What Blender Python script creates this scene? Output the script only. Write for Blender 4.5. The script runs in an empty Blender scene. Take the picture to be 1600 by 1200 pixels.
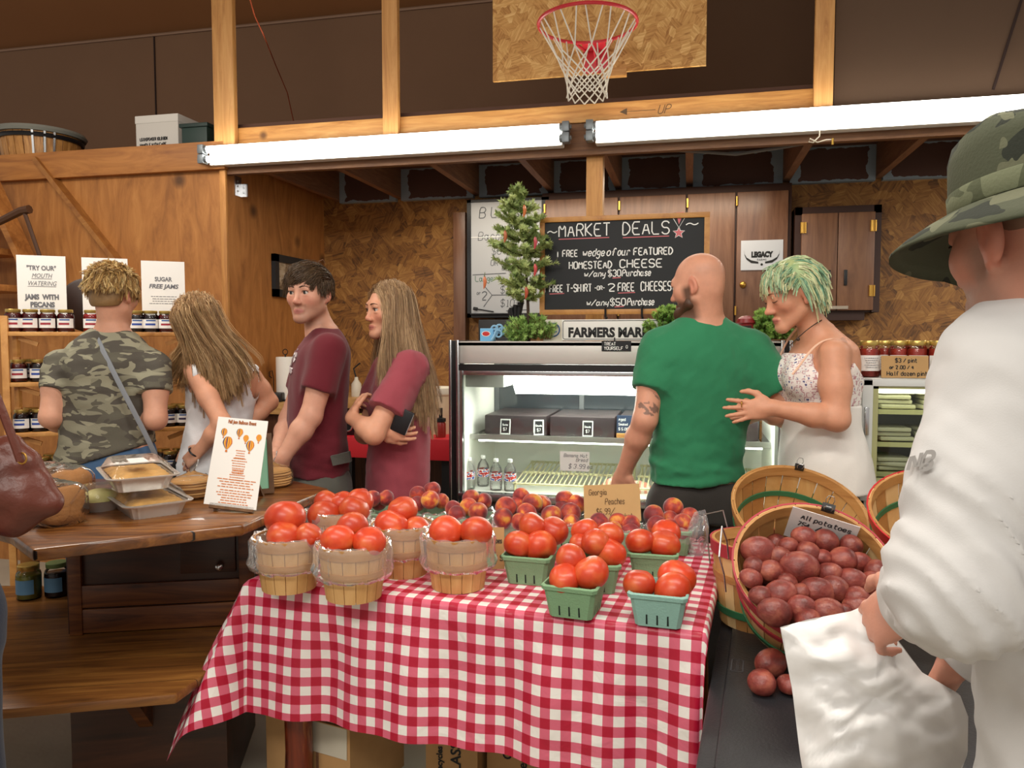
import bpy, bmesh, math, random
import numpy as np
from mathutils import Vector, Matrix, Quaternion
random.seed(7); np.random.seed(7)
sc = bpy.context.scene
COL = sc.collection
PI = math.pi
# ---------------------------------------------------------------- camera
FPX = 1200.0; CAMZ = 1.48; PITCH = math.atan(70/1200.0); YAW = math.radians(13)
cd = bpy.data.cameras.new('camera'); cd.sensor_width = 36; cd.lens = 36*FPX/1600; cd.clip_start = .05
cam = bpy.data.objects.new('camera', cd); COL.objects.link(cam)
cam.location = (0, 0, CAMZ); cam.rotation_euler = (PI/2-PITCH, 0, YAW)
sc.camera = cam
# ---------------------------------------------------------------- world, lights, exposure
wd = bpy.data.worlds.new('world'); sc.world = wd; wd.use_nodes = True
wd.node_tree.nodes['Background'].inputs[0].default_value = (1, .93, .84, 1)
wd.node_tree.nodes['Background'].inputs[1].default_value = .5
sc.view_settings.view_transform = 'Standard'; sc.view_settings.look = 'None'
sc.view_settings.exposure = 0.08; sc.view_settings.gamma = 1.0; sc.view_settings.use_curve_mapping = False
def area(name, loc, rot, sx, sy, power, col):
 l = bpy.data.lights.new(name, 'AREA'); l.shape = 'RECTANGLE'; l.size = sx; l.size_y = sy; l.energy = power; l.color = col
 o = bpy.data.objects.new(name, l); COL.objects.link(o); o.location = loc; o.rotation_euler = rot
 return o
# the other ceiling tubes of the barn, above and behind the camera, and daylight from the open doors behind; the upward and alcove areas are added fill
area('ceiling_lamp_near', (.2, 1.5, 3.0), (math.radians(-8), 0, 0), 2.6, .25, 48, (1, .95, .86))
area('roof_fill_upward', (-2.2, 1.6, 3.1), (PI, 0, 0), 2.4, .2, 40, (1, .9, .74))  # added fill aimed up to brighten the roof panels
area('ceiling_lamp_rear', (-.8, -1.2, 3.3), (math.radians(35), 0, 0), 3.0, .5, 75, (1, .95, .87))
area('ceiling_lamp_left', (-2.9, 2.5, 3.1), (math.radians(14), math.radians(8), 0), 1.8, .3, 36, (1, .93, .82))
area('ceiling_lamp_right', (2.6, 3.9, 2.44), (math.radians(10), math.radians(-6), 0), 1.5, .3, 30, (1, .95, .88))
area('alcove_fill', (-.6, 5.0, 2.5), (0, 0, 0), 2.2, .12, 20, (1, .88, .7))  # added fill without a fixture, brightens the alcove
# ---------------------------------------------------------------- helpers
CY, SY, CP, SP = math.cos(YAW), math.sin(YAW), math.cos(PITCH), math.sin(PITCH)
def ray(px, py):
 x = (px-800)/FPX; y = (600-py)/FPX
 fh = CP+y*SP; up = -SP+y*CP
 X, Y = x, fh                                    # camera ground frame
 return Vector((X*CY-Y*SY, X*SY+Y*CY, up)), fh
def W(px, py, d):
 r, fh = ray(px, py); return Vector((0, 0, CAMZ))+r*(d/fh)
def WZ(px, py, z):
 r, fh = ray(px, py); return Vector((0, 0, CAMZ))+r*((z-CAMZ)/r.z)
def WB(px, py, b):
 r, fh = ray(px, py); return Vector((0, 0, CAMZ))+r*(b/r.y)
def WA(px, py, a):
 r, fh = ray(px, py); return Vector((0, 0, CAMZ))+r*(a/r.x)
def camdir(x, y, z=0):                              # direction: x to the right, y away from the camera, z up
 return Vector((x*CY-y*SY, x*SY+y*CY, z))
_bases = {}
def link(o, parent=None):
 COL.objects.link(o)
 if parent is not None: o.parent = parent
 return o
def thing(name, label, cat, loc=(0, 0, 0), rotz=0, group=None):
 o = bpy.data.objects.new(name, None); COL.objects.link(o); o.empty_display_size = .1
 o.location = loc; o.rotation_euler = (0, 0, rotz); o['label'] = label; o['category'] = cat
 _bases[o.name] = Vector(loc)
 if group: o['group'] = group
 return o
def tag(o, label, cat, group=None, kind=None):
 o['label'] = label; o['category'] = cat
 if group: o['group'] = group
 if kind: o['kind'] = kind
 return o
def struct(o): o['kind'] = 'structure'; return o
def base_of(o):
 while o.parent is not None: o = o.parent
 return _bases.get(o.name, Vector((0, 0, 0)))
def dup(root, loc, rot=None, label=None, group=None, scale=None):
 r = root.copy(); COL.objects.link(r); r.location = loc
 if rot is not None: r.rotation_euler = rot if hasattr(rot, '__len__') else (0, 0, rot)
 if scale: r.scale = (scale,)*3 if not hasattr(scale, '__len__') else scale
 if label: r['label'] = label
 if group: r['group'] = group
 for ch in list(root.children):
  c = ch.copy(); COL.objects.link(c); c.parent = r
  for g in list(ch.children):
   e = g.copy(); COL.objects.link(e); e.parent = c
 return r
def mesh_obj(name, verts, faces, mats, parent=None, smooth=True, at=None, col=None, fm=None, uv=None):
 off = base_of(parent) if parent is not None else (Vector(at) if at is not None else Vector((0, 0, 0)))
 v = np.asarray(verts, dtype=float).reshape(-1, 3)-np.array(off)
 me = bpy.data.meshes.new(name); me.from_pydata(v.tolist(), [], [list(map(int, f)) for f in faces])
 if not isinstance(mats, (list, tuple)): mats = [mats]
 for m in mats: me.materials.append(m)
 if smooth is True: me.polygons.foreach_set('use_smooth', [True]*len(me.polygons))
 if fm is not None: me.polygons.foreach_set('material_index', fm)
 if col is not None:
  c = np.ones((len(v), 4)); c[:, :3] = col
  at_ = me.color_attributes.new('Col', 'FLOAT_COLOR', 'POINT'); at_.data.foreach_set('color', c.ravel())
 if uv is not None:
  ul = me.uv_layers.new(name='UV'); li = np.zeros(len(me.loops), dtype=np.int32); me.loops.foreach_get('vertex_index', li)
  ul.data.foreach_set('uv', np.asarray(uv, float)[li].ravel())
 me.update()
 o = bpy.data.objects.new(name, me)
 if at is not None and parent is None: o.location = at; _bases[o.name] = Vector(at)
 link(o, parent)
 if smooth == 'auto': autosmooth(o)
 return o
def autosmooth(o, ang=40):
 me = o.data; bm = bmesh.new(); bm.from_mesh(me)
 for f in bm.faces: f.smooth = True
 for e in bm.edges:
  if len(e.link_faces) == 2 and e.calc_face_angle(0) > math.radians(ang): e.smooth = False
 bm.to_mesh(me); bm.free()
class MB:
 def __init__(s): s.v = []; s.f = []; s.m = []; s.mi = 0
 def add(s, vs, fs):
  b = len(s.v); s.v += [tuple(v) for v in vs]; s.f += [[b+i for i in f] for f in fs]; s.m += [s.mi]*len(fs); return s
 def box(s, c, size, rot=None, bev=0):
  hx, hy, hz = [q/2 for q in size]; c = Vector(c)
  M = rot if rot is not None else Matrix.Identity(3)
  if isinstance(M, (int, float)): M = Matrix.Rotation(M, 3, 'Z')
  if bev <= 0:
   vs = [c+M@Vector((x*hx, y*hy, z*hz)) for x in (-1, 1) for y in (-1, 1) for z in (-1, 1)]
   return s.add(vs, [(0, 1, 3, 2), (4, 6, 7, 5), (0, 4, 5, 1), (2, 3, 7, 6), (0, 2, 6, 4), (1, 5, 7, 3)])
  b = min(bev, hx*.9, hy*.9, hz*.9); bm = bmesh.new(); bmesh.ops.create_cube(bm, size=1)
  for v in bm.verts: v.co = Vector((v.co.x*2*hx, v.co.y*2*hy, v.co.z*2*hz))
  bmesh.ops.bevel(bm, geom=list(bm.edges), offset=b, segments=2, affect='EDGES', profile=.6)
  bm.verts.index_update()
  s.add([c+M@v.co for v in bm.verts], [[v.index for v in f.verts] for f in bm.faces]); bm.free(); return s
 def lohi(s, lo, hi, bev=0):
  return s.box([(a+b)/2 for a, b in zip(lo, hi)], [abs(b-a) for a, b in zip(lo, hi)], None, bev)
 def bar(s, p, q, w, h, up=(0, 0, 1), bev=0):
  p, q = Vector(p), Vector(q); d = (q-p); L = d.length; d.normalize(); up = Vector(up)
  x = d.cross(up)
  if x.length < 1e-4: x = d.cross(Vector((1, 0, 0)))
  x.normalize(); z = x.cross(d)
  M = Matrix((x, d, z)).transposed()
  return s.box((p+q)/2, (w, L, h), M, bev)
 def tube(s, pts, r, seg=8, cap=True, flat=1.0, upv=None):
  pts = [Vector(p) for p in pts]; n = len(pts)
  rs = r if hasattr(r, '__len__') else [r]*n
  vs = []; fs = []; u = None
  for i, p in enumerate(pts):
   t = (pts[min(i+1, n-1)]-pts[max(i-1, 0)])
   if t.length < 1e-9: t = Vector((0, 0, 1))
   t.normalize()
   if u is None:
    a = Vector(upv) if upv is not None else (Vector((0, 0, 1)) if abs(t.z) < .9 else Vector((1, 0, 0)))
    u = a-t*a.dot(t); u.normalize()
   else:
    u = u-t*u.dot(t)
    if u.length < 1e-6: u = t.orthogonal()
    u.normalize()
   w = t.cross(u)
   for k in range(seg):
    a = 2*PI*k/seg; vs.append(p+(u*math.cos(a)*flat+w*math.sin(a))*rs[i])
  for i in range(n-1):
   for k in range(seg):
    a, b = i*seg+k, i*seg+(k+1) % seg; fs.append((a, b, b+seg, a+seg))
  if cap:
   fs.append(tuple(range(seg))[::-1]); fs.append(tuple((n-1)*seg+k for k in range(seg)))
  return s.add(vs, fs)
 def ring(s, c, r, tr, seg=32, ts=8, M=None, rx=None, flat=1.0):
  c = Vector(c); M = M or Matrix.Identity(3); vs = []; fs = []
  rx = rx or r
  for i in range(seg):
   a = 2*PI*i/seg
   for k in range(ts):
    b = 2*PI*k/ts; q = 1+tr*math.cos(b)/r
    vs.append(c+M@Vector((rx*q*math.cos(a), r*q*math.sin(a), tr*flat*math.sin(b))))
  for i in range(seg):
   for k in range(ts):
    fs.append((i*ts+k, ((i+1) % seg)*ts+k, ((i+1) % seg)*ts+(k+1) % ts, i*ts+(k+1) % ts))
  return s.add(vs, fs)
 def lathe(s, prof, c=(0, 0, 0), seg=24, M=None, a0=0, a1=2*PI):
  c = Vector(c); M = M or Matrix.Identity(3); full = abs(a1-a0-2*PI) < 1e-6
  vs = []; fs = []; n = len(prof); N = seg if full else seg+1
  for i in range(N):
   a = a0+(a1-a0)*i/seg
   for r, z in prof: vs.append(c+M@Vector((r*math.cos(a), r*math.sin(a), z)))
  for i in range(seg):
   j = (i+1) % N
   for k in range(n-1): fs.append((i*n+k, j*n+k, j*n+k+1, i*n+k+1))
  b = len(s.v); s.add(vs, fs); return s
 def cyl(s, p, q, r, seg=16, r2=None):
  return s.tube([p, q], [r, r if r2 is None else r2], seg)
 def prism(s, poly, z0, z1):
  n = len(poly); vs = [(x, y, z0) for x, y in poly]+[(x, y, z1) for x, y in poly]
  fs = [tuple(range(n))[::-1], tuple(range(n, 2*n))]+[(i, (i+1) % n, n+(i+1) % n, n+i) for i in range(n)]
  return s.add(vs, fs)
 def quad(s, a, b, c, d): return s.add([a, b, c, d], [(0, 1, 2, 3)])
 def slab(s, o, ux, uy, w, h, t):                # a sheet of thickness t: corner o, unit axes ux, uy
  o, ux, uy = Vector(o), Vector(ux), Vector(uy); n = ux.cross(uy)
  vs = [o+ux*a*w+uy*b*h+n*c*t for c in (-1, 0) for a, b in ((0, 0), (1, 0), (1, 1), (0, 1))]
  return s.add(vs, [(3, 2, 1, 0), (4, 5, 6, 7), (0, 1, 5, 4), (1, 2, 6, 5), (2, 3, 7, 6), (3, 0, 4, 7)])
 def sphere(s, c, r, seg=16, rings=10, M=None):
  rr = r if hasattr(r, '__len__') else (r, r, r); M = M or Matrix.Identity(3); c = Vector(c)
  vs = [c+M@Vector((0, 0, rr[2]))]; fs = []
  for i in range(1, rings):
   t = PI*i/rings
   for k in range(seg):
    a = 2*PI*k/seg; vs.append(c+M@Vector((rr[0]*math.sin(t)*math.cos(a), rr[1]*math.sin(t)*math.sin(a), rr[2]*math.cos(t))))
  vs.append(c+M@Vector((0, 0, -rr[2]))); L = len(vs)-1
  for k in range(seg): fs.append((0, 1+k, 1+(k+1) % seg))
  for i in range(rings-2):
   for k in range(seg):
    a, b = 1+i*seg+k, 1+i*seg+(k+1) % seg; fs.append((a, a+seg, b+seg, b))
  o = 1+(rings-2)*seg
  for k in range(seg): fs.append((o+k, L, o+(k+1) % seg))
  return s.add(vs, fs)
 def build(s, name, mats, parent=None, smooth='auto', at=None):
  fm = s.m if isinstance(mats, (list, tuple)) and len(mats) > 1 else None
  return mesh_obj(name, s.v, s.f, mats, parent, smooth, at, fm=fm)
# ---------------------------------------------------------------- materials
def newmat(name):
 m = bpy.data.materials.new(name); m.use_nodes = True; nt = m.node_tree
 return m, nt, nt.nodes['Principled BSDF']
def srgb(h):
 c = [int(h[i:i+2], 16)/255 for i in (0, 2, 4)]
 return tuple(x/12.92 if x <= .04045 else ((x+.055)/1.055)**2.4 for x in c)
def C4(c):
 if isinstance(c, str): c = srgb(c)
 return (c[0], c[1], c[2], 1)
def nd(nt, typ, **kw):
 n = nt.nodes.new(typ)
 for k, v in kw.items():
  if k in n.inputs.keys(): n.inputs[k].default_value = v
  else: setattr(n, k, v)
 return n
def plain(name, c, rough=.5, metal=0, var=.0, vs=8, bump=0, bs=60, spec=.5, trans=0, ior=1.45, coat=0, alpha=1, sheen=0):
 m, nt, b = newmat(name); L = nt.links
 b.inputs['Base Color'].default_value = C4(c); b.inputs['Roughness'].default_value = rough; b.inputs['Metallic'].default_value = metal
 b.inputs['Specular IOR Level'].default_value = spec; b.inputs['Transmission Weight'].default_value = trans; b.inputs['IOR'].default_value = ior
 b.inputs['Coat Weight'].default_value = coat; b.inputs['Alpha'].default_value = alpha; b.inputs['Sheen Weight'].default_value = sheen
 tc = nd(nt, 'ShaderNodeTexCoord')
 if var:
  n = nd(nt, 'ShaderNodeTexNoise', Scale=vs, Detail=5); L.new(tc.outputs['Object'], n.inputs['Vector'])
  hs = nd(nt, 'ShaderNodeMixRGB', blend_type='MIX'); cc = C4(c)
  hs.inputs[1].default_value = tuple(x*(1-var) for x in cc[:3])+(1,); hs.inputs[2].default_value = tuple(min(1, x*(1+var)) for x in cc[:3])+(1,)
  L.new(n.outputs['Fac'], hs.inputs[0]); L.new(hs.outputs[0], b.inputs['Base Color'])
 if bump:
  n2 = nd(nt, 'ShaderNodeTexNoise', Scale=bs, Detail=4); L.new(tc.outputs['Object'], n2.inputs['Vector'])
  bp = nd(nt, 'ShaderNodeBump', Strength=bump, Distance=.01); L.new(n2.outputs['Fac'], bp.inputs['Height']); L.new(bp.outputs[0], b.inputs['Normal'])
 return m
def ramp(nt, stops):
 r = nd(nt, 'ShaderNodeValToRGB'); e = r.color_ramp.elements
 while len(e) < len(stops): e.new(.5)
 for q, (p, c) in zip(e, stops): q.position = p; q.color = C4(c)
 return r
def wood(name, c1, c2, c3, sc_=(30, 3, 30), rough=.5, dist=2.0, knots=0, bump=.15, coat=0, plank=None):
 """stretched-noise grain: the small number in sc_ is the direction the grain runs in"""
 m, nt, b = newmat(name); L = nt.links
 tc = nd(nt, 'ShaderNodeTexCoord'); mp = nd(nt, 'ShaderNodeMapping'); mp.inputs['Scale'].default_value = sc_
 L.new(tc.outputs['Object'], mp.inputs['Vector'])
 n = nd(nt, 'ShaderNodeTexNoise', Scale=1.0, Detail=8, Roughness=.65, Distortion=dist); L.new(mp.outputs[0], n.inputs['Vector'])
 r = ramp(nt, [(.3, c1), (.5, c2), (.72, c3)]); L.new(n.outputs['Fac'], r.inputs[0])
 out = r.outputs[0]
 if plank:
  ax, w = plank
  sx = nd(nt, 'ShaderNodeSeparateXYZ'); L.new(tc.outputs['Object'], sx.inputs[0])
  q = nd(nt, 'ShaderNodeMath', operation='MODULO'); q.inputs[1].default_value = w; ad = nd(nt, 'ShaderNodeMath', operation='ADD'); ad.inputs[1].default_value = 50*w
  L.new(sx.outputs[ax], ad.inputs[0]); L.new(ad.outputs[0], q.inputs[0])
  g = nd(nt, 'ShaderNodeMath', operation='LESS_THAN'); g.inputs[1].default_value = .0025; L.new(q.outputs[0], g.inputs[0])
  mx = nd(nt, 'ShaderNodeMixRGB'); mx.inputs[2].default_value = tuple(x*.25 for x in C4(c1)[:3])+(1,)
  L.new(g.outputs[0], mx.inputs[0]); L.new(out, mx.inputs[1]); out = mx.outputs[0]
 if knots:
  v = nd(nt, 'ShaderNodeTexVoronoi', Scale=knots); L.new(tc.outputs['Object'], v.inputs['Vector'])
  kr = ramp(nt, [(.04, (1, 1, 1)), (.09, (0, 0, 0))]); L.new(v.outputs['Distance'], kr.inputs[0])
  mx = nd(nt, 'ShaderNodeMixRGB'); mx.inputs[2].default_value = tuple(x*.4 for x in C4(c1)[:3])+(1,)
  L.new(kr.outputs[0], mx.inputs[0]); L.new(out, mx.inputs[1]); out = mx.outputs[0]
 L.new(out, b.inputs['Base Color']); b.inputs['Roughness'].default_value = rough; b.inputs['Coat Weight'].default_value = coat
 if bump:
  bp = nd(nt, 'ShaderNodeBump', Strength=bump, Distance=.004); L.new(n.outputs['Fac'], bp.inputs['Height']); L.new(bp.outputs[0], b.inputs['Normal'])
 return m
def osb(name, c1, c2, c3, c4, scale=14, rough=.6):
 """pressed strand board: warped cells, each with long wood strands lying in its own direction"""
 m, nt, b = newmat(name); L = nt.links
 tc = nd(nt, 'ShaderNodeTexCoord')
 w = nd(nt, 'ShaderNodeTexNoise', Scale=6, Detail=3); L.new(tc.outputs['Object'], w.inputs['Vector'])
 va = nd(nt, 'ShaderNodeVectorMath', operation='MULTIPLY_ADD'); va.inputs[1].default_value = (.16,)*3
 L.new(w.outputs['Color'], va.inputs[0]); L.new(tc.outputs['Object'], va.inputs[2])
 v = nd(nt, 'ShaderNodeTexVoronoi', Scale=scale*.6); L.new(va.outputs[0], v.inputs['Vector'])
 sx = nd(nt, 'ShaderNodeSeparateXYZ'); L.new(v.outputs['Color'], sx.inputs[0]); prev = None
 for k, (ang, th) in enumerate(((.2, 0), (1.1, .34), (-.9, .67))):
  r0 = nd(nt, 'ShaderNodeMapping'); r0.inputs['Rotation'].default_value = (0, ang, 0); L.new(tc.outputs['Object'], r0.inputs['Vector'])
  mp = nd(nt, 'ShaderNodeMapping'); mp.inputs['Scale'].default_value = (.16, .5, 1.5); L.new(r0.outputs[0], mp.inputs['Vector'])
  n = nd(nt, 'ShaderNodeTexNoise', Scale=scale*2.2, Detail=5, Roughness=.6, Distortion=.6); L.new(mp.outputs[0], n.inputs['Vector'])
  if prev is None: prev = n.outputs['Fac']; continue
  g = nd(nt, 'ShaderNodeMath', operation='GREATER_THAN'); g.inputs[1].default_value = th; L.new(sx.outputs[0], g.inputs[0])
  mx = nd(nt, 'ShaderNodeMixRGB'); L.new(g.outputs[0], mx.inputs[0]); L.new(prev, mx.inputs[1]); L.new(n.outputs['Fac'], mx.inputs[2]); prev = mx.outputs[0]
 ad = nd(nt, 'ShaderNodeMath', operation='MULTIPLY_ADD'); ad.inputs[1].default_value = .24; L.new(sx.outputs[1], ad.inputs[0])
 m2 = nd(nt, 'ShaderNodeMath', operation='MULTIPLY'); m2.inputs[1].default_value = .8; L.new(prev, m2.inputs[0]); L.new(m2.outputs[0], ad.inputs[2])
 r = ramp(nt, [(.34, c1), (.46, c2), (.6, c3), (.74, c4)]); L.new(ad.outputs[0], r.inputs[0])
 L.new(r.outputs[0], b.inputs['Base Color']); b.inputs['Roughness'].default_value = rough
 bp = nd(nt, 'ShaderNodeBump', Strength=.2, Distance=.004); L.new(ad.outputs[0], bp.inputs['Height']); L.new(bp.outputs[0], b.inputs['Normal'])
 return m
def emit(name, c, s):
 m, nt, b = newmat(name); b.inputs['Emission Color'].default_value = C4(c); b.inputs['Emission Strength'].default_value = s
 b.inputs['Base Color'].default_value = C4(c); return m
def glassy(name, tint=(1, 1, 1), clear=.9, rough=.03, bump=0, bs=40, white=0, fres=1.5):
 """thin film or pane: mostly clear, fresnel gloss on top"""
 m, nt, b = newmat(name); L = nt.links; nt.nodes.remove(b); out = nt.nodes['Material Output']
 tr = nd(nt, 'ShaderNodeBsdfTransparent'); tr.inputs[0].default_value = tuple(x*clear for x in tint)+(1,)
 gl = nd(nt, 'ShaderNodeBsdfGlossy', Roughness=rough); gl.inputs[0].default_value = (1, 1, 1, 1)
 fr = nd(nt, 'ShaderNodeFresnel', IOR=fres); mx = nd(nt, 'ShaderNodeMixShader')
 L.new(fr.outputs[0], mx.inputs[0]); L.new(tr.outputs[0], mx.inputs[1]); L.new(gl.outputs[0], mx.inputs[2])
 top = mx.outputs[0]
 if white:
  df = nd(nt, 'ShaderNodeBsdfDiffuse'); df.inputs[0].default_value = (.9, .9, .9, 1); m3 = nd(nt, 'ShaderNodeMixShader'); m3.inputs[0].default_value = white
  L.new(top, m3.inputs[1]); L.new(df.outputs[0], m3.inputs[2]); top = m3.outputs[0]
 L.new(top, out.inputs['Surface'])
 if bump:
  tc = nd(nt, 'ShaderNodeTexCoord'); n = nd(nt, 'ShaderNodeTexNoise', Scale=bs, Detail=3, Distortion=1.5); L.new(tc.outputs['Object'], n.inputs['Vector'])
  bp = nd(nt, 'ShaderNodeBump', Strength=bump, Distance=.01); L.new(n.outputs['Fac'], bp.inputs['Height'])
  L.new(bp.outputs[0], gl.inputs['Normal']); L.new(bp.outputs[0], fr.inputs['Normal'])
 return m
def vcol(name, rough=.5, sss=0, spec=.4, bump=0, bs=80, var=0, vs=20, sheen=0, coat=0):
 m, nt, b = newmat(name); L = nt.links
 a = nd(nt, 'ShaderNodeVertexColor', layer_name='Col'); out = a.outputs[0]; tc = nd(nt, 'ShaderNodeTexCoord')
 if var:
  n = nd(nt, 'ShaderNodeTexNoise', Scale=vs, Detail=5, Roughness=.6); L.new(tc.outputs['Object'], n.inputs['Vector'])
  mr = nd(nt, 'ShaderNodeMapRange'); mr.inputs['From Min'].default_value = .3; mr.inputs['From Max'].default_value = .7; mr.inputs['To Min'].default_value = 1-var; mr.inputs['To Max'].default_value = 1+var
  L.new(n.outputs['Fac'], mr.inputs['Value'])
  mu = nd(nt, 'ShaderNodeMixRGB', blend_type='MULTIPLY'); mu.inputs[0].default_value = 1; L.new(out, mu.inputs[1]); L.new(mr.outputs[0], mu.inputs[2]); out = mu.outputs[0]
 L.new(out, b.inputs['Base Color']); b.inputs['Roughness'].default_value = rough; b.inputs['Specular IOR Level'].default_value = spec
 b.inputs['Sheen Weight'].default_value = sheen; b.inputs['Coat Weight'].default_value = coat
 if sss: b.inputs['Subsurface Weight'].default_value = sss; b.inputs['Subsurface Radius'].default_value = (.012, .005, .003)
 if bump:
  n2 = nd(nt, 'ShaderNodeTexNoise', Scale=bs, Detail=4); L.new(tc.outputs['Object'], n2.inputs['Vector'])
  bp = nd(nt, 'ShaderNodeBump', Strength=bump, Distance=.01); L.new(n2.outputs['Fac'], bp.inputs['Height']); L.new(bp.outputs[0], b.inputs['Normal'])
 return m
M_ = {}
M_['paper'] = plain('white_paper', 'E9E6E2', .7)
M_['ink'] = plain('black_ink', '222222', .7)
M_['greyink'] = plain('grey_ink', '6B6B70', .7)
M_['chalk'] = plain('white_chalk', 'F2F2EE', .9)
M_['redchalk'] = plain('pink_chalk', 'D8787E', .9)
M_['black'] = plain('black_plastic', '17171A', .4)
M_['steel'] = plain('brushed_steel', 'C9CACC', .25, 1)
M_['wire'] = plain('galvanized_wire', 'B9BABC', .3, .9)
M_['cardboard'] = plain('brown_cardboard', 'B98F5E', .8, var=.12, vs=14)
M_['kraft'] = plain('kraft_card', 'B5905F', .8, var=.08, vs=20)
M_['pine'] = wood('pine_stud', 'A8713A', 'C08A4C', 'CE9C5E', (28, 28, 2.2), .55, 1.2, knots=3.2)
M_['pineh'] = wood('pine_board', 'A56C34', 'C48C4A', 'D6A663', (2.2, 28, 28), .5, 1.2, knots=2.6)
M_['joist'] = wood('dark_joist', '6A4630', '7C563C', '8C6548', (20, 2, 20), .7)
M_['darkwood'] = wood('dark_stained_boards', '3A1F12', '4B2B1A', '5E3A24', (24, 24, 1.8), .5)
# ---------------------------------------------------------------- lettering
GL = {'A':'02 28 42|14 34','B':'02 08 38 47 46 35 05|35 44 43 32 02','C':'47 38 18 07 03 12 32 43','D':'02 08 28 46 44 22 02','E':'42 02 08 48|05 35','F':'02 08 48|05 35',
'G':'47 38 18 07 03 12 32 43 45 25','H':'02 08|42 48|05 45','I':'22 28','J':'38 33 22 12 03','K':'02 08|48 05 42','L':'08 02 42','M':'02 08 25 48 42','N':'02 08 42 48',
'O':'18 07 03 12 32 43 47 38 18','P':'02 08 38 47 46 35 05','Q':'18 07 03 12 32 43 47 38 18|24 42','R':'02 08 38 47 46 35 05|25 42','S':'47 38 18 07 06 15 35 44 43 32 12 03',
'T':'08 48|28 22','U':'08 03 12 32 43 48','V':'08 22 48','W':'08 12 26 32 48','X':'02 48|08 42','Y':'08 25 48|25 22','Z':'08 48 02 42',
'a':'35 16 05 03 12 22 34|36 33 42','b':'08 02|05 16 26 35 33 22 12 03','c':'35 26 16 05 03 12 22 33','d':'35 26 16 05 03 12 22 33|38 32','e':'04 34 35 26 16 05 03 12 22 33',
'f':'37 28 17 12|05 25','g':'35 26 16 05 04 13 23 34|36 31 20 10 01','h':'08 02|05 16 26 35 32','i':'16 12|18 17','j':'26 21 10 01|28 27','k':'08 02|36 04 32','l':'18 12 22',
'm':'06 02|05 16 25 22|25 36 45 42','n':'06 02|05 16 26 35 32','o':'16 05 03 12 22 33 35 26 16','p':'06 00|05 16 26 35 33 22 12 03','q':'35 26 16 05 03 12 22 33|36 30',
'r':'06 02|04 16 26 35','s':'35 26 16 05 14 24 33 22 12 03','t':'18 13 22 32|06 36','u':'06 03 12 22 33|36 32 42','v':'06 12 36','w':'06 12 25 32 46','x':'06 32|36 02','y':'06 03 13 34|36 31 20 10','z':'06 36 02 32',
'0':'18 07 03 12 32 43 47 38 18','1':'17 28 22|12 32','2':'07 18 38 47 46 02 42','3':'07 18 38 47 46 35 25|35 44 43 32 12 03','4':'32 38 04 44','5':'48 08 05 35 44 43 32 12 03',
'6':'38 18 06 03 12 32 43 44 35 15 04','7':'08 48 12','8':'15 06 07 18 38 47 46 35 15 04 03 12 32 43 44 35','9':'45 15 06 07 18 38 47 43 32 12',
'$':'47 38 18 07 06 15 35 44 43 32 12 03|29 21','/':'02 48','-':'05 35','.':'22 23','!':'28 24|23 22','"':'18 17|38 37','~':'04 15 25 34 44 55','¢':'36 16 05 03 12 22 33|28 21','\'':'28 27','&':'42 07 18 27 03 12 22 44','>':'06 44 02',' ':''}
def strokes(txt, h):
 """polylines of a hand-lettered line; returns (list of polylines, width)"""
 s = h/6.0; x = 0; out = []
 for ch in txt:
  g = GL.get(ch, '')
  mx = 0
  for st in g.split('|'):
   p = [(x+int(t[0])*s*.85, (int(t[1])-2)*s) for t in st.split()]
   if p: out.append(p); mx = max(mx, max(q[0] for q in p)-x)
  x += (2.2*s if ch == ' ' else (mx if ch not in "I1.!'" else mx)+1.25*s)
 return out, x-1.25*s
def smooth_poly(p, it=1):
 for _ in range(it):
  if len(p) < 3: return p
  q = [p[0]]
  for a, b in zip(p[:-1], p[1:]):
   q.append((a[0]*.78+b[0]*.22, a[1]*.78+b[1]*.22)); q.append((a[0]*.22+b[0]*.78, a[1]*.22+b[1]*.78))
  p = q+[p[-1]]
 return p
def ribbon(mb, p, w, o, R, U, N):
 n = len(p); vs = []
 for i in range(n):
  a, b = p[max(i-1, 0)], p[min(i+1, n-1)]; dx, dy = b[0]-a[0], b[1]-a[1]; l = math.hypot(dx, dy) or 1
  nx, ny = -dy/l*w/2, dx/l*w/2
  for sg in (1, -1): vs.append(o+R*(p[i][0]+nx*sg)+U*(p[i][1]+ny*sg)+N)
 mb.add(vs, [(2*i, 2*i+1, 2*i+3, 2*i+2) for i in range(n-1)])
def hand(mb, txt, o, R, U, h, w, align='L', fit=None, jit=0, shear=0):
 """hand lettering as thin strokes lying on the surface at o (baseline start)"""
 o, R, U = Vector(o), Vector(R).normalized(), Vector(U).normalized(); N = R.cross(U)*.0012
 st, wd_ = strokes(txt, h); k = fit/wd_ if fit else 1
 x0 = {'L': 0, 'C': -wd_*k/2, 'R': -wd_*k}[align]
 for p in st:
  jx, jy = random.uniform(-jit, jit)*h, random.uniform(-jit, jit)*h
  p = [(x0+(a+shear*b)*k+jx, b+jy) for a, b in p]
  if len(p) == 1: p = [p[0], (p[0][0], p[0][1]+w)]
  ribbon(mb, smooth_poly(p), w, o, R, U, N)
 return mb
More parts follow.
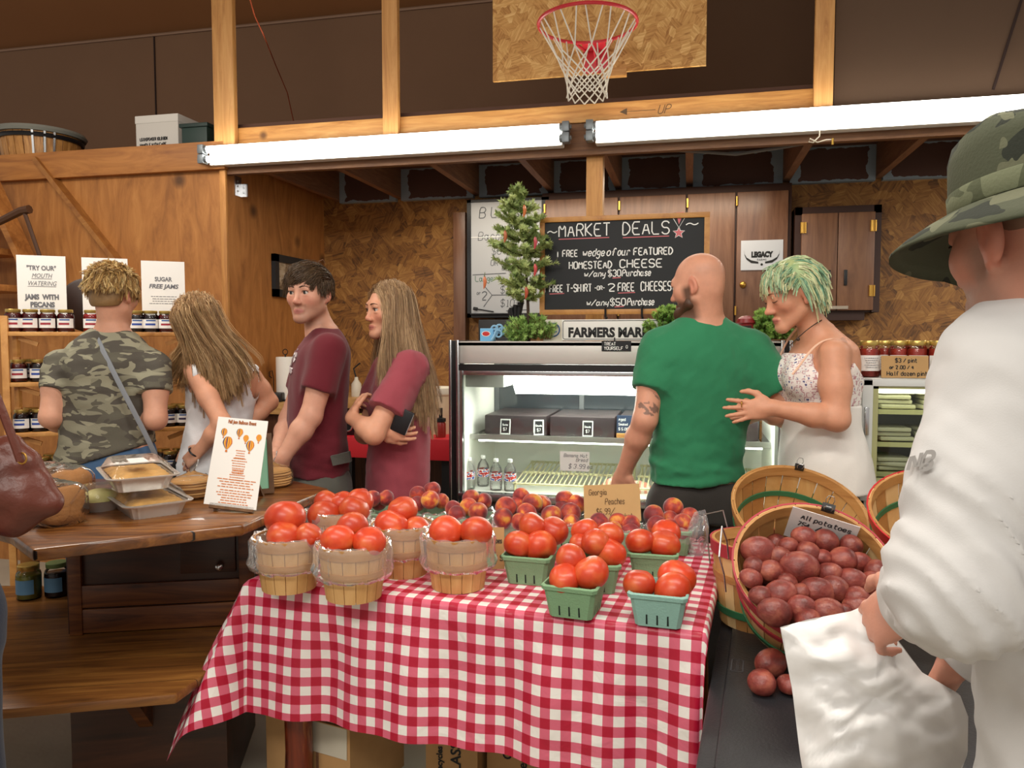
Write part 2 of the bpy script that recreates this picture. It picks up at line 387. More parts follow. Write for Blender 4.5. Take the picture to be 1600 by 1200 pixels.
def print_text(txt, o, R, U, h, mat, parent=None, name='lettering', align='CENTER', fit=None, bold=0, N=.0012, extr=0, shear=0):
 o, R, U = Vector(o), Vector(R).normalized(), Vector(U).normalized(); n = R.cross(U)
 cu = bpy.data.curves.new('t', 'FONT'); cu.body = txt; cu.size = h/.73; cu.align_x = align; cu.offset = bold; cu.extrude = extr; cu.resolution_u = 3; cu.shear = shear
 ob = bpy.data.objects.new('t', cu); COL.objects.link(ob); dg = bpy.context.evaluated_depsgraph_get(); dg.update()
 me = bpy.data.meshes.new_from_object(ob.evaluated_get(dg)); bpy.data.objects.remove(ob)
 v = np.zeros(len(me.vertices)*3); me.vertices.foreach_get('co', v); v = v.reshape(-1, 3)
 f = [tuple(p.vertices) for p in me.polygons]; bpy.data.meshes.remove(me)
 k = 1
 if fit and len(v): k = fit/(v[:, 0].max()-v[:, 0].min())
 vs = [o+R*(a*k)+U*b+n*(c+N+extr) for a, b, c in v]
 return vs, f
def print_lines(name, lines, mat, parent=None, at=None):
 """lines: list of print_text argument tuples/dicts, gathered into one lettering mesh"""
 mb = MB()
 for kw in lines:
  vs, f = print_text(mat=None, **kw); mb.add(vs, f)
 return mb.build(name, mat, parent, smooth=False, at=at)
def scribble(mb, o, R, U, w, n, h, lw):             # lines of print too small to read
 o, R, U = Vector(o), Vector(R).normalized(), Vector(U).normalized(); N = R.cross(U)*.001
 for i in range(n):
  ww = w*random.uniform(.55, 1); x = (w-ww)/2; y = -i*h
  while x < (w+ww)/2:
   l = min(random.uniform(.02, .07)*w*2, (w+ww)/2-x+.002); a = o+R*x+U*y+N
   mb.quad(a, a+R*l, a+R*l+U*lw, a+U*lw); x += l+.02*w
 return mb
# ================================================================ the setting
PLY = wood('plywood', '8A5626', 'A46A32', 'B67C40', (7, 7, 1.6), .6, 2.6, knots=1.4, bump=.08)
OSBW = osb('stained_strand_board', '5A3815', '845624', '9C6B30', 'B48444', 25)
OSBB = osb('raw_strand_board', 'A06C30', 'C08C48', 'D2A25E', 'E6BE7C', 32)
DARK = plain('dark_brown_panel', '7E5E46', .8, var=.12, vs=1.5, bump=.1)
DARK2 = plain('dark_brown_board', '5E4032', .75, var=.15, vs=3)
CONC = plain('concrete', 'A69D8C', .75, var=.2, vs=2.5, bump=.1, bs=40)
YF, YB, XS = 4.2, 5.5, -2.756
struct(MB().lohi((-8, -3, -.1), (6, 7, 0)).build('floor', CONC))
struct(MB().lohi((-8, YF, 0), (XS, YF+.05, 2.56)).build('wall_left', PLY))
struct(MB().lohi((XS-.05, YF+.05, 0), (XS, YB, 2.74)).build('wall_side', PLY))
struct(MB().lohi((XS-.05, YB, 0), (5, YB+.08, 2.74)).build('wall_back', OSBW))
struct(MB().lohi((-9, 6.0, 2.5), (6, 6.08, 4.15)).build('wall_loft', DARK))
m = MB(); m.slab((-9, 6.1, 4.13), (1, 0, 0), Vector((0, -5.5, 2.2)).normalized(), 15, 6.0, .06)
struct(m.build('ceiling', plain('roof_panel', '9A673E', .8, var=.12, vs=1.2)))
# seams of the roof and loft panels
SEAM = plain('seam_strip', '9A7B66', .8)
m = MB(); m.lohi((-9, 5.985, 4.12), (6, 5.999, 4.135)); struct(m.build('trim_1', SEAM))
m = MB()
for x in (-4.6, 1.75, 2.95): m.lohi((x, 5.992, 2.6), (x+.012, 5.999, 4.12))
struct(m.build('trim_2', plain('panel_joint', '2A1812', .8)))
# floor of the loft with its underside over the alcove
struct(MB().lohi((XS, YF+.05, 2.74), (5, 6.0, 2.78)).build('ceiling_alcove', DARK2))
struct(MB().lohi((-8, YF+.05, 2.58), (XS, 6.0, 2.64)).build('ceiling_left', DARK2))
# studs standing on the header
def zpost(px0, px1, z0, z1, y, t=.04):
 a = WB(px0, 100, y); b = WB(px1, 100, y); return MB().lohi((a.x, y, z0), (b.x, y+t, z1), .003)
n = 3
for px0, px1, z0 in ((332, 364, 2.56), (597, 621, 2.56), (1273, 1303, 2.56)):
 struct(zpost(px0, px1, z0, 5.2, YF-.045).build('trim_%d' % n, M_['pine'])); n += 1
struct(zpost(917, 943, 0, 2.56, YF+.05, .09).build('trim_%d' % n, M_['pine'])); n += 1
# header across the alcove: light board above, darker boards under and behind it
a = WB(350, 200, YF); b = WB(1272, 150, YF)
m = MB(); m.lohi((a.x, YF-.001, 2.648), (b.x, YF+.04, 2.745), .004); struct(m.build('trim_%d' % n, M_['pineh'])); n += 1
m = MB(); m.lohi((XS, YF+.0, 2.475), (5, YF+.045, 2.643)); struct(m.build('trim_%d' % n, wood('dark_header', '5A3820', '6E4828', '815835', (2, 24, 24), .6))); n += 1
# beam on top of the left wall
m = MB(); m.lohi((-8, YF-.045, 2.50), (XS+.03, YF, 2.665), .004)
struct(m.build('trim_%d' % n, wood('beam_stained', '8A5426', 'A2682F', 'B67A3C', (1.6, 14, 14), .55, 2, knots=1.8))); n += 1
m = MB(); m.lohi((WB(1303, 150, YF).x, YF-.0, 2.643), (5, YF+.045, 5.2)); struct(m.build('trim_%d' % n, plain('brown_panel_near', '55402F', .8, var=.12, vs=1.5))); n += 1
m = MB(); m.bar(WB(1596, 0, YF-.004), WB(1552, 140, YF-.004), .012, .004, up=(0, 1, 0)); struct(m.build('trim_%d' % n, plain('open_joint', '2A1812', .8))); n += 1
# arrow and UP pencilled on the header
m = MB(); o = WB(968, 166, YF-.002); R = Vector((1, 0, 0)); U = Vector((0, 0, 1))
o.y = YF-.002; o.z = 2.69
ribbon(m, [(.03, 0), (.19, 0)], .003, o, R, U, Vector((0, -.001, 0)))
m.add([o+Vector((.0, -.001, 0)), o+Vector((.04, -.001, -.018)), o+Vector((.04, -.001, .018))], [(0, 1, 2)])
hand(m, 'UP', o+Vector((.2, 0, -.022)), R, U, .045, .004, shear=.3)
tag(m.build('pencil_mark', plain('pencil', '5B4630', .8), smooth=False), 'pencilled arrow and the word UP written on the light header board', 'marking')
# corner strip where the plywood turns
struct(MB().lohi((XS-.02, YF-.022, 0), (XS+.02, YF, 2.5), .003).build('trim_%d' % n, wood('corner_strip', '94602C', 'AE7639', 'BE8748', (20, 20, 2), .6))); n += 1
# diagonal brace on the left wall
p = WB(62, 250, YF-.02); q = WB(200, 425, YF-.02); q = p+(q-p)*1.3
struct(MB().bar(p, q, .03, .1, up=(0, 1, 0)).build('trim_%d' % n, wood('brace_stained', '7E4B20', '94602B', 'A87338', (7, 7, 7), .55, 2))); n += 1
# joists under the loft, with pale blue sealing foam left around the blocking between them
FOAM = None
def foam_mat():
 m, nt, b = newmat('board_with_blue_foam_edges'); L = nt.links
 tc = nd(nt, 'ShaderNodeTexCoord'); sx = nd(nt, 'ShaderNodeSeparateXYZ'); L.new(tc.outputs['Generated'], sx.inputs[0])
 def edge(ax, k):
  a = nd(nt, 'ShaderNodeMath', operation='SUBTRACT'); a.inputs[1].default_value = .5; L.new(sx.outputs[ax], a.inputs[0])
  b_ = nd(nt, 'ShaderNodeMath', operation='ABSOLUTE'); L.new(a.outputs[0], b_.inputs[0])
  c = nd(nt, 'ShaderNodeMath', operation='MULTIPLY'); c.inputs[1].default_value = k; L.new(b_.outputs[0], c.inputs[0]); return c.outputs[0]
 mx = nd(nt, 'ShaderNodeMath', operation='MAXIMUM'); L.new(edge(0, 2.0), mx.inputs[0]); L.new(edge(2, 1.75), mx.inputs[1])
 nz = nd(nt, 'ShaderNodeTexNoise', Scale=16, Detail=5); L.new(tc.outputs['Object'], nz.inputs['Vector'])
 ad = nd(nt, 'ShaderNodeMath', operation='MULTIPLY_ADD'); ad.inputs[1].default_value = .34; L.new(nz.outputs['Fac'], ad.inputs[0]); L.new(mx.outputs[0], ad.inputs[2])
 g = nd(nt, 'ShaderNodeMath', operation='GREATER_THAN'); g.inputs[1].default_value = .95; L.new(ad.outputs[0], g.inputs[0])
 c = nd(nt, 'ShaderNodeMixRGB'); c.inputs[1].default_value = C4('54382E'); c.inputs[2].default_value = C4('8C9AA4'); L.new(g.outputs[0], c.inputs[0])
 L.new(c.outputs[0], b.inputs['Base Color']); b.inputs['Roughness'].default_value = .8
 return m
FOAM = foam_mat()
xs = [WB(p, 285, YB-.12).x for p in (515, 612, 735, 853, 960, 1072, 1225, 1372, 1520)]
for i, x in enumerate(xs):
 struct(MB().lohi((x, YF+.05, 2.53), (x+.045, YB, 2.74)).build('trim_%d' % n, M_['joist'])); n += 1
for x0, x1 in zip(xs[:-1], xs[1:]):
 struct(MB().lohi((x0+.045, YB-.05, 2.51), (x1, YB, 2.74)).build('trim_%d' % n, FOAM)); n += 1
# stair stringer and treads rising at the far left
SW = wood('stair_wood', '8C5628', 'A56B34', 'BC8144', (2, 14, 14), .55)
st = thing('staircase', 'brown wooden open stairs climbing at the left wall', 'stairs', (WB(-40, 480, 3.95).x, 3.95, 0))
m = MB(); p = WB(-26, 262, 4.0); q = WB(70, 470, 4.0); m.bar(p, p+(q-p)*1.0, .04, .12, up=(0, 1, 0)); m.build('stringer', SW, st)
for k, (px, py) in enumerate(((-28, 345), (-14, 395), (4, 452))):
 p = WB(px, py, 4.0); m = MB(); m.lohi((p.x-.75, 3.84, p.z-.02), (p.x+.14, 4.12, p.z+.02), .004); m.build('tread', SW, st)
m = MB(); p = WB(-50, 366, 3.8); m.tube([p, WB(0, 346, 3.8), WB(34, 329, 3.8), WB(46, 327, 3.8)], [.022, .022, .024, .026], 8); m.tube([WB(38, 331, 3.8), WB(62, 400, 3.85), WB(75, 440, 3.85)], .012, 6)
m.build('handrail', plain('dark_rail', '4A2E1C', .4), st)
# ================================================================ light fixtures, hoop, loft
TUBE = emit('tube_light', (1, .97, .9), 13)
WHT = plain('white_enamel', 'E8E8E4', .35)
X, Y_, Z_ = Vector((1, 0, 0)), Vector((0, 1, 0)), Vector((0, 0, 1))
YL = 4.1
SOCK = plain('socket_grey', '7E8488', .4, .5)
def fixture(x0, x1, label):
 t = thing('fluorescent_light', label, 'light', ((x0+x1)/2, YL, 2.573), 0, 'fluorescent tube lights along the header')
 m = MB(); m.lohi((x0+.04, YL+.028, 2.515), (x1-.04, YL+.099, 2.632), .006); m.build('housing', WHT, t)
 for z in (2.545, 2.602):
  m = MB(); m.cyl((x0+.02, YL, z), (x1-.02, YL, z), .0195, 12); m.build('tube', TUBE, t)
  for x, s in ((x0, 1), (x1, -1)):
   m = MB(); m.lohi((x-s*.004, YL-.026, z-.027), (x+s*.035, YL+.03, z+.027), .006); m.cyl((x-s*.014, YL, z), (x, YL, z), .012, 8); m.cyl((x+s*.035, YL, z), (x+s*.05, YL, z), .022, 12)
   m.build('socket', SOCK, t)
 return t
xa = WB(313, 250, YL).x; xb = WB(889, 212, YL).x; xc = WB(917, 212, YL).x
f1 = fixture(xa, xb, 'lit fluorescent tube fixture on the header above the young man and woman, no pull string')
f2 = fixture(xc, xc+2.25, 'lit fluorescent tube fixture on the header with a looped white pull string under it')
m = MB(); p = WB(1281, 203, YL-.01)
m.tube([p, p+Vector((.0, 0, -.03)), p+Vector((-.03, 0, -.06)), p+Vector((-.05, 0, -.055)), p+Vector((-.045, 0, -.04)), p+Vector((-.01, 0, -.06)), p+Vector((.03, 0, -.05)), p+Vector((.055, 0, -.05))], .003, 6)
m.build('pull_string', plain('string', 'E5DCC8', .8), f2)
m = MB(); m.cyl(p+Vector((.06, 0, -.045)), p+Vector((.06, 0, -.075)), .006, 8); m.build('pull_end', plain('brass_bit', 'C9A24A', .3, .8), f2)
hoop = thing('basketball_hoop', 'red basketball rim with white net on an unpainted strand board backboard', 'basketball hoop', (WB(936, 100, 4.12).x, 4.12, 2.88))
BB = 4.12; l = WB(770, 135, BB); r = WB(1103, 112, BB); zb = 2.875
MB().lohi((l.x, BB, zb), (r.x, BB+.02, 4.0)).build('backboard', OSBB, hoop)
m = MB(); m.lohi((l.x+.1, BB+.02, 2.78), (r.x-.12, BB+.034, 4.0));
rc = WB(918, 55, 3.78); rc.z = 2.995; rc.y = 3.775
RED = plain('red_enamel', 'C8303A', .35)
m = MB(); m.ring(rc, .236, .0085, 48, 8); m.build('rim', RED, hoop)
m = MB(); m.lohi((rc.x-.065, BB-.012, rc.z-.12), (rc.x+.065, BB, rc.z+.02), .003)
m.tube([rc+Vector((-.1, .213, 0)), (rc.x-.045, BB-.01, rc.z-.01)], .008, 6); m.tube([rc+Vector((.1, .213, 0)), (rc.x+.045, BB-.01, rc.z-.01)], .008, 6)
m.lohi((rc.x-.06, rc.y+.225, rc.z-.008), (rc.x+.06, BB, rc.z+.004))
m.add([(rc.x-.004, BB, rc.z-.1), (rc.x-.004, BB, rc.z), (rc.x-.004, rc.y+.23, rc.z), (rc.x+.004, BB, rc.z-.1), (rc.x+.004, BB, rc.z), (rc.x+.004, rc.y+.23, rc.z)], [(0, 1, 2), (3, 5, 4), (0, 2, 5, 3)])
m.build('bracket', RED, hoop)
m = MB(); m.lohi((rc.x+.03, BB-.02, 2.85), (rc.x+.16, BB+.02, 2.89)); m.build('support_block', M_['pineh'], hoop)
rows = [(0, .233), (-.15, .150), (-.195, .126), (-.232, .112), (-.265, .102), (-.297, .096), (-.325, .094), (-.35, .098)]
m = MB(); N = 12
for s in (1, -1):
 for k in range(N):
  pts = []
  for i, (z, r_) in enumerate(rows):
   a = 2*PI*(k+s*.5*i+(.16*s if i == 0 else 0))/N; pts.append(rc+Vector((r_*math.cos(a), r_*math.sin(a), z)))
  m.tube(pts, .0036, 5)
m.build('net', plain('white_cord', 'E9E4D6', .8), hoop)
# --- stored on the loft edge
LZ = 2.64
bc = WB(64, 230, 4.42); bc.z = LZ
bk = thing('slatted_tub', 'slatted wooden tub with grey rim stored up on the loft at far left', 'tub', bc)
m = MB(); R_ = .25
for k in range(26):
 a0, a1 = 2*PI*k/26, 2*PI*(k+.9)/26
 vs = [bc+Vector((r*math.cos(a), r*math.sin(a), z)) for z, r in ((.0, R_-.03), (.2, R_)) for a in (a0, a1)]
 vi = [bc+Vector(((r-.01)*math.cos(a), (r-.01)*math.sin(a), z)) for z, r in ((.0, R_-.03), (.2, R_)) for a in (a0, a1)]
 m.add(vs+vi, [(0, 1, 3, 2), (4, 6, 7, 5), (0, 2, 6, 4), (1, 5, 7, 3)])
m.cyl(bc+Vector((0, 0, 0)), bc+Vector((0, 0, .012)), R_-.04, 26)
m.build('slats', wood('tub_slats', '8A5A2A', 'B07B3E', 'C99555', (30, 30, 3), .5), bk)
m = MB(); m.ring(bc+Vector((0, 0, .205)), R_+.01, .02, 36, 6); m.build('rim', plain('grey_plastic', '7E8078', .5), bk)
m = MB(); m.ring(bc+Vector((0, 0, .165)), R_+.001, .011, 36, 6, flat=1.4); m.build('band', M_['black'], bk)
for px in (50, 72, 104):
 m = MB(); a = math.atan2(*(reversed((WB(px, 215, 4.2)-bc).xy))); m.bar(bc+Vector((math.cos(a)*(R_-.025), math.sin(a)*(R_-.025), .0)), bc+Vector((math.cos(a)*(R_+.008), math.sin(a)*(R_+.008), .2)), .012, .012)
 m.build('metal_strap', M_['steel'], bk)
p0 = WB(213, 230, 4.32); p1 = WB(279, 230, 4.32)
bx = thing('white_carton', 'white cardboard carton with black print up on the loft beside the dark green bin', 'carton', ((p0.x+p1.x)/2, 4.42, LZ))
MB().lohi((p0.x, 4.32, LZ), (p1.x, 4.72, LZ+.255), .004).build('body', plain('white_card', 'C9C4BC', .7), bx)
m = MB(); m.lohi((p0.x-.003, 4.317, LZ+.21), (p1.x+.003, 4.723, LZ+.258), .003); m.build('lid', plain('white_card_lid', 'D2CDC5', .7), bx)
m = MB(); hand(m, 'LG DISPENSER 10LB BOX', (p0.x+.03, 4.3195, LZ+.1), X, Z_, .018, .005, fit=.2); hand(m, 'HANDLE WITH CARE', (p0.x+.03, 4.3195, LZ+.065), X, Z_, .018, .005, fit=.19); m.build('lettering', M_['ink'], bx, smooth=False)
p0 = WB(291, 230, 4.3); p1 = WB(333, 230, 4.3)
gb = thing('storage_bin', 'dark green plastic bin on the loft edge beside the tall stud', 'bin', ((p0.x+p1.x)/2, 4.3, LZ))
m = MB(); m.lohi((p0.x+.01, 4.24, LZ), (p1.x-.0, 4.5, LZ+.15), .012); m.build('body', plain('green_plastic', '22352F', .5), gb)
m = MB(); m.lohi((p0.x, 4.23, LZ+.14), (p1.x+.01, 4.51, LZ+.165), .006); m.build('rim', plain('green_plastic_rim', '1E2F2A', .5), gb)
m = MB(); pts = [WB(388, -10, 4.05), WB(398, 25, 4.1), WB(412, 55, 4.2), WB(430, 100, 5.0), WB(449, 145, 5.5), WB(462, 205, 5.9)]
m.tube(pts, .004, 6); tag(m.build('orange_wire', plain('orange_wire', 'B2502E', .5), at=pts[2]), 'thin orange electrical wire hanging from the roof beside the tall left stud', 'wire')
m = MB(); p = [WB(x, y, 4.35) for x, y in ((850, 232), (1000, 232), (1080, 236), (1150, 241), (1230, 229), (1310, 214), (1400, 205), (1500, 206), (1640, 196))]
m.tube(p, .009, 6); tag(m.build('ceiling_cable', plain('grey_cable', '6E6A66', .6), at=p[3]), 'grey cable sagging along the joists under the loft', 'cable')
jb = WA(376, 292, XS+.012)
t = thing('joist_bracket', 'small galvanized metal bracket at the top corner of the plywood side wall', 'bracket', jb)
m = MB(); m.lohi((XS, jb.y-.05, jb.z-.06), (XS+.006, jb.y+.02, jb.z+.06)); m.lohi((XS, jb.y+.014, jb.z-.06), (XS+.05, jb.y+.02, jb.z+.02)); m.build('plate', M_['steel'], t)
for z in (-.03, 0, .03):
 m = MB(); m.cyl((XS+.006, jb.y-.02, jb.z+z), (XS+.009, jb.y-.02, jb.z+z), .006, 8); m.build('screw', M_['wire'], t)
# ================================================================ back wall: cabinets, board, pictures
CAB = wood('cabinet_brown', '5A3826', '704C36', '825D46', (10, 10, 1.2), .38, 2, bump=.05)
CABD = plain('cabinet_dark', '3B2116', .5)
BRASS = plain('brass', 'C79B4B', .3, .9)
YC = 5.34
cx0, cx1 = WB(846, 400, YC).x, WB(1236, 400, YC).x; zt = 2.50; zbm = 1.52
cab = thing('wall_cabinet_run', 'long dark brown wooden wall cupboards behind the chalkboard with a paper taped on', 'cabinet', ((cx0+cx1)/2, YB, zbm))
MB().lohi((cx0, YC+.02, zbm), (cx1, YB, zt), .004).build('body', CABD, cab)
edges = [WB(p, 400, YC).x for p in (850, 966, 1072, 1149, 1232)]
for x0, x1 in zip(edges[:-1], edges[1:]):
 d_ = MB().lohi((x0+.006, YC, zbm+.02), (x1-.006, YC+.022, zt-.05), .006).build('door', CAB, cab)
 kx = x1-.06 if x0 < edges[2] else x0+.05
 m = MB(); m.sphere((kx, YC-.02, 1.84), .022, 12, 8); m.cyl((kx, YC-.02, 1.84), (kx, YC, 1.84), .009, 8); m.build('knob', BRASS, d_)
 for z in (zt-.14, zbm+.12): m = MB(); m.cyl((x0+.005, YC-.006, z), (x0+.005, YC-.006, z+.06), .007, 8); m.build('hinge', BRASS, d_)
# dark panel beside the menu board
x0, x1 = WB(708, 400, 5.4).x, WB(733, 400, 5.4).x
tag(MB().lohi((x0, 5.40, 1.0), (x1-.03, YB, 2.40), .004).build('cabinet_side', CAB, at=((x0+x1)/2, 5.45, 1.0)), 'narrow dark brown upright panel at the edge of the handwritten menu board', 'panel')
# small double cupboard
YS = 5.33; sx0, sx1 = WB(1241, 400, YS).x, WB(1376, 400, YS).x; z1 = WB(1305, 322, YS).z; z0 = WB(1305, 488, YS).z
sc_ = thing('small_cupboard', 'small brown double door wall cupboard with black pulls right of the longer cupboards', 'cabinet', ((sx0+sx1)/2, YB, z0))
MB().lohi((sx0+.03, YS+.03, z0-.05), (sx1-.08, YB, z0)).build('under_shelf', CABD, sc_)
m = MB(); m.lohi((sx0, YS, z0), (sx0+.045, YB, z1)); m.lohi((sx1-.045, YS, z0), (sx1, YB, z1)); m.lohi((sx0, YS, z1-.05), (sx1, YB, z1)); m.lohi((sx0, YS+.02, z0), (sx1, YB, z0+.03)); m.build('frame', CABD, sc_)
xm = (sx0+sx1)/2
CAB2 = wood('cupboard_door', '68452E', '80583E', '906848', (10, 10, 1.2), .4, 2, bump=.05)
for x0, x1, kx, hx in ((sx0+.04, xm-.002, xm-.05, sx0+.05), (xm+.002, sx1-.04, xm+.05, sx1-.05)):
 d_ = MB().lohi((x0, YS-.02, z0+.012), (x1, YS+.002, z1-.045), .005).build('door', CAB2, sc_)
 m = MB(); m.lohi((kx-.01, YS-.034, z0+.17), (kx+.01, YS-.02, z0+.27), .004); m.build('pull', M_['black'], d_)
 for z in (z0+.1, z1-.17):
  m = MB(); m.cyl((hx-.012, YS-.026, z), (hx-.012, YS-.026, z+.07), .008, 8); m.cyl((hx+.012, YS-.026, z), (hx+.012, YS-.026, z+.07), .006, 8); m.lohi((hx-.012, YS-.024, z), (hx+.012, YS-.02, z+.07)); m.build('hinge', BRASS, d_)
m = MB(); m.lohi((xm-.05, YS-.03, z0+.02), (xm+.07, YS-.02, z0+.04)); m.build('latch', plain('latch', 'A99C8C', .4), sc_)
# taped paper
pa = WB(1158, 376, YC-.008); pb = WB(1223, 421, YC-.008)
pp = thing('paper_sign', 'white paper printed LEGACY with black longhorns taped on the brown cupboard', 'sign', ((pa.x+pb.x)/2, YC-.004, pb.z))
MB().lohi((pa.x, YC-.006, pb.z), (pb.x, YC-.003, pa.z)).build('sheet', plain('grey_paper', 'C9CCD2', .7), pp)
w = pb.x-pa.x; xm_ = (pa.x+pb.x)/2; zc = (pa.z+pb.z)/2
m = MB(); vs, f = print_text('LEGACY', (xm_, YC-.006, zc-.012), X, Z_, .034, None, fit=w*.52, bold=.004); m.add(vs, f)
vs, f = print_text('FARMS', (xm_, YC-.006, zc-.038), X, Z_, .014, None, fit=w*.22); m.add(vs, f)
for s in (-1, 1):
 pts = [(s*w*.08, -.05), (s*w*.25, -.042), (s*w*.36, -.022), (s*w*.41, .004), (s*w*.425, .03)]; ws = [.012, .018, .014, .008, .002]
 for (a, b, c, d2) in zip(pts[:-1], pts[1:], ws[:-1], ws[1:]):
  o = Vector((xm_, YC-.0075, zc)); m.add([o+X*a[0]+Z_*(a[1]-c/2), o+X*b[0]+Z_*(b[1]-d2/2), o+X*b[0]+Z_*(b[1]+d2/2), o+X*a[0]+Z_*(a[1]+c/2)], [(0, 1, 2, 3)])
m.sphere((xm_, YC-.0075, zc-.062), (.008, .0005, .008), 8, 6)
m.build('lettering', M_['ink'], pp, smooth=False)
# handwritten menu board
pa = WB(736, 317, 5.36); pb = WB(846, 489, 5.36); YM = 5.36
mb_ = thing('menu_board', 'handwritten white menu board headed BLT in a black frame behind the little spruce', 'board', ((pa.x+pb.x)/2, YM, pb.z))
x0, x1, z0, z1 = pa.x, pb.x, pb.z, pa.z
MB().lohi((x0, YM, z0), (x1, YM+.012, z1)).build('sheet', plain('whiteboard', 'A9ABAE', .35), mb_)
m = MB(); m.lohi((x0-.03, YM-.004, z0-.03), (x0, YB, z1+.02)); m.lohi((x1, YM-.004, z0-.03), (x1+.05, YB, z1+.02)); m.lohi((x0-.03, YM-.004, z1), (x1+.05, YB, z1+.02)); m.lohi((x0-.03, YM-.004, z0-.03), (x1+.05, YB, z0)); m.lohi((x0, YM+.012, z0), (x1, YB, z1))
m.build('frame', M_['black'], mb_)
m = MB(); h = z1-z0; w = x1-x0
def mt(t, u, v, hh, lw=.006, sh=.1): hand(m, t, (x0+u*w, YM, z0+v*h), X, Z_, hh, lw, shear=sh, jit=.02)
mt('B L T s', .12, .86, .075); mt('Bacon', .1, .66, .06, .004); mt('$6.00', .3, .53, .05, .004); mt('OR', .28, .43, .04, .004); mt('2 / 10', .43, .39, .05, .004); mt('or', .08, .17, .025, .003); mt('2', .15, .12, .06); mt('$ 6-', .42, .18, .05, .004); mt('$10-', .42, .06, .05, .004)
o = Vector((x0, YM, z0)); N_ = Vector((0, -.0012, 0))
for p in ([(.2, .24), (.3, .165), (.7, .165)], [(.3, .165), (.18, .06)], [(.02, .35), (.5, .36)], [(.5, .02), (.8, .03)]): ribbon(m, [(a*w, b*h) for a, b in p], .005, o, X, Z_, N_)
m.build('handwriting', plain('marker', '45494E', .6), mb_, smooth=False)
m = MB(); hand(m, 'Large', (x0+.06*w, YM, z0+.29*h), X, Z_, .04, .004); m.build('green_handwriting', plain('green_marker', '3E6B52', .6), mb_, smooth=False)
m = MB(); m.lohi((x0, YM-.003, z0+.685*h), (x1, YM, z0+.69*h)); m.build('rule_line', M_['chalk'], mb_, smooth=False)
m = MB(); p = Vector((x0+.1*w, YM-.02, z0+.03)); m.tube([p, p+Vector((.12, 0, -.02))], .005, 6); m.tube([p+Vector((-.03, 0, .006)), p], .012, 6); m.lohi((x0, YM-.035, z0-.008), (x0+.3, YM, z0)); m.build('marker_tray', M_['black'], mb_)
# dark box standing under the menu board
p = WB(757, 525, 5.1); tag(MB().lohi((p.x-.1, 5.3, 1.0), (p.x+.14, 5.48, 1.62), .01).build('speaker_box', plain('black_box', '1B1B1E', .5), at=(p.x, 5.39, 1.0)), 'plain black box on the wall below the handwritten menu board', 'box')
# framed picture on the side wall
pa = WA(430, 396, XS+.03); pb = WA(480, 468, XS+.03)
pf = thing('picture_frame', 'dark framed picture hung on the plywood side wall behind the young man', 'picture', (XS, (pa.y+pb.y)/2, pb.z))
y0, y1, z0, z1 = pa.y, pb.y+.1, pb.z-.0, pa.z+.0
m = MB(); t_ = .05
m.lohi((XS, y0, z0), (XS+.03, y0+t_, z1)); m.lohi((XS, y1-t_, z0), (XS+.03, y1, z1)); m.lohi((XS, y0, z0), (XS+.03, y1, z0+t_)); m.lohi((XS, y0, z1-t_), (XS+.03, y1, z1)); m.build('frame', plain('black_frame', '23272B', .4), pf)
MB().lohi((XS+.002, y0+.04, z0+.04), (XS+.014, y1-.04, z1-.04)).build('print', osb('old_photograph', '2A1F1A', '6E5740', 'B8A68C', 'C9BEB0', 9, .4), pf)
# ================================================================ refrigerated display case
NEED = {}
def leaf_mat(name, c1, c2, rough=.5, trl=.3):
 m, nt, b = newmat(name); L = nt.links
 tc = nd(nt, 'ShaderNodeTexCoord'); n = nd(nt, 'ShaderNodeTexNoise', Scale=14, Detail=3); L.new(tc.outputs['Object'], n.inputs['Vector'])
 r = ramp(nt, [(.35, c1), (.65, c2)]); L.new(n.outputs['Fac'], r.inputs[0]); L.new(r.outputs[0], b.inputs['Base Color']); b.inputs['Roughness'].default_value = rough
 return m
SPRUCE = leaf_mat('spruce_needles', '6E8A42', 'D0DC92')
FERN = leaf_mat('asparagus_fern', '68903E', 'B4D476')
MOSS = leaf_mat('boxwood_green', '64903A', 'A8CC62')
GLASS = glassy('case_glass', (.96, .99, .98), .97, .01, fres=1.3)
CLEARP = glassy('clear_plastic', (1, 1, 1), .95, .05, bump=.3, bs=60, white=.04)
yF = 3.5; x0, x1 = -1.11, .43; TOP = 1.47
case = thing('display_case', 'stainless glass-fronted refrigerated deli case lit inside, behind the peaches', 'display case', ((x0+x1)/2, yF+.32, 0))
CW = plain('case_white', 'F2F3EA', .4); CBLK = plain('case_black', '1C1A1A', .35); CST = plain('case_steel', 'D0CCC6', .42, .45, var=.08, vs=4)
yB = yF+.64
m = MB(); m.lohi((x0, yF+.02, .0), (x1, yB, .74), .01); m.build('base', plain('case_base', '5A5550', .5), case)
m = MB(); m.lohi((x0+.03, yF-.0, TOP-.105), (x1-.03, yF+.03, TOP), .006); m.lohi((x0+.03, yF, TOP-.02), (x1-.03, yB, TOP)); m.build('fascia', CST, case)
for xa_, xb_ in ((x0, x0+.045), (x1-.045, x1)): m = MB(); m.lohi((xa_, yF-.01, .7), (xb_, yB, TOP+.004), .004); m.build('end_panel', CBLK, case)
for xa_ in (x0-.002, x0+.034, x1-.046, x1-.012):
 m = MB(); m.lohi((xa_, yF-.022, .7), (xa_+.014, yF-.008, TOP+.006), .004); m.build('chrome_strip', M_['steel'], case)
m = MB(); zt_ = TOP-.108; m.lohi((x0+.045, yF-.006, zt_-.03), (x1-.045, yF+.02, zt_)); m.build('glass_top_rail', CBLK, case)
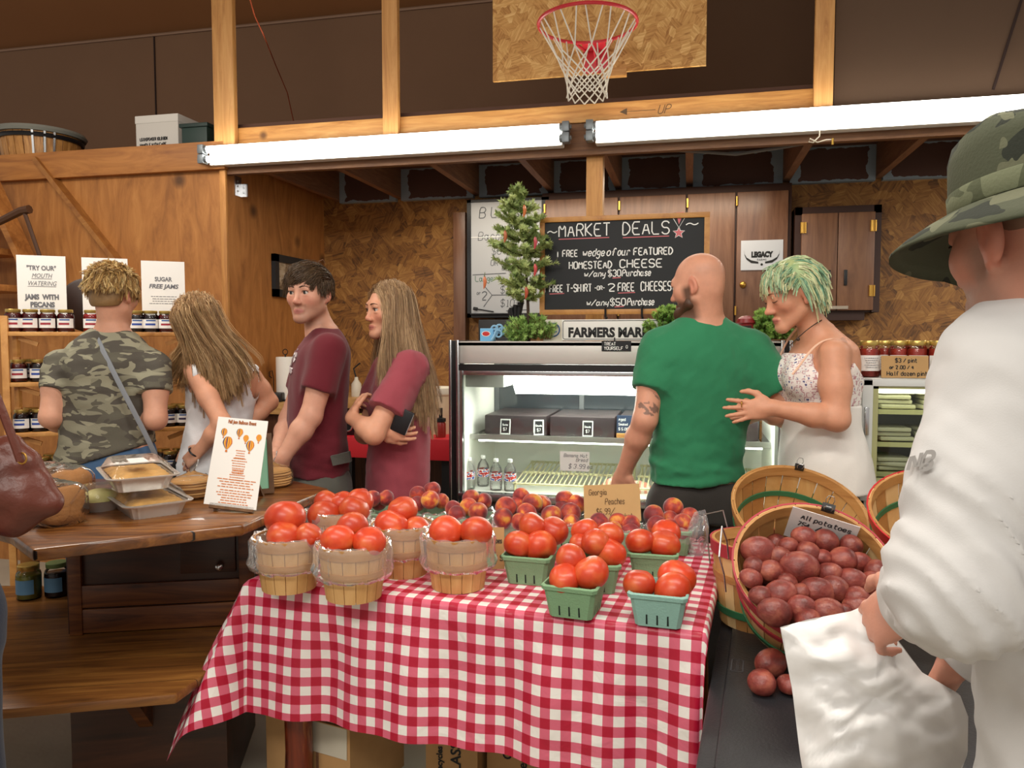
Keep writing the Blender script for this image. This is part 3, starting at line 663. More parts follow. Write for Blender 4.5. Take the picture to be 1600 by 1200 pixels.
m = MB(); m.lohi((x0+.045, yF-.004, zt_-.052), (x1-.045, yF+.015, zt_-.03), .003); m.lohi((x0+.045, yF-.03, .715), (x1-.045, yF+.03, .75), .004); m.lohi((x0+.045, yF-.012, .75), (x0+.062, yF+.006, zt_-.03)); m.build('glass_frame', M_['steel'], case)
m = MB(); m.add([(x0+.06, yF-.008, .75), (x1-.05, yF-.008, .75), (x1-.05, yF+.004, zt_-.05), (x0+.06, yF+.004, zt_-.05), (x0+.06, yF-.002, .75), (x1-.05, yF-.002, .75), (x1-.05, yF+.01, zt_-.05), (x0+.06, yF+.01, zt_-.05)], [(0, 1, 2, 3), (7, 6, 5, 4), (0, 4, 5, 1), (2, 6, 7, 3), (0, 3, 7, 4), (1, 5, 6, 2)])
m.build('glass_front', GLASS, case, smooth=False)
# inner lining: white ends and deck, light canopy, sliding rear doors
m = MB(); m.lohi((x0+.045, yF+.03, .7), (x0+.06, yB, TOP-.03)); m.lohi((x1-.06, yF+.03, .7), (x1-.045, yB, TOP-.03)); m.lohi((x0+.045, yF+.03, .72), (x1-.045, yB, .745)); m.lohi((x0+.045, yB-.02, .74), (x1-.045, yB, .97)); m.lohi((x0+.045, yB-.02, 1.36), (x1-.045, yB, TOP-.02)); m.build('lining', CW, case)
m = MB(); m.add([(x, y, z) for x in (x0+.27, x1-.06) for y, z in ((yF+.06, 1.345), (yF+.22, 1.21), (yF+.22, 1.34), (yF+.06, 1.36))], [(0, 4, 5, 1), (1, 5, 6, 2), (2, 6, 7, 3), (3, 7, 4, 0), (0, 1, 2, 3), (7, 6, 5, 4)])
m.build('light_canopy', emit('case_lamp', (1, 1, .92), 16.0), case, smooth=False)
m = MB(); m.lohi((x0+.06, yF+.05, 1.25), (x0+.25, yF+.24, 1.345), .006); m.build('ballast_box', plain('ballast', '8C8C86', .4), case)
DG = plain('dark_glass', '2E3438', .06, spec=.8)
for i in range(3):
 xa_ = x0+.06+i*.468; m = MB(); m.lohi((xa_, yB-.03+.012*(i % 2), .97), (xa_+.47, yB-.02+.012*(i % 2), 1.36)); d_ = m.build('rear_door', DG, case)
 m = MB(); m.lohi((xa_+.005, yB-.036+.012*(i % 2), .97), (xa_+.03, yB-.03+.012*(i % 2), 1.36)); m.build('door_frame', plain('door_frame_grey', '55585A', .4), d_)
# middle shelf
zs = 1.0
m = MB(); m.lohi((x0+.065, yF+.13, zs), (x1-.065, yB-.05, zs+.008)); m.build('glass_shelf', GLASS, case, smooth=False)
m = MB(); m.lohi((x0+.065, yF+.122, zs-.012), (x1-.065, yF+.132, zs+.014)); m.lohi((x0+.1, yF+.15, zs-.03), (x0+.13, yB-.04, zs)); m.lohi((x1-.13, yF+.15, zs-.03), (x1-.1, yB-.04, zs)); m.build('shelf_frame', plain('shelf_metal', 'B4B4AE', .3, .7), case)
# dark trays on the shelf
for i in range(4):
 xa_ = x0+.12+i*.33
 tag(MB().lohi((xa_, yF+.18, zs+.008), (xa_+.315, yB-.06, zs+.105), .008).build('tray', plain('dark_tray', '33282A', .4) if i == 0 else bpy.data.materials['dark_tray'], at=(xa_, yF+.3, zs)),
  'dark tray of cheese on the middle shelf of the deli case', 'tray', 'dark trays on the case shelf')
m = MB(); m.lohi((x0+.1, yF+.14, zs-.022), (x1-.1, yF+.165, zs-.012)); m.build('shelf_fill_strip', emit('shelf_fill_strip', (1, 1, .88), 7.0), case, smooth=False)  # added glowing strip under the shelf, brightens the case interior
# lower wire racks
RK = plain('rack_wire', 'D9D3A6', .4)
for i in range(2):
 xa_ = x0+.30+i*.58; rk = thing('wire_rack', ('cream wire rack on the case floor beside the water bottles', 'cream wire rack on the case floor behind the bald man')[i], 'rack', (xa_, yF+.3, .78))
 m = MB()
 for k in range(24): m.tube([(xa_+k*.0235, yF+.08, .79), (xa_+k*.0235, yF+.5, .83)], .004, 5)
 m.build('bars', RK, rk)
 m = MB()
 for y, z in ((yF+.08, .785), (yF+.29, .805), (yF+.5, .825)): m.tube([(xa_-.01, y, z), (xa_+.55, y, z)], .006, 6)
 for x in (xa_, xa_+.54): m.tube([(x, yF+.08, .745), (x, yF+.08, .79)], .006, 6); m.tube([(x, yF+.5, .745), (x, yF+.5, .83)], .006, 6)
 m.build('frame', RK, rk)
# water bottles
def bottle_proto():
 b = thing('water_bottle', 'x', 'bottle', (0, 0, 0))
 m = MB(); m.lathe([(0, 0), (.027, .0), (.03, .006), (.03, .05), (.028, .055), (.03, .06), (.03, .092), (.026, .112), (.012, .132), (.011, .14), (0, .14)], seg=18); m.build('body', CLEARP, b)
 m = MB(); m.lathe([(.0306, .05), (.0306, .088)], seg=18); m.build('label_band', LBL, b)
 m = MB(); m.lathe([(0, .139), (.0125, .139), (.0125, .153), (.011, .155), (0, .155)], seg=14); m.build('cap', WHT, b)
 return b
def lblmat():
 m, nt, b = newmat('bottle_wrap'); L = nt.links; tc = nd(nt, 'ShaderNodeTexCoord'); sx = nd(nt, 'ShaderNodeSeparateXYZ'); L.new(tc.outputs['Generated'], sx.inputs[0])
 n = nd(nt, 'ShaderNodeTexNoise', Scale=3.5); L.new(tc.outputs['Generated'], n.inputs['Vector']); r = ramp(nt, [(.42, 'C9302C'), (.47, 'F2F2F2'), (.55, 'F2F2F2'), (.58, '3B57B0')]); r.color_ramp.interpolation = 'CONSTANT'
 L.new(n.outputs['Fac'], r.inputs[0]); L.new(r.outputs[0], b.inputs['Base Color']); b.inputs['Roughness'].default_value = .3; return m
LBL = lblmat(); bp = None
for i, (px, y) in enumerate(((733, yF+.10), (755, yF+.19), (775, yF+.10), (797, yF+.10))):
 p = WB(px, 770, y); lb = ('clear water bottle nearest the left glass edge of the case', 'clear water bottle set back between its neighbours in the case', 'clear water bottle third along the front row in the case', 'clear water bottle at the right end of the row in the case')[i]
 if bp is None: bp = bottle_proto(); bp.location = (p.x, y, .745); bp['label'] = lb; bp['group'] = 'water bottles in the case'
 else: dup(bp, (p.x, y, .745), random.random(), lb)
# chalk price tags on the shelf
for i, (px, lb) in enumerate(((789, 'white framed chalk price tag first from the left on the case shelf'), (842, 'white framed chalk price tag standing open like a tent on the case shelf'), (918, 'white framed chalk price tag below the middle of the lit canopy on the case shelf'))):
 p = WB(px, 690, yF+.15); p.z = zs+.014; p.y = yF+.15
 t = thing('price_tag', lb, 'price tag', p, 0, 'chalk price tags')
 w, h = .05, .075; R = Vector((math.cos(.25*(i == 1)), math.sin(.25*(i == 1)), 0)); Nn = R.cross(Z_)
 U = (Z_-Nn*.18).normalized()
 m = MB(); m.slab(p-R*w/2, R, U, w, .007, .006); m.slab(p-R*w/2+U*(h-.007), R, U, w, .007, .006); m.slab(p-R*w/2, R, U, .007, h, .006); m.slab(p+R*(w/2-.007), R, U, .007, h, .006)
 m.slab(p-R*w/2-Nn*.04, R, (Z_+Nn*.35).normalized(), .006, h, .004)
 m.build('frame', WHT, t); m = MB(); m.slab(p-R*(w/2-.004)+U*.004, R, U, w-.008, h-.008, .003); m.build('slate', M_['black'], t)
 m = MB(); hand(m, 'Gouda' if i else 'Swiss', p+U*.042+Nn*.001, R, U, .009, .0018, 'C'); hand(m, '$7', p+U*.018+Nn*.001, R, U, .014, .002, 'C'); m.build('handwriting', M_['chalk'], t, smooth=False)
# chalk easel near his arm
p = WB(975, 690, yF+.15); p.z = zs+.014; p.y = yF+.15
t = thing('price_easel', 'small blue chalk price board on a wooden foot beside the man in the green shirt', 'price tag', p)
m = MB(); m.slab(p+Vector((-.035, 0, .02)), X, Z_, .1, .085, .005); m.build('slate', plain('blue_slate', '2B3C5A', .6), t)
m = MB(); m.lohi((p.x-.035, p.y-.012, p.z), (p.x+.06, p.y+.02, p.z+.02), .002); m.build('foot', M_['pineh'], t)
m = MB(); hand(m, 'Aged', p+Vector((-.026, -.001, .08)), X, Z_, .013, .0022); hand(m, 'Smoked', p+Vector((-.026, -.001, .058)), X, Z_, .011, .0022); hand(m, '$ 5.00', p+Vector((-.026, -.001, .035)), X, Z_, .012, .0022); m.build('handwriting', M_['chalk'], t, smooth=False)
# price card on the glass
pa = WB(875, 705, yF-.012); pb = WB(921, 737, yF-.012)
t = thing('price_card', 'white handwritten price card taped inside the case glass under the shelf', 'card', (pa.x, yF-.012, pb.z)); wv = pb.x-pa.x; hv = pa.z-pb.z
m = MB(); m.slab((pa.x, yF-.013, pb.z), X, Z_, wv, hv, .002); m.build('sheet', M_['paper'], t)
m = MB(); o = Vector((pa.x, yF-.013, pb.z)); hand(m, 'Banana Nut', o+X*.018+Z_*hv*.72, X, Z_, .016, .002, shear=.2); hand(m, 'Bread', o+X*.075+Z_*hv*.5, X, Z_, .016, .002, shear=.2); hand(m, '$ 3.99 ea', o+X*.04+Z_*hv*.14, X, Z_, .02, .0025, shear=.2); m.build('handwriting', M_['greyink'], t, smooth=False)
# wrapped package at his hand
p = WB(962, 757, yF+.2); m = MB(); m.sphere(p+Vector((.0, .0, -.03)), (.075, .06, .065), 20, 12); m.sphere(p+Vector((.1, .02, -.03)), (.08, .06, .05), 20, 12)
def pkgmat():
 m, nt, b = newmat('striped_wrap'); L = nt.links; tc = nd(nt, 'ShaderNodeTexCoord'); wv = nd(nt, 'ShaderNodeTexWave', Scale=12, Distortion=1.5); L.new(tc.outputs['Object'], wv.inputs['Vector'])
 r = ramp(nt, [(.3, 'E9D9CC'), (.7, 'E59B86')]); L.new(wv.outputs['Fac'], r.inputs[0]); L.new(r.outputs[0], b.inputs['Base Color']); b.inputs['Roughness'].default_value = .4; return m
tag(m.build('wrapped_package', pkgmat(), at=p), 'pink striped wrapped package lying in the case by the hand of the bald man', 'package')
# TREAT YOURSELF tag on the fascia
pa = WB(940, 533, yF-.006); pb = WB(986, 549, yF-.006)
t = thing('chalk_label', 'black chalk label reading TREAT YOURSELF on the steel top edge of the case', 'label', (pa.x, yF-.004, pb.z)); hv = pa.z-pb.z
m = MB(); m.slab((pa.x, yF-.004, pb.z), X, Z_, pb.x-pa.x, hv, .003); m.build('plate', M_['black'], t)
m = MB(); o = Vector((pa.x, yF-.004, pb.z)); hand(m, 'TREAT', o+X*.012+Z_*hv*.58, X, Z_, .014, .0025); hand(m, 'YOURSELF', o+X*.012+Z_*hv*.15, X, Z_, .014, .0025); hand(m, 'O', o+X*.11+Z_*hv*.3, X, Z_, .013, .002); m.build('handwriting', M_['chalk'], t, smooth=False)
# ================================================================ on top of the case
YT = 3.66
pa = WB(844, 339, YT); pb = WB(1107, 492, YT); pa2 = WB(1107, 332, YT)
bw = pb.x-pa.x; zb_ = WB(975, 491, YT).z; zt_ = WB(975, 336, YT).z; bh = zt_-zb_
cb = thing('chalkboard', 'large wood-framed chalkboard headed MARKET DEALS standing on the case', 'chalkboard', (pa.x+bw/2, YT, TOP))
m = MB(); fw = .024
m.lohi((pa.x, YT-.012, zb_+fw), (pa.x+fw, YT+.012, zt_-fw)); m.lohi((pb.x-fw, YT-.012, zb_+fw), (pb.x, YT+.012, zt_-fw)); m.lohi((pa.x, YT-.012, zt_-fw), (pb.x, YT+.012, zt_), .003); m.lohi((pa.x, YT-.012, zb_), (pb.x, YT+.012, zb_+fw), .003)
m.build('frame', wood('oak_frame', 'A86E34', 'C08742', 'CC9650', (6, 6, 6), .45), cb)
MB().lohi((pa.x+.01, YT-.002, zb_+.01), (pb.x-.01, YT+.008, zt_-.01)).build('slate', plain('slate_board', '232527', .65, var=.25, vs=5), cb)
LN = {}; m = MB(); mr = MB(); o = Vector((pa.x, YT-.002, zb_))
def ch(t, u, v, wv, h, lw, sh=0): hand(LN.setdefault(round(v*8) if v < .75 else 9, MB()), t, o+X*(u*bw)+Z_*(v*bh), X, Z_, h*bh, lw, 'L', fit=wv*bw, shear=sh, jit=.015)
ch('~', .045, .815, .06, .09, .005); ch('MARKET', .118, .80, .305, .125, .0058); ch('DEALS', .50, .80, .27, .125, .0058); ch('~', .865, .85, .07, .09, .005)
ch('1', .108, .595, .002, .06, .0055); ch('FREE', .14, .595, .09, .065, .0055); ch('wedge', .26, .595, .13, .075, .005, .2); ch('of', .405, .595, .05, .075, .005, .2); ch('our', .47, .595, .07, .075, .005, .2); ch('FEATURED', .565, .595, .225, .07, .0058)
ch('HOMESTEAD', .18, .47, .255, .07, .0055); ch('CHEESE', .485, .47, .245, .08, .0058)
ch('w/any', .27, .385, .125, .06, .0045, .2); ch('$30', .415, .385, .075, .065, .005); ch('Purchase', .498, .385, .165, .065, .005, .15)
ch('1', .03, .235, .002, .08, .0055); ch('FREE', .06, .235, .08, .07, .0055); ch('T-SHIRT', .165, .235, .15, .075, .0055); ch('-OR-', .335, .25, .06, .04, .004); ch('2', .415, .235, .038, .075, .0055); ch('FREE', .475, .235, .095, .08, .0055); ch('CHEESES', .61, .235, .175, .09, .0055)
ch('w/any', .285, .09, .13, .06, .0045, .2); ch('$50', .43, .09, .09, .07, .005); ch('Purchase', .53, .09, .155, .07, .005, .15)
for a, b, v in ((.115, .42, .775), (.5, .77, .772), (.06, .15, .215), (.475, .575, .215), (.44, .49, .368), (.455, .51, .075)): mu_ = MB(); ribbon(mu_, [(a*bw, v*bh), (b*bw, (v+.004)*bh)], .004, o, X, Z_, Vector((0, -.0012, 0))); mu_.build('pink_underline', M_['redchalk'], cb, smooth=False)
c = o+X*(.825*bw)+Z_*(.805*bh)+Vector((0, -.0012, 0)); star = [c+X*(.028*r*math.sin(a))+Z_*(.028*r*math.cos(a)) for k in range(10) for a, r in ((k*PI/5, 1 if k % 2 == 0 else .42),)]
mr.add(star, [tuple(range(9, -1, -1))])
mr.add([c+X*-.014+Z_*.092, c+Z_*.038, c+X*.022+Z_*.094], [(0, 1, 2)])
ribbon(m, [(.79*bw, .955*bh), (.825*bw, .855*bh), (.86*bw, .955*bh), (.79*bw, .955*bh)], .003, o, X, Z_, Vector((0, -.0014, 0)))
st_ = [((p-o).x, (p-o).z) for p in star]; ribbon(m, st_+[st_[0]], .003, o, X, Z_, Vector((0, -.0014, 0)))
m.build('chalk_outline', M_['chalk'], cb, smooth=False); mr.build('pink_exclamation_mark', M_['redchalk'], cb, smooth=False)
for q in LN.values(): q.build('chalk_lettering', M_['chalk'], cb, smooth=False)
for px in (946, 1003):
 p = WB(px, 490, YT-.03); m = MB(); m.tube([(p.x, YT+.06, TOP), (p.x, YT+.02, zb_-.012), (p.x, YT-.03, zb_-.012), (p.x, YT-.035, zb_+.03), (p.x+.006, YT-.03, zb_+.036)], .005, 6); m.tube([(p.x, YT-.0, zb_-.012), (p.x, YT-.06, TOP+.005)], .005, 6); m.build('easel_hook', M_['black'], cb)
# FARMERS MARKET plate
YP = 3.57; pa = WB(878, 499, YP); pb = WB(1046, 524, YP); hv = WB(940, 499, YP).z-TOP-.004; wv = pb.x-pa.x
t = thing('street_sign', 'white metal plate sign reading FARMERS MARKET below the chalkboard', 'sign', (pa.x+wv/2, YP, TOP)); zq = TOP+.004
m = MB(); m.box((pa.x+wv/2, YP, zq+hv/2), (wv, .004, hv), None, .0019); m.build('plate', plain('sign_white', 'E3E2DC', .35), t)
m = MB(); b = .006; oo = Vector((pa.x, YP-.0022, zq)); ribbon(m, [(b*2, b), (wv-b*2, b), (wv-b, b*2), (wv-b, hv-b*2), (wv-b*2, hv-b), (b*2, hv-b), (b, hv-b*2), (b, b*2), (b*2, b)], .003, oo, X, Z_, Vector((0, -.0006, 0))); m.build('border', M_['ink'], t, smooth=False)
print_lines('lettering', [dict(txt='FARMERS MARKET', o=(pa.x+wv/2, YP-.0024, zq+.017), R=X, U=Z_, h=.044, fit=wv*.88, bold=.003, N=.0006)], M_['ink'], t)
m = MB(); m.tube([(pa.x+wv*.5, YP+.04, TOP+.002), (pa.x+wv*.5, YP-.012, TOP+.003), (pa.x+wv*.5, YP-.012, TOP+.018)], .003, 6); m.tube([(pa.x+wv*.5, YP+.003, TOP+.002), (pa.x+wv*.5, YP+.006, TOP+.06)], .003, 6); m.build('stand', M_['black'], t)
# tile with a blue emblem
pa = WB(849, 499, YP+.02); pb = WB(879, 524, YP+.02); t = thing('tile', 'cream decorative tile with a round blue emblem beside the FARMERS MARKET plate', 'tile', ((pa.x+pb.x)/2, YP+.03, TOP)); wv = pb.x-pa.x; hv = pa.z-TOP
m = MB(); m.slab((pa.x, YP+.02, TOP), X, (Z_+Y_*.1).normalized(), wv, hv, .006); m.build('body', plain('cream_tile', 'CFC9B6', .3), t)
c = Vector((pa.x+wv/2, YP+.0215, TOP+hv*.52)); m = MB(); Mx = Matrix.Rotation(PI/2-.1, 3, 'X'); m.ring(c, .031, .003, 24, 5, Mx); m.sphere(c+Z_*.008, (.014, .002, .01), 10, 6); m.sphere(c-Z_*.008, (.02, .002, .007), 10, 6); m.build('emblem', plain('emblem_blue', '3E6394', .4), t)
# small blue carton
pa = WB(750, 506, YP); pb = WB(780, 527, YP); t = thing('gift_box', 'small light blue carton with a red oval and blue ribbon on the case', 'box', ((pa.x+pb.x)/2, YP+.03, TOP));
m = MB(); m.lohi((pa.x, YP, TOP), (pa.x+.065, YP+.06, TOP+.062), .003); m.build('carton', plain('sky_blue', '6FB1DC', .5), t)
m = MB(); m.sphere((pa.x+.03, YP-.0005, TOP+.036), (.02, .0015, .012), 16, 8); m.build('red_oval', plain('red_oval', 'C0302E', .4), t)
m = MB(); m.ring((pa.x+.03, YP-.001, TOP+.036), .012, .0015, 20, 5, Matrix.Rotation(PI/2, 3, 'X'), rx=.02); m.build('oval_border', WHT, t)
m = MB()
for k in range(5):
 a = k*1.25; m.ring(Vector((pa.x+.085, YP+.02, TOP+.05))+Vector((math.cos(a)*.02, -.004*k, math.sin(a)*.014)), .016, .005, 14, 5, Matrix.Rotation(a, 3, 'Y') @ Matrix.Rotation(PI/2, 3, 'X'))
m.tube([(pa.x+.08, YP, TOP+.05), (pa.x+.07, YP-.01, TOP+.02), (pa.x+.06, YP-.012, TOP+.006)], .006, 5)
m.build('ribbon', plain('blue_ribbon', '8AB9D8', .6), t)
# black scrap bow
m = MB(); c = WB(806, 497, YP+.08)
for k in range(9):
 a = k*.8; m.tube([c+Vector((0, 0, -.07)), c+Vector((.03*math.cos(a), .02*math.sin(a), -.01+.012*k)), c+Vector((.045*math.cos(a+.5), .03*math.sin(a), .0+.01*k))], [.01, .012, .004], 6)
m.tube([c+Vector((-.0, 0, -.07)), c+Vector((-.08, 0, -.08)), c+Vector((-.12, -.01, TOP-c.z+.01))], .012, 6); m.tube([c+Vector((0, 0, -.07)), (c.x, c.y, TOP)], .02, 6)
tag(m.build('black_bow', plain('black_ribbon', '141416', .6), at=(c.x, c.y, TOP)), 'black ribbon bow standing at the foot of the little spruce tree', 'ribbon')
def needles(mb, pts, n, ln, wd_, spread=1.0, up=.3):
 """thin needle blades all round a twig"""
 pts = [Vector(p) for p in pts]
 for i in range(n):
  t = random.random()**.9*(len(pts)-1.001); k = int(t); p = pts[k].lerp(pts[k+1], t-k); d = (pts[k+1]-pts[k]).normalized()
  s = Vector((random.gauss(0, 1), random.gauss(0, 1), random.gauss(0, 1))); s = (s-d*s.dot(d)).normalized()
  v = (s*spread+d*random.uniform(.5, 1.1)+Vector((0, 0, up*.3))).normalized()*ln*random.uniform(.7, 1.15)
  w = d.cross(v).normalized()*wd_
  mb.add([p-w*.5, p+v*.5-w+d*.001, p+v, p+v*.5+w, p+w*.5], [(0, 1, 2, 3, 4)])
# little spruce with pepper ornaments
tb = WB(826, 512, 3.6); tb.z = TOP; tp = WB(814, 294, 3.6)
tr = thing('spruce_tree', 'little green artificial spruce tree standing on the left of the case', 'tree', tb)
def trunk(t): return tb.lerp(tp, t)+X*(.006*math.sin(t*5))
m = MB(); m.tube([trunk(k/10) for k in range(11)], [.009-.0065*k/10 for k in range(11)], 8)
mf = MB()
brs = [(812, 330, -36, 0, .83), (0,)*5]
specs = [(.96, 10), (.86, 7), (.76, 8), (.66, 8), (.56, 9), (.46, 8), (.36, 7), (.28, 5)]
tips = [(-.10, 405, .55), ]
for t, nb in specs:
 base = trunk(t); rad = .035+.165*max(0, 1-abs(t-.55)/.62)**.9 if t < .9 else .028
 for k in range(nb):
  a = 2*PI*(k+random.random()*.6)/nb+t*7; rr = rad*random.uniform(.65, 1.1)
  rr *= (1.0 if math.cos(a) < 0 else .78)
  e = base+Vector((math.cos(a)*rr, math.sin(a)*rr*.8, rr*random.uniform(.15, .5)))
  mid = base.lerp(e, .5)+Vector((0, 0, -.012))
  m.tube([base, mid, e], [.004, .003, .0015], 5)
  needles(mf, [base.lerp(mid, .3), mid, e], int(90+rr*1100), .026, .0028)
  for q in range(3 if rr > .08 else 1):
   b0 = base.lerp(e, random.uniform(.4, .8)); b1 = b0+Vector((random.gauss(0, .03), random.gauss(0, .03), random.uniform(.0, .03)))
   needles(mf, [b0, b1], 45, .024, .0022)
needles(mf, [trunk(.8), trunk(1.0)], 90, .026, .0022)
needles(mf, [trunk(.97), trunk(1.03)], 70, .022, .0022)
m.build('trunk', plain('bark', '3E2E22', .8), tr); mf.build('foliage', SPRUCE, tr, smooth=False)
def pepper(px, py, c, lb):
 p = WB(px, py, 3.49); t = thing('pepper_ornament', lb, 'ornament', p, 0, 'pepper ornaments on the spruce')
 m = MB(); m.tube([p, p+Vector((.001, 0, -.012)), p+Vector((.003, 0, -.026)), p+Vector((.0, 0, -.045)), p+Vector((-.004, 0, -.058))], [.003, .0085, .0085, .006, .001], 8); m.build('pod', plain('pepper_'+c, c, .3), t)
 m = MB(); m.tube([p+Vector((0, .01, .02)), p+Vector((0, 0, .004)), p], [.0015, .002, .005], 6); m.build('stem', plain('pepper_stem', '4C5A2A', .6) if 'pepper_stem' not in bpy.data.materials else bpy.data.materials['pepper_stem'], t)
for px, py, c, lb in ((819, 320, 'C7713C', 'orange pepper ornament hanging highest on the little spruce'), (789, 360, 'B96A44', 'dull orange pepper ornament left of the spruce trunk'), (836, 370, 'B84A52', 'pink red pepper ornament beside the chalkboard frame on the spruce'),
 (757, 432, 'D27A50', 'pale orange pepper ornament at the tip of the lowest left spruce branch'), (836, 412, 'C44B4B', 'red pepper ornament under a green bow on the right of the spruce'), (822, 448, 'B3543A', 'rust red pepper ornament low on the right of the spruce')): pepper(px, py, c, lb)
def greenery(name, lb, blobs, nsp, nn, ln, mat, base):
 g = thing(name, lb, 'greenery', base); mf = MB(); ms = MB()
 for _ in range(nsp):
  px, py, rx, ry = random.choice(blobs); y = 3.56+random.uniform(-.05, .1)
  a = random.uniform(0, 2*PI); q = random.random()**.5
  e = WB(px+rx*q*math.cos(a), py+ry*q*math.sin(a), y)
  b0 = Vector((base[0]+(e.x-base[0])*.75, 3.58, max(base[2]+.01, e.z-.05) if e.z > base[2]-.01 else base[2]+.02))
  mid = b0.lerp(e, .5)+Vector((0, -.01, .012)); ms.tube([b0, mid, e], [.002, .0016, .001], 4)
  needles(mf, [b0, mid, e], nn, ln, .0016, .9)
 ms.build('stems', M_['joist'], g); mf.build('foliage', mat, g, smooth=False)
p = WB(828, 520, 3.56); greenery('fern_garland', 'feathery green fern garland at the foot of the spruce drooping over the case edge', [(830, 505, 38, 14), (805, 515, 22, 14), (812, 528, 18, 14), (850, 512, 22, 10)], 170, 60, .02, FERN, (p.x, 3.56, TOP))
p = WB(1040, 520, 3.56); greenery('moss_topiary', 'bright green leafy bush on the case between the plate sign and the bald man', [(1040, 500, 22, 22), (1052, 492, 20, 18), (1020, 510, 16, 12)], 260, 70, .016, MOSS, (p.x, 3.56, TOP))
p = WB(1205, 520, 3.5); greenery('leafy_bush', 'bright green leafy bush on the case between the bald man and the green-haired woman', [(1195, 500, 18, 18), (1215, 515, 24, 12), (1200, 510, 20, 16)], 260, 70, .016, MOSS, (p.x, 3.5, TOP))
p = WB(1166, 500, 3.55); t = thing('red_lantern', 'little red metal lantern behind the shoulder of the bald man', 'lantern', (p.x, p.y, TOP)); c = Vector((p.x, p.y, TOP))
m = MB(); m.lathe([(0, 0), (.04, 0), (.042, .02), (.034, .028), (.034, .075), (.042, .082), (.038, .1), (.02, .112), (0, .114)], c, 16); m.build('body', plain('red_lantern', '8E2326', .35), t)
m = MB(); m.lohi((c.x-.02, c.y-.036, c.z+.035), (c.x+.02, c.y+.036, c.z+.07)); m.build('pane', plain('lantern_pane', '3A2A2A', .2), t)
# ================================================================ freezer with jars at right
yf = 3.21; l = WB(1346, 600, yf); zt_ = 1.33; xr = l.x+.72
zd_ = WB(1400, 757, yf).z
fz = thing('freezer', 'white upright cabinet freezer with a glass door, salsa jars standing on top', 'freezer', (l.x+.36, yf+.3, 0))
m = MB(); m.lohi((l.x, yf+.03, 0), (xr, yf+.06, zd_-.06)); m.lohi((l.x, yf+.03, 0), (l.x+.03, yf+.55, zt_), .004); m.lohi((xr-.03, yf+.03, 0), (xr, yf+.55, zt_), .004); m.lohi((l.x, yf+.02, zt_-.03), (xr, yf+.55, zt_), .004); m.lohi((l.x, yf+.52, 0), (xr, yf+.55, zt_)); m.lohi((l.x, yf+.03, 0), (xr, yf+.55, .55)); m.build('body', plain('freezer_white', 'D9DAD4', .4), fz)
zd = WB(1400, 757, yf).z; za = WB(1400, 604, yf).z; xl = WB(1363, 680, yf).x; xe = l.x+.5
GAS = plain('door_gasket', 'A8A878', .5)
d_ = MB(); d_.lohi((l.x+.005, yf, zd-.05), (xl, yf+.03, zt_-.005), .004); d_.lohi((xe, yf, zd-.05), (xr-.005, yf+.03, zt_-.005), .004); d_.lohi((l.x+.005, yf, za), (xr-.005, yf+.03, zt_-.005), .004); d_.lohi((l.x+.005, yf, zd-.07), (xr-.005, yf+.03, zd), .004)
d_ = d_.build('door', plain('freezer_door', 'CFD2D0', .35), fz)
m = MB(); t_ = .02; m.lohi((xl, yf+.008, zd), (xl+t_, yf+.03, za)); m.lohi((xl, yf+.008, zd), (xe, yf+.03, zd+t_)); m.lohi((xe-t_, yf+.008, zd), (xe, yf+.03, za)); m.lohi((xl, yf+.008, za-t_*.5), (xe, yf+.03, za)); m.build('gasket', GAS, d_)
m = MB(); m.lohi((xl+t_, yf+.015, zd+t_), (xe-t_, yf+.02, za-.01)); m.build('pane', GLASS, d_, smooth=False)
m = MB(); m.lohi((l.x+.012, yf-.02, zd+.19), (l.x+.028, yf, zd+.3), .004); m.build('handle', M_['steel'], d_)
m = MB(); m.lohi((l.x+.06, yf+.06, za-.03), (xr-.06, yf+.1, za-.01)); m.build('lamp', emit('freezer_lamp', (1, 1, .8), 3.0), fz)
for k, z in enumerate((zd+.02, zd+.14, zd+.27)):
 m = MB(); m.lohi((l.x+.03, yf+.08, z), (xr-.03, yf+.5, z+.008)); m.lohi((l.x+.03, yf+.075, z-.004), (xr-.03, yf+.085, z+.014)); m.build('shelf', plain('freezer_shelf', 'C9C489', .4) if k == 0 else bpy.data.materials['freezer_shelf'], fz)
 for j in range(3):
  c = Vector((l.x+.15+j*.16, yf+.2, z+.012)); m = MB()
  for q in range(3+(k == 2)): m.box(c+Vector((random.uniform(-.01, .01), random.uniform(-.01, .01), .011+.019*q)), (.13, .16, .017), random.uniform(-.2, .2), .007)
  tag(m.build('frozen_packs', plain('frosted_pack', 'C3BF9E', .3) if k+j == 0 else bpy.data.materials['frosted_pack'], at=c), 'pile of frosted flat food packs on the %s freezer shelf' % ('lowest', 'middle', 'top')[k], 'food packs', 'frosted packs in the freezer')
def jar_proto(name, cont, r, h, fill, lblm, lid, cat='jar'):
 j = thing(name, 'x', cat, (0, 0, 0))
 m = MB(); m.lathe([(0, 0), (r*.9, 0), (r, r*.12), (r, h*.70), (r*.93, h*.78), (r*.78, h*.84), (r*.78, h*.9), (0, h*.9)], seg=20); m.build('glass', JG, j)
 m = MB(); f = fill*h; m.lathe([(0, .003), (r*.86, .003), (r*.96, r*.14), (r*.96, min(f, h*.69)), (r*.9, f) if f > h*.7 else (r*.9, f), (0, f)], seg=20); m.build('contents', cont, j)
 m = MB(); m.lathe([(0, h*.865), (r*.84, h*.865), (r*.86, h*.875), (r*.86, h*.985), (r*.82, h), (0, h)], seg=20); m.build('lid', lid, j)
 m = MB(); a = 1.15; m.lathe([(r*1.012, h*.18), (r*1.012, h*.6)], seg=14, a0=-PI/2-a, a1=-PI/2+a); lb = m.build('paper_label', M_['paper'], j)
 return j, lb
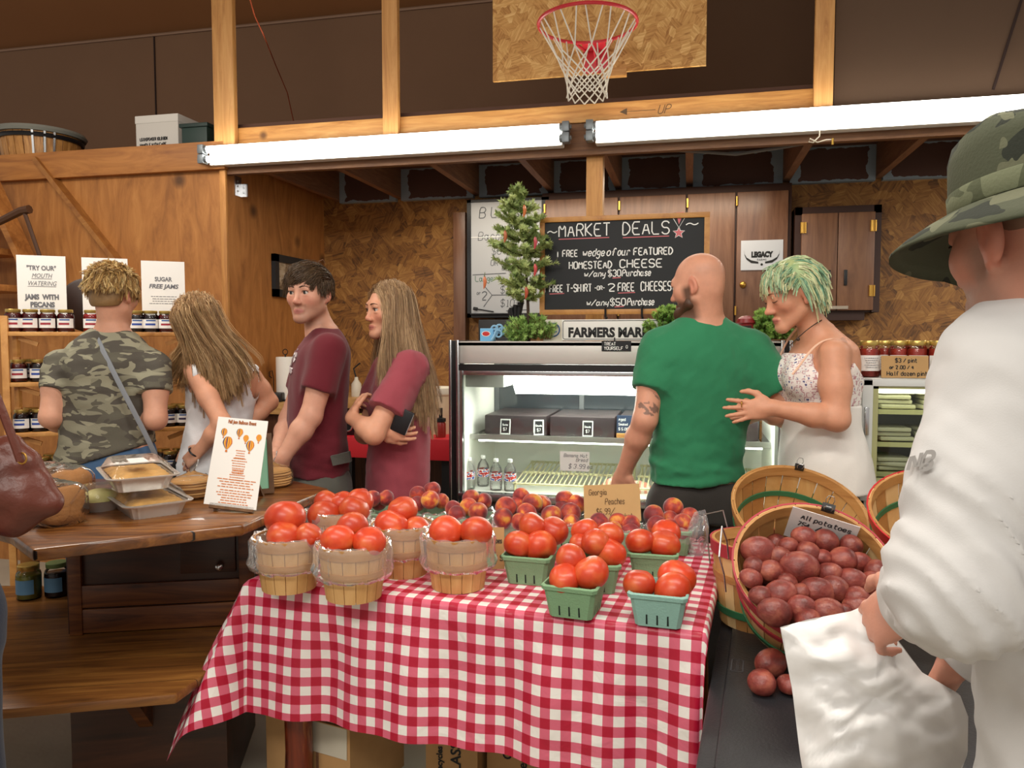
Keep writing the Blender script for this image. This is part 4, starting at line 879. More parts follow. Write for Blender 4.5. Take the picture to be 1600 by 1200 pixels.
JG = glassy('jar_glass', (1, 1, 1), .92, .02, fres=1.35)
GOLD = plain('gold_lid', 'C9AE62', .3, .75)
SALSA = plain('salsa', '9E2E1E', .35, var=.4, vs=90)
sj, lb = jar_proto('salsa_jar', SALSA, .04, .145, .78, None, GOLD)
m = MB(); scribble(m, (-.028, -.0412, .075), X, Z_, .056, 5, .009, .0022); m.build('print', M_['greyink'], lb, smooth=False)
pts = [(1357, yf+.07, 'beside the bare shoulder'), (1404, yf+.12, 'behind the price card'), (1432, yf+.09, 'right end of the price card'), (1466, yf+.07, 'nearest the white sleeve'),
       (1382, yf+.2, 'back row, above the price card'), (1425, yf+.24, 'in the middle of the back row'), (1455, yf+.2, 'last in the back row')]
for i, (px, y, w) in enumerate(pts):
 p = WB(px, 585, y); lab = 'red salsa jar with gold lid on the freezer, '+w
 if i == 0: sj.location = (p.x, y, zt_); sj['label'] = lab; sj['group'] = 'salsa jars on the freezer'
 else: dup(sj, (p.x, y, zt_), random.uniform(-.3, .3), lab)
yk = yf+.015; pa = WB(1378, 556, yk); pb = WB(1451, 590, yk); t = thing('price_card', 'brown cardboard price card for pints leaning on the salsa jars', 'card', (pa.x, yk, zt_)); wv = pb.x-pa.x; hv = pa.z-zt_
U = (Z_+Y_*.12).normalized(); m = MB(); m.slab((pa.x, yk, zt_+.001), X, U, wv, hv, .004); m.build('sheet', M_['kraft'], t)
m = MB(); o = Vector((pa.x, yk, zt_+.001)); hand(m, '$3 / pint', o+X*.05+U*hv*.7, X, U, .015, .003); hand(m, 'or 2.00 / 4', o+X*.03+U*hv*.4, X, U, .013, .003); hand(m, 'Half dozen pint', o+X*.02+U*hv*.1, X, U, .016, .003, fit=wv*.85); m.build('handwriting', M_['ink'], t, smooth=False)
# ================================================================ counter and red table at the back left
xa_ = XS+.02; yc = 4.95
MBX = 1
ct = thing('back_counter', 'wooden counter against the strand board wall holding the paper towels', 'counter', (-2.0, 5.2, 0))
MB().lohi((xa_, yc-.03, 1.0), (-1.25, YB-.01, 1.07), .006).build('worktop', wood('counter_top', 'A07440', 'BC9058', 'CBA26A', (2, 14, 14), .4), ct)
MB().lohi((xa_, 4.42, 1.0), (xa_+.42, yc-.03, 1.07), .006).build('side_worktop', bpy.data.materials['counter_top'], ct)
MB().lohi((xa_, 4.46, 0), (xa_+.38, yc+.03, 1.0)).build('side_body', M_['darkwood'], ct)
MB().lohi((xa_+.4, yc+.03, 0), (-1.3, YB-.02, 1.0)).build('body', M_['darkwood'], ct)
p = WB(447, 626, 4.66); p.z = 1.07
pt = thing('paper_towel_holder', 'white paper towel roll on a black wire stand on the back counter', 'paper towels', p)
m = MB(); m.lathe([(.02, .0), (.06, .0), (.062, .01), (.062, .27), (.06, .28), (.02, .28), (.02, 0)], p+Z_*.012, 24); m.build('roll', plain('towel', 'EDEAE2', .8, bump=.2, bs=200), pt)
m = MB(); m.cyl(p, p+Z_*.012, .085, 20); m.cyl(p, p+Z_*.31, .005, 8); m.ring(p+Z_*.325, .018, .003, 16, 6, Matrix.Rotation(PI/2, 3, 'X')); q = p+Vector((-.09, 0, 0))
m.tube([q+Z_*.01, q+Z_*.15, q+Vector((-.01, 0, .2)), q+Vector((-.03, 0, .19)), q+Vector((-.03, 0, .16)), q+Vector((-.01, 0, .15))], .003, 6); m.bar(p+Z_*.006, q+Z_*.006, .01, .008); m.build('stand', M_['black'], pt)
p = WB(424, 622, 4.56); p.z = 1.07; tag(MB().box(p+Z_*.03, (.16, .1, .06), .2, .01).build('black_case', M_['black'], at=p), 'small flat black case on the back counter left of the paper towels', 'case')
p = WB(557, 615, 5.1); p.z = 1.07; t = thing('squeeze_bottle', 'white bottle with a black tube lying on the counter between the two teenagers', 'bottle', p)
m = MB(); m.lathe([(0, 0), (.035, 0), (.037, .01), (.035, .09), (.015, .12), (.012, .14), (0, .14)], p, 14); m.build('body', plain('offwhite', 'C9C0B0', .5), t); m = MB(); m.tube([p+Z_*.13, p+Vector((-.02, 0, .2)), p+Vector((.03, 0, .24))], .006, 6); m.build('spout', M_['black'], t)
yr = 4.5; zr = .86
rt = thing('serving_table', 'small table under a red cloth between the maroon and pink shirts', 'table', (-1.0, yr+.25, 0))
xl_ = WB(530, 715, yr).x; xq = WB(706, 715, yr).x
m = MB(); m.lohi((xl_, yr, zr-.02), (xq, yr+.42, zr), .004); m.build('table_top', M_['darkwood'], rt)
for x in (xl_+.05, xq-.05):
 for y in (yr+.05, yr+.37): m = MB(); m.lohi((x-.025, y-.025, 0), (x+.025, y+.025, zr-.02)); m.build('leg', M_['black'], rt)
m = MB(); m.lohi((xl_-.01, yr-.012, zr-.13), (xq+.01, yr+.43, zr+.004), .006); tag(m.build('red_tablecloth', plain('red_cloth', 'C2202C', .5), at=(-1.0, yr+.2, zr)), 'bright red cloth covering the small serving table', 'tablecloth')
p = WB(556, 705, yr+.15); p.z = zr+.004; t = thing('slow_cooker', 'black slow cooker with a yellow rimmed lid on the red cloth', 'slow cooker', p)
m = MB(); m.lathe([(0, 0), (.1, 0), (.115, .02), (.12, .1), (0, .1)], p, 24); m.build('pot', M_['black'], t); m = MB(); m.lathe([(0, .1), (.125, .1), (.125, .112), (.1, .122), (0, .13)], p, 24); m.build('lid', plain('yellow_lid', 'C9B45A', .4), t); m = MB(); m.ring(p+Vector((.0, -.12, .06)), .03, .006, 16, 6, Matrix.Rotation(PI/2, 3, 'X')); m.build('handle', M_['steel'], t)
p = WB(689, 722, yr+.08); p.z = zr+.004; t = thing('sauce_bottle', 'red sauce bottle with a black cap on the red cloth beside the case', 'bottle', p)
m = MB(); m.lathe([(0, 0), (.03, 0), (.032, .01), (.032, .085), (.025, .1), (0, .1)], p, 14); m.build('body', plain('sauce', '8E2A24', .3), t); m = MB(); m.lathe([(0, .1), (.033, .1), (.033, .12), (.012, .125), (.012, .185), (0, .185)], p, 14); m.build('cap', M_['black'], t)
p = WB(689, 690, yr+.26); p.z = zr+.004; t = thing('plastic_tub', 'pale translucent tall tub on the red cloth left of the case', 'tub', p)
m = MB(); m.lathe([(0, 0), (.06, 0), (.062, .02), (.065, .25), (.072, .255), (.072, .3), (.06, .305), (0, .305)], p, 20); m.build('body', plain('translucent_tub', 'D8BFA0', .4), t); m = MB(); m.lathe([(.073, .262), (.075, .27), (.075, .3), (.06, .309), (0, .309)], p, 20); m.build('lid', plain('tub_lid', 'E6DDCB', .4), t)
# ================================================================ smooth solids (signed distance field -> surface nets)
class Field:
 """one continuous surface grown from blended primitives; coordinates are world coordinates"""
 def __init__(s, lo, hi, res):
  s.lo = np.array(lo, float); s.res = res; n = np.ceil((np.array(hi, float)-s.lo)/res).astype(int)+1
  s.ax = [s.lo[i]+res*np.arange(n[i]) for i in range(3)]; s.d = np.full(n, .12, dtype=np.float32); s.M = .05
 def sl(s, lo, hi, m):
  r = []
  for i in range(3):
   a = int(np.floor((lo[i]-m-s.lo[i])/s.res)); b = int(np.ceil((hi[i]+m-s.lo[i])/s.res))+1
   a = max(a, 0); b = min(b, len(s.ax[i]))
   if b <= a: return None
   r.append(slice(a, b))
  return tuple(r)
 def P(s, q):
  return (s.ax[0][q[0]][:, None, None], s.ax[1][q[1]][None, :, None], s.ax[2][q[2]][None, None, :])
 def comb(s, q, v, k, sub=False):
  a = s.d[q]
  if sub:
   if k > 0:
    h = np.maximum(k-np.abs(a+v), 0)/k; s.d[q] = np.maximum(a, -v)+h*h*k*.25
   else: s.d[q] = np.maximum(a, -v)
  else:
   if k > 0:
    h = np.maximum(k-np.abs(a-v), 0)/k; s.d[q] = np.minimum(a, v)-h*h*k*.25
   else: s.d[q] = np.minimum(a, v)
 def cone(s, a, b, ra, rb=None, k=.02, sub=False, flat=False):
  rb = ra if rb is None else rb; a = np.array(a, float); b = np.array(b, float); R = max(ra, rb)
  q = s.sl(np.minimum(a, b)-R, np.maximum(a, b)+R, k+s.M*.5)
  if q is None: return s
  x, y, z = s.P(q); d = b-a; L2 = max(d@d, 1e-9)
  t = np.clip(((x-a[0])*d[0]+(y-a[1])*d[1]+(z-a[2])*d[2])/L2, 0, 1)
  v = np.sqrt((x-a[0]-t*d[0])**2+(y-a[1]-t*d[1])**2+(z-a[2]-t*d[2])**2)-(ra+(rb-ra)*t)
  if flat:
   u = d/np.sqrt(L2); v = np.maximum(v, (x-b[0])*u[0]+(y-b[1])*u[1]+(z-b[2])*u[2])
  s.comb(q, v, k, sub); return s
 def chain(s, pts, rs, k=.02, sub=False):
  for (a, b, ra, rb) in zip(pts[:-1], pts[1:], rs[:-1], rs[1:]): s.cone(a, b, ra, rb, k, sub)
  return s
 def ell(s, c, r, k=.02, M=None, sub=False, p=2.0):
  c = np.array(c, float); r = np.array(r if hasattr(r, '__len__') else (r,)*3, float); M = np.array(M if M is not None else np.eye(3), float)  # columns: axes
  R = np.sqrt(((M*r[None, :])**2).sum(1)) if p <= 2 else np.abs(M*r[None, :]).sum(1)
  q = s.sl(c-R, c+R, k+s.M*.5)
  if q is None: return s
  x, y, z = s.P(q); x = x-c[0]; y = y-c[1]; z = z-c[2]
  u = [(x*M[0, i]+y*M[1, i]+z*M[2, i])/r[i] for i in range(3)]
  n = (np.abs(u[0])**p+np.abs(u[1])**p+np.abs(u[2])**p)**(1/p)
  if p == 2.0:
   g = np.sqrt((u[0]/r[0])**2+(u[1]/r[1])**2+(u[2]/r[2])**2)+1e-9; v = n*(n-1)/g
  else: v = (n-1)*r.min()
  s.comb(q, v, k, sub); return s
 def loft(s, secs, k=.02, p=2.3, off=0.0, sub=False):
  """secs: (z, x, y, half width, half depth, angle of the width axis) from bottom to top; horizontal slices"""
  S = np.array(sorted(secs), float); z0, z1 = S[0, 0], S[-1, 0]; m = S[:, 3:5].max()+off
  lo = np.array([S[:, 1].min()-m, S[:, 2].min()-m, z0]); hi = np.array([S[:, 1].max()+m, S[:, 2].max()+m, z1])
  q = s.sl(lo, hi, k+s.M*.5)
  if q is None: return s
  x, y, z = s.P(q); zz = np.clip(z.ravel(), z0, z1)
  def ip(col):                                  # smooth interpolation (monotone-ish Catmull-Rom)
   i = np.clip(np.searchsorted(S[:, 0], zz, 'right')-1, 0, len(S)-2); t = (zz-S[i, 0])/(S[i+1, 0]-S[i, 0])
   dv = np.gradient(S[:, col], S[:, 0]) if len(S) > 2 else np.zeros(len(S)); h = S[i+1, 0]-S[i, 0]
   a, b = S[i, col], S[i+1, col]; t2, t3 = t*t, t*t*t
   return ((2*t3-3*t2+1)*a+(t3-2*t2+t)*h*dv[i]+(-2*t3+3*t2)*b+(t3-t2)*h*dv[i+1])[None, None, :]
  cx, cy, w, h, an = ip(1), ip(2), np.maximum(ip(3)+off, .01), np.maximum(ip(4)+off, .01), ip(5)
  ca, sa = np.cos(an), np.sin(an); dx, dy = x-cx, y-cy
  u = np.abs(dx*ca+dy*sa)/w; v = np.abs(-dx*sa+dy*ca)/h
  n = (u**p+v**p+1e-12)**(1/p); f = (n-1)*np.minimum(w, h)
  zr = z; f = np.where(f > 0, f, f)
  oz = np.maximum(np.maximum(z0-zr, zr-z1), 0); f = np.where(oz > 0, np.sqrt(np.maximum(f, 0)**2+oz**2)+np.minimum(np.maximum(f, -1), 0)*0, f)
  f = np.maximum(f, np.maximum(z0-zr, zr-z1))
  s.comb(q, f, k, sub); return s
 def cut(s, p, n, k=0.0):                          # remove everything on the side the normal points to
  n = np.array(n, float); n /= np.linalg.norm(n); x, y, z = s.P((slice(None),)*3)
  v = ((x-p[0])*n[0]+(y-p[1])*n[1]+(z-p[2])*n[2]).astype(np.float32)
  if k > 0:
   h = np.maximum(k-np.abs(s.d-v), 0)/k; s.d = np.maximum(s.d, v)+h*h*k*.25
  else: s.d = np.maximum(s.d, v)
  return s
 def wrinkle(s, fn):                               # fn(x, y, z) -> displacement (m) outward, near the surface only
  q = np.abs(s.d) < .04; i = np.nonzero(q)
  if len(i[0]): s.d[i] -= fn(s.ax[0][i[0]], s.ax[1][i[1]], s.ax[2][i[2]]).astype(np.float32)
  return s
 def mesh(s, smooth=1, keep_largest=False):
  d = s.d; S = d < 0; nx, ny, nz = d.shape
  c = np.zeros((nx-1, ny-1, nz-1), np.int8)
  for i in (0, 1):
   for j in (0, 1):
    for k in (0, 1): c += S[i:nx-1+i, j:ny-1+j, k:nz-1+k]
  act = np.argwhere((c > 0) & (c < 8)); n = len(act)
  idx = np.full((nx-1, ny-1, nz-1), -1, np.int32); idx[tuple(act.T)] = np.arange(n)
  co = [(i, j, k) for i in (0, 1) for j in (0, 1) for k in (0, 1)]
  val = np.stack([d[act[:, 0]+i, act[:, 1]+j, act[:, 2]+k] for i, j, k in co], 1)
  acc = np.zeros((n, 3)); cnt = np.zeros(n)
  for a in range(8):
   for b in range(a+1, 8):
    df = np.array(co[b])-np.array(co[a])
    if np.abs(df).sum() != 1: continue
    va, vb = val[:, a], val[:, b]; m = (va < 0) != (vb < 0)
    t = np.where(m, va/(va-vb+1e-12), 0); pt = np.array(co[a])[None]+t[:, None]*df[None]
    acc += np.where(m[:, None], pt, 0); cnt += m
  V = s.lo+s.res*(act+acc/np.maximum(cnt, 1)[:, None])
  F = []
  for ax in range(3):
   o1, o2 = [(1, 2), (2, 0), (0, 1)][ax]
   A = S; sl0 = [slice(None)]*3; sl1 = [slice(None)]*3; sl0[ax] = slice(0, -1); sl1[ax] = slice(1, None)
   ch = A[tuple(sl0)] != A[tuple(sl1)]; e = np.argwhere(ch)
   ok = (e[:, o1] > 0) & (e[:, o2] > 0) & (e[:, o1] < d.shape[o1]-1) & (e[:, o2] < d.shape[o2]-1); e = e[ok]
   q = []
   for u, v in ((0, 0), (1, 0), (1, 1), (0, 1)):
    f = e.copy(); f[:, o1] -= u; f[:, o2] -= v; q.append(idx[f[:, 0], f[:, 1], f[:, 2]])
   q = np.stack(q, 1); fl = S[e[:, 0], e[:, 1], e[:, 2]]
   q = np.where(fl[:, None], q[:, ::-1], q); F.append(q)
  F = np.concatenate(F); F = F[(F >= 0).all(1)][:, ::-1]
  for _ in range(smooth):
   A = np.zeros_like(V); N = np.zeros(len(V))
   for i in range(4):
    for a, b in ((F[:, i], F[:, (i+1) % 4]),):
     np.add.at(A, a, V[b]); np.add.at(A, b, V[a]); np.add.at(N, a, 1); np.add.at(N, b, 1)
   V = V*.5+.5*A/np.maximum(N, 1)[:, None]
  if keep_largest:
   lab = np.arange(len(V))
   for _ in range(200):
    m = lab[F].min(1); new = lab.copy()
    for i in range(4): np.minimum.at(new, F[:, i], m)
    new = new[new]
    if (new == lab).all(): break
    lab = new
   u, cc = np.unique(lab, return_counts=True); g = u[cc.argmax()]; kf = lab[F[:, 0]] == g; F = F[kf]; us = np.unique(F); mp = np.full(len(V), -1); mp[us] = np.arange(len(us)); V = V[us]; F = mp[F]
  return V, F
def vnoise(x, y, z, f, seed=0):
 """cheap smooth noise in -1..1 from summed sines"""
 r = np.random.RandomState(seed); v = 0
 for i in range(5):
  a = r.normal(size=3); a /= np.linalg.norm(a); k = f*(.7+.5*i)*6.283; v = v+np.sin((x*a[0]+y*a[1]+z*a[2])*k+r.rand()*6.28+1.3*np.sin((x*a[1]-y*a[2]+z*a[0])*k*.6+r.rand()*6))/(1+.55*i)
 return v/2.4
# ================================================================ jam rack
ang = math.radians(22); RE = camdir(math.cos(ang), math.sin(ang)); RN = camdir(-math.sin(ang), math.cos(ang))
RO = W(2, 530, 3.6); RO.z = 0; RL = .84; RDp = .26
def rk(u, v, z): return RO+RE*u+RN*v+Z_*z
RA = math.atan2(RE.y, RE.x); RMat = Matrix.Rotation(RA, 3, 'Z')
RW = wood('rack_pine', 'A0682F', 'C48A48', 'D6A05C', (6, 6, 6), .5, 1.2)
rack = thing('jam_rack', 'light pine shelf rack filled with jam jars behind the woman in camouflage', 'shelf rack', rk(RL/2, RDp/2, 0))
SZ = [1.515, 1.275, 1.035, .80, .56]
for u, h in ((.012, 1.59), (RL-.012, 1.59), (.425, 1.6)):
 for v in ((.012, RDp-.012) if u != .425 else (RDp-.012,)):
  m = MB(); m.box(rk(u, v, h/2), (.03, .03, h), RMat, .003); m.build('post', RW, rack)
for z in SZ: m = MB(); m.box(rk(RL/2, RDp/2, z-.01), (RL-.03, RDp, .02), RMat, .003); m.build('shelf', RW, rack)
for z in SZ[:4]:
 for u in (.05, RL-.05): m = MB(); m.bar(rk(u, .05, z-.025), rk(u+(.09 if u < .4 else -.09), .05, z-.06), .02, .02); m.bar(rk(u, .05, z-.02), rk(u, .05, z-.12), .02, .025); m.build('bracket', RW, rack)
m = MB(); m.box(rk(.425, .11, 1.56), (.02, .2, .09), RMat, .003); m.build('divider', RW, rack)
m = MB(); c = rk(.335, RDp+.03, 1.515); m.lathe([(0, 0), (.13, 0), (.14, .012), (.13, .02), (0, .02)], c+Z_*.14, 28, RMat @ Matrix.Rotation(PI/2, 3, 'X'));
tag(m.build('round_tray', plain('dark_round', '2C1810', .5), at=c), 'dark round wooden tray standing on the back of the jam rack between two paper signs', 'tray')
JAMR = plain('red_jam', '5A0D12', .25); JAMD = plain('dark_jam', '200A10', .25); JAMS = plain('strawberry_jam', 'A3161C', .25)
def jam_proto(nm, cont, band):
 j, lb = jar_proto('jam_jar', cont, .038, .108, .8, None, GOLD)
 j.name = 'jam_jar'
 def patch(a0, a1, z0, z1, r): mm = MB(); mm.lathe([(r, z0), (r, z1)], seg=8, a0=-PI/2+a0, a1=-PI/2+a1); return mm
 patch(-.6, .6, .055, .062, .0389).build('label_title', plain('label_blue', '3F5E9A', .5) if 'label_blue' not in bpy.data.materials else bpy.data.materials['label_blue'], lb)
 patch(-.7, .55, .034, .044, .0389).build('label_band', band, lb)
 return j
BR_ = plain('band_red', '9E2B3A', .5); BBl = plain('band_blue', '2E4A9E', .5); BK = plain('band_dark', '3A2C50', .5)
pr = [jam_proto('r', JAMR, BR_), jam_proto('b', JAMD, BBl), jam_proto('d', JAMD, BK), jam_proto('s', JAMS, BR_)]
used = [False]*4
def jam(px, row, kind, lab, v=.06):
 # where the sight line meets the front of the shelf, then onto the shelf
 r, fh = ray(px, 560); z = SZ[row]; q = RO+RN*v; den = r.x*RN.x+r.y*RN.y; t = (q.x*RN.x+q.y*RN.y)/den
 p = Vector((r.x*t, r.y*t, z)); rot = RA+random.uniform(-.25, .25)
 if not used[kind]: used[kind] = True; o = pr[kind]; o.location = p; o.rotation_euler = (0, 0, rot); o['label'] = lab; o['group'] = 'jam jars on the rack'
 else: dup(pr[kind], p, rot, lab, 'jam jars on the rack')
G = 'jam jar with gold lid and white label, '
for px, row, kd, w in ((23, 0, 0, 'first under the TRY OUR sign'), (50, 0, 0, 'second from the left on the top shelf'), (77, 0, 0, 'third from the left on the top shelf'), (105, 0, 0, 'fourth from the left on the top shelf'),
 (145, 0, 3, 'bright red one left of the blonde head'), (215, 0, 1, 'just right of the blonde head'), (237, 0, 1, 'middle under the SUGAR FREE sign'), (261, 0, 0, 'last on the top shelf'),
 (28, 1, 0, 'leftmost on the second shelf'), (60, 1, 1, 'by the camouflage sleeve'), (31, 2, 1, 'leftmost on the third shelf'), (59, 2, 1, 'second on the third shelf'), (86, 2, 2, 'third on the third shelf'),
 (262, 2, 2, 'between the women, third shelf'), (286, 2, 2, 'beside the white top, third shelf'), (32, 3, 2, 'leftmost on the lowest shelf'), (60, 3, 1, 'second on the lowest shelf'), (86, 3, 1, 'third on the lowest shelf'),
 (262, 3, 2, 'between jeans and white top'), (289, 3, 2, 'last on the lowest shelf')):
 jam(px, row, kd, ('jar with gold lid and white label, ' if kd == 3 else G)+w)
for px, row in ((45, 1), (75, 1), (45, 2), (72, 2), (250, 2), (275, 2), (46, 3), (74, 3), (251, 3), (276, 3)): jam(px, row, 2, 'dark jam jar with gold lid standing in the second row of a rack shelf', .17)
for k, (pxa, pxb, ya, yb, lb) in enumerate(((25, 102, 398, 490, 'paper sign about jams with pecans standing on the left of the jam rack'), (127, 199, 402, 490, 'paper sign half hidden behind the blonde head on the jam rack'), (220, 288, 407, 488, 'paper sign reading SUGAR FREE JAMS on the right of the jam rack'))):
 def onv(px, py, v=.14):
  r, fh = ray(px, py); q = RO+RN*v; t = (q.x*RN.x+q.y*RN.y)/(r.x*RN.x+r.y*RN.y); return Vector((r.x*t, r.y*t, CAMZ+r.z*t))
 a = onv(pxa, ya); b = onv(pxb, ya+4); wv = (b-a).length; zb_ = 1.515; hv = a.z-zb_; o = Vector((a.x, a.y, zb_)); R = (b-a); R.z = 0; R.normalize()
 t = thing('paper_sign', lb, 'sign', (o+R*wv/2), 0, 'paper signs on the jam rack'); m = MB(); m.slab(o, R, Z_, wv, hv, .002); m.build('sheet', M_['paper'], t)
 L_ = []
 def tl(s_, v, h, f=None, sh=0, bold=0): L_.append(dict(txt=s_, o=o+R*wv*.5+Z_*hv*v, R=R, U=Z_, h=h*hv, fit=f*wv if f else None, shear=sh, bold=bold))
 if k == 0: tl('"TRY OUR"', .81, .06, .6, 0, .001); tl('MOUTH', .71, .06, .42, .3); tl('WATERING', .61, .06, .58, .3); tl('JAMS  WITH', .43, .065, .7, 0, .002); tl('PECANS', .33, .065, .5, 0, .002)
 elif k == 1: tl('AUTUMN', .83, .065, .8);
 else: tl('SUGAR', .72, .06, .4, 0, .001); tl('FREE JAMS', .62, .06, .68, .2, .001)
 ob = print_lines('lettering', L_, M_['greyink'], t)
 m = MB()
 if k == 0:
  for v, f in ((.695, .42), (.595, .58), (.31, .5)): p = o+R*wv*(.5-f/2)+Z_*hv*v-RN*.0012; m.quad(p, p+R*wv*f, p+R*wv*f+Z_*.002, p+Z_*.002)
  m.build('underline', M_['greyink'], t, smooth=False)
 if k == 2:
  scribble(m, o+R*wv*.15+Z_*hv*.5, R, Z_, wv*.7, 4, .012, .003); m.build('fine_print', M_['greyink'], t, smooth=False)
  m = MB(); m.slab(o+R*wv*.52+Z_*hv*.06-RN*.001, R, Z_, wv*.24, hv*.24, .001); m.build('photo_print', plain('photo_print', '2B2A22', .5), t)
  m = MB(); m.slab(o+R*wv*.02+Z_*hv*.02-RN*.001, R, Z_, wv*.44, hv*.24, .001); m.build('pale_panel', plain('pale_panel', 'D5D6CE', .5), t)
# ================================================================ octagonal wooden counter
TZ = .94
TW = wood('counter_planks', '3E220E', '74451E', '9E6A32', (3.2, 22, 22), .3, 1.0, bump=.05, coat=.25, plank=(1, .14))
TWD = wood('counter_dark', '24110A', '3A1C0D', '4C2814', (2, 18, 18), .4, 1.2, bump=.06)
TWM = wood('counter_mid', '35190A', '5E3214', '7C4A20', (2.0, 22, 22), .4, 1.4, bump=.06)
TA = math.radians(9);
cpos = camdir(-1.35, 2.5); ctr = thing('octagonal_counter', 'dark stained wooden counter with an octagonal top holding bread and pies', 'counter', cpos, YAW+TA)
Rt = Matrix.Rotation(YAW+TA, 3, 'Z')
def lc(x, y, z=0): v = Rt.inverted() @ (camdir(x, y)-cpos); v.z = z; return v     # camera ground frame -> counter's own frame
def cobj(mb, name, mat, par, smooth='auto'):
 o = mb.build(name, mat, None, smooth); o.parent = par; return o
poly = [(-1.235, 1.95), (-.786, 2.215), (-.664, 2.76), (-.95, 3.02), (-1.75, 2.94), (-2.0, 2.5), (-1.40, 2.115)]
pl = [tuple(lc(*p).xy) for p in poly]
def slab_bev(pl, z0, z1, b=.008):
 bm = bmesh.new(); vs = [bm.verts.new((x, y, z0)) for x, y in pl]; f = bm.faces.new(vs); r = bmesh.ops.extrude_face_region(bm, geom=[f])
 bmesh.ops.translate(bm, vec=(0, 0, z1-z0), verts=[g for g in r['geom'] if isinstance(g, bmesh.types.BMVert)]); bmesh.ops.recalc_face_normals(bm, faces=bm.faces)
 bmesh.ops.bevel(bm, geom=list(bm.edges), offset=b, segments=2, affect='EDGES', profile=.5); m = MB(); bm.verts.index_update(); m.add([v.co for v in bm.verts], [[v.index for v in f.verts] for f in bm.faces]); bm.free(); return m
cobj(slab_bev(pl, TZ-.035, TZ), 'counter_top', TW, ctr)
SZL = .50
low = [(-1.62, 1.93), (-.93, 2.07), (-.86, 2.4), (-.88, 2.85), (-1.5, 3.0), (-2.3, 3.02), (-2.4, 2.2)]
cobj(slab_bev([tuple(lc(*p).xy) for p in low], SZL-.03, SZL), 'lower_shelf', wood('shelf_planks', '46280F', '74481E', '986830', (2.0, 22, 22), .4, 1.2, bump=.06, plank=(1, .2)), ctr)
a = lc(-1.475, 2.5); L_ = .60
m = MB(); m.lohi((a.x, a.y, SZL), (a.x+L_, a.y+.45, TZ-.035), .004); body = cobj(m, 'cabinet_body', TWD, ctr)
m = MB()
for z0, z1, c in ((SZL+.005, SZL+.085, 0), (SZL+.09, SZL+.165, 0)): m.lohi((a.x+.02, a.y-.012, z0), (a.x+L_-.03, a.y+.002, z1), .004)
m.lohi((a.x+.01, a.y-.016, SZL+.0), (a.x+.05, a.y+.0, TZ-.04), .003); m.lohi((a.x+L_-.05, a.y-.016, SZL), (a.x+L_, a.y+.0, TZ-.04), .003)
cobj(m, 'front_planks', TWM, ctr)
dr = cobj(MB().lohi((a.x+.36, a.y-.014, SZL+.19), (a.x+L_-.06, a.y+.005, TZ-.12), .005), 'drawer', TWD, ctr)
m = MB(); kx = a.x+.49; m.sphere((kx, a.y-.035, .715), (.014, .012, .014), 12, 8); m.cyl((kx, a.y-.03, .715), (kx, a.y-.01, .715), .006, 8); cobj(m, 'knob', M_['steel'], dr)
b0 = lc(-1.36, 2.30)
m = MB(); m.lohi((b0.x, b0.y, 0), (b0.x+.46, b0.y+.5, SZL-.03), .004); cobj(m, 'plinth', TWD, ctr)
m = MB(); p = lc(-1.2, 2.1); q = lc(-1.05, 2.3); m.prism([(0, 0), (.2, 0), (.2, .18)], -.02, .02); m2 = MB(); M2 = Matrix(((1, 0, 0), (0, 0, 1), (0, 1, 0)))
m2.add([Vector((b0.x+.22, b0.y-.0, SZL-.03))+Vector((v[2], -v[0], -v[1] if True else 0)) for v in [(0, .0, -.02), (.2, 0, -.02), (0, .2, -.02), (0, 0, .02), (.2, 0, .02), (0, .2, .02)]], [(0, 1, 2), (3, 5, 4), (0, 3, 4, 1), (1, 4, 5, 2), (2, 5, 3, 0)]); cobj(m2, 'shelf_bracket', TWM, ctr)
for x, y in ((-1.93, 2.72), (-1.88, 2.95)): p = lc(x, y); m = MB(); m.lohi((p.x-.025, p.y-.025, SZL), (p.x+.025, p.y+.025, TZ-.035), .003); cobj(m, 'post', RW, ctr)
# two pickle jars on the lower shelf
PK = plain('pickle', '8A8A3C', .3, var=.3, vs=60); BLB = plain('blue_label', '5B86A6', .5)
pj, lb = jar_proto('pickle_jar', PK, .043, .13, .7, None, GOLD); lb.data = lb.data.copy(); lb.data.materials[0] = BLB
p = WZ(46, 934, SZL); pj.location = p; pj['label'] = 'green pickle jar with pale blue label on the low counter shelf'; pj['group'] = 'jars under the counter'
pj2, lb = jar_proto('pickle_jar', JAMD, .043, .13, .7, None, plain('green_lid', '6E8450', .4)); lb.data = lb.data.copy(); lb.data.materials[0] = BLB
p = WZ(90, 930, SZL); pj2.location = p; pj2['label'] = 'dark jar with blue label on the low shelf beside the counter cabinet'; pj2['group'] = 'jars under the counter'
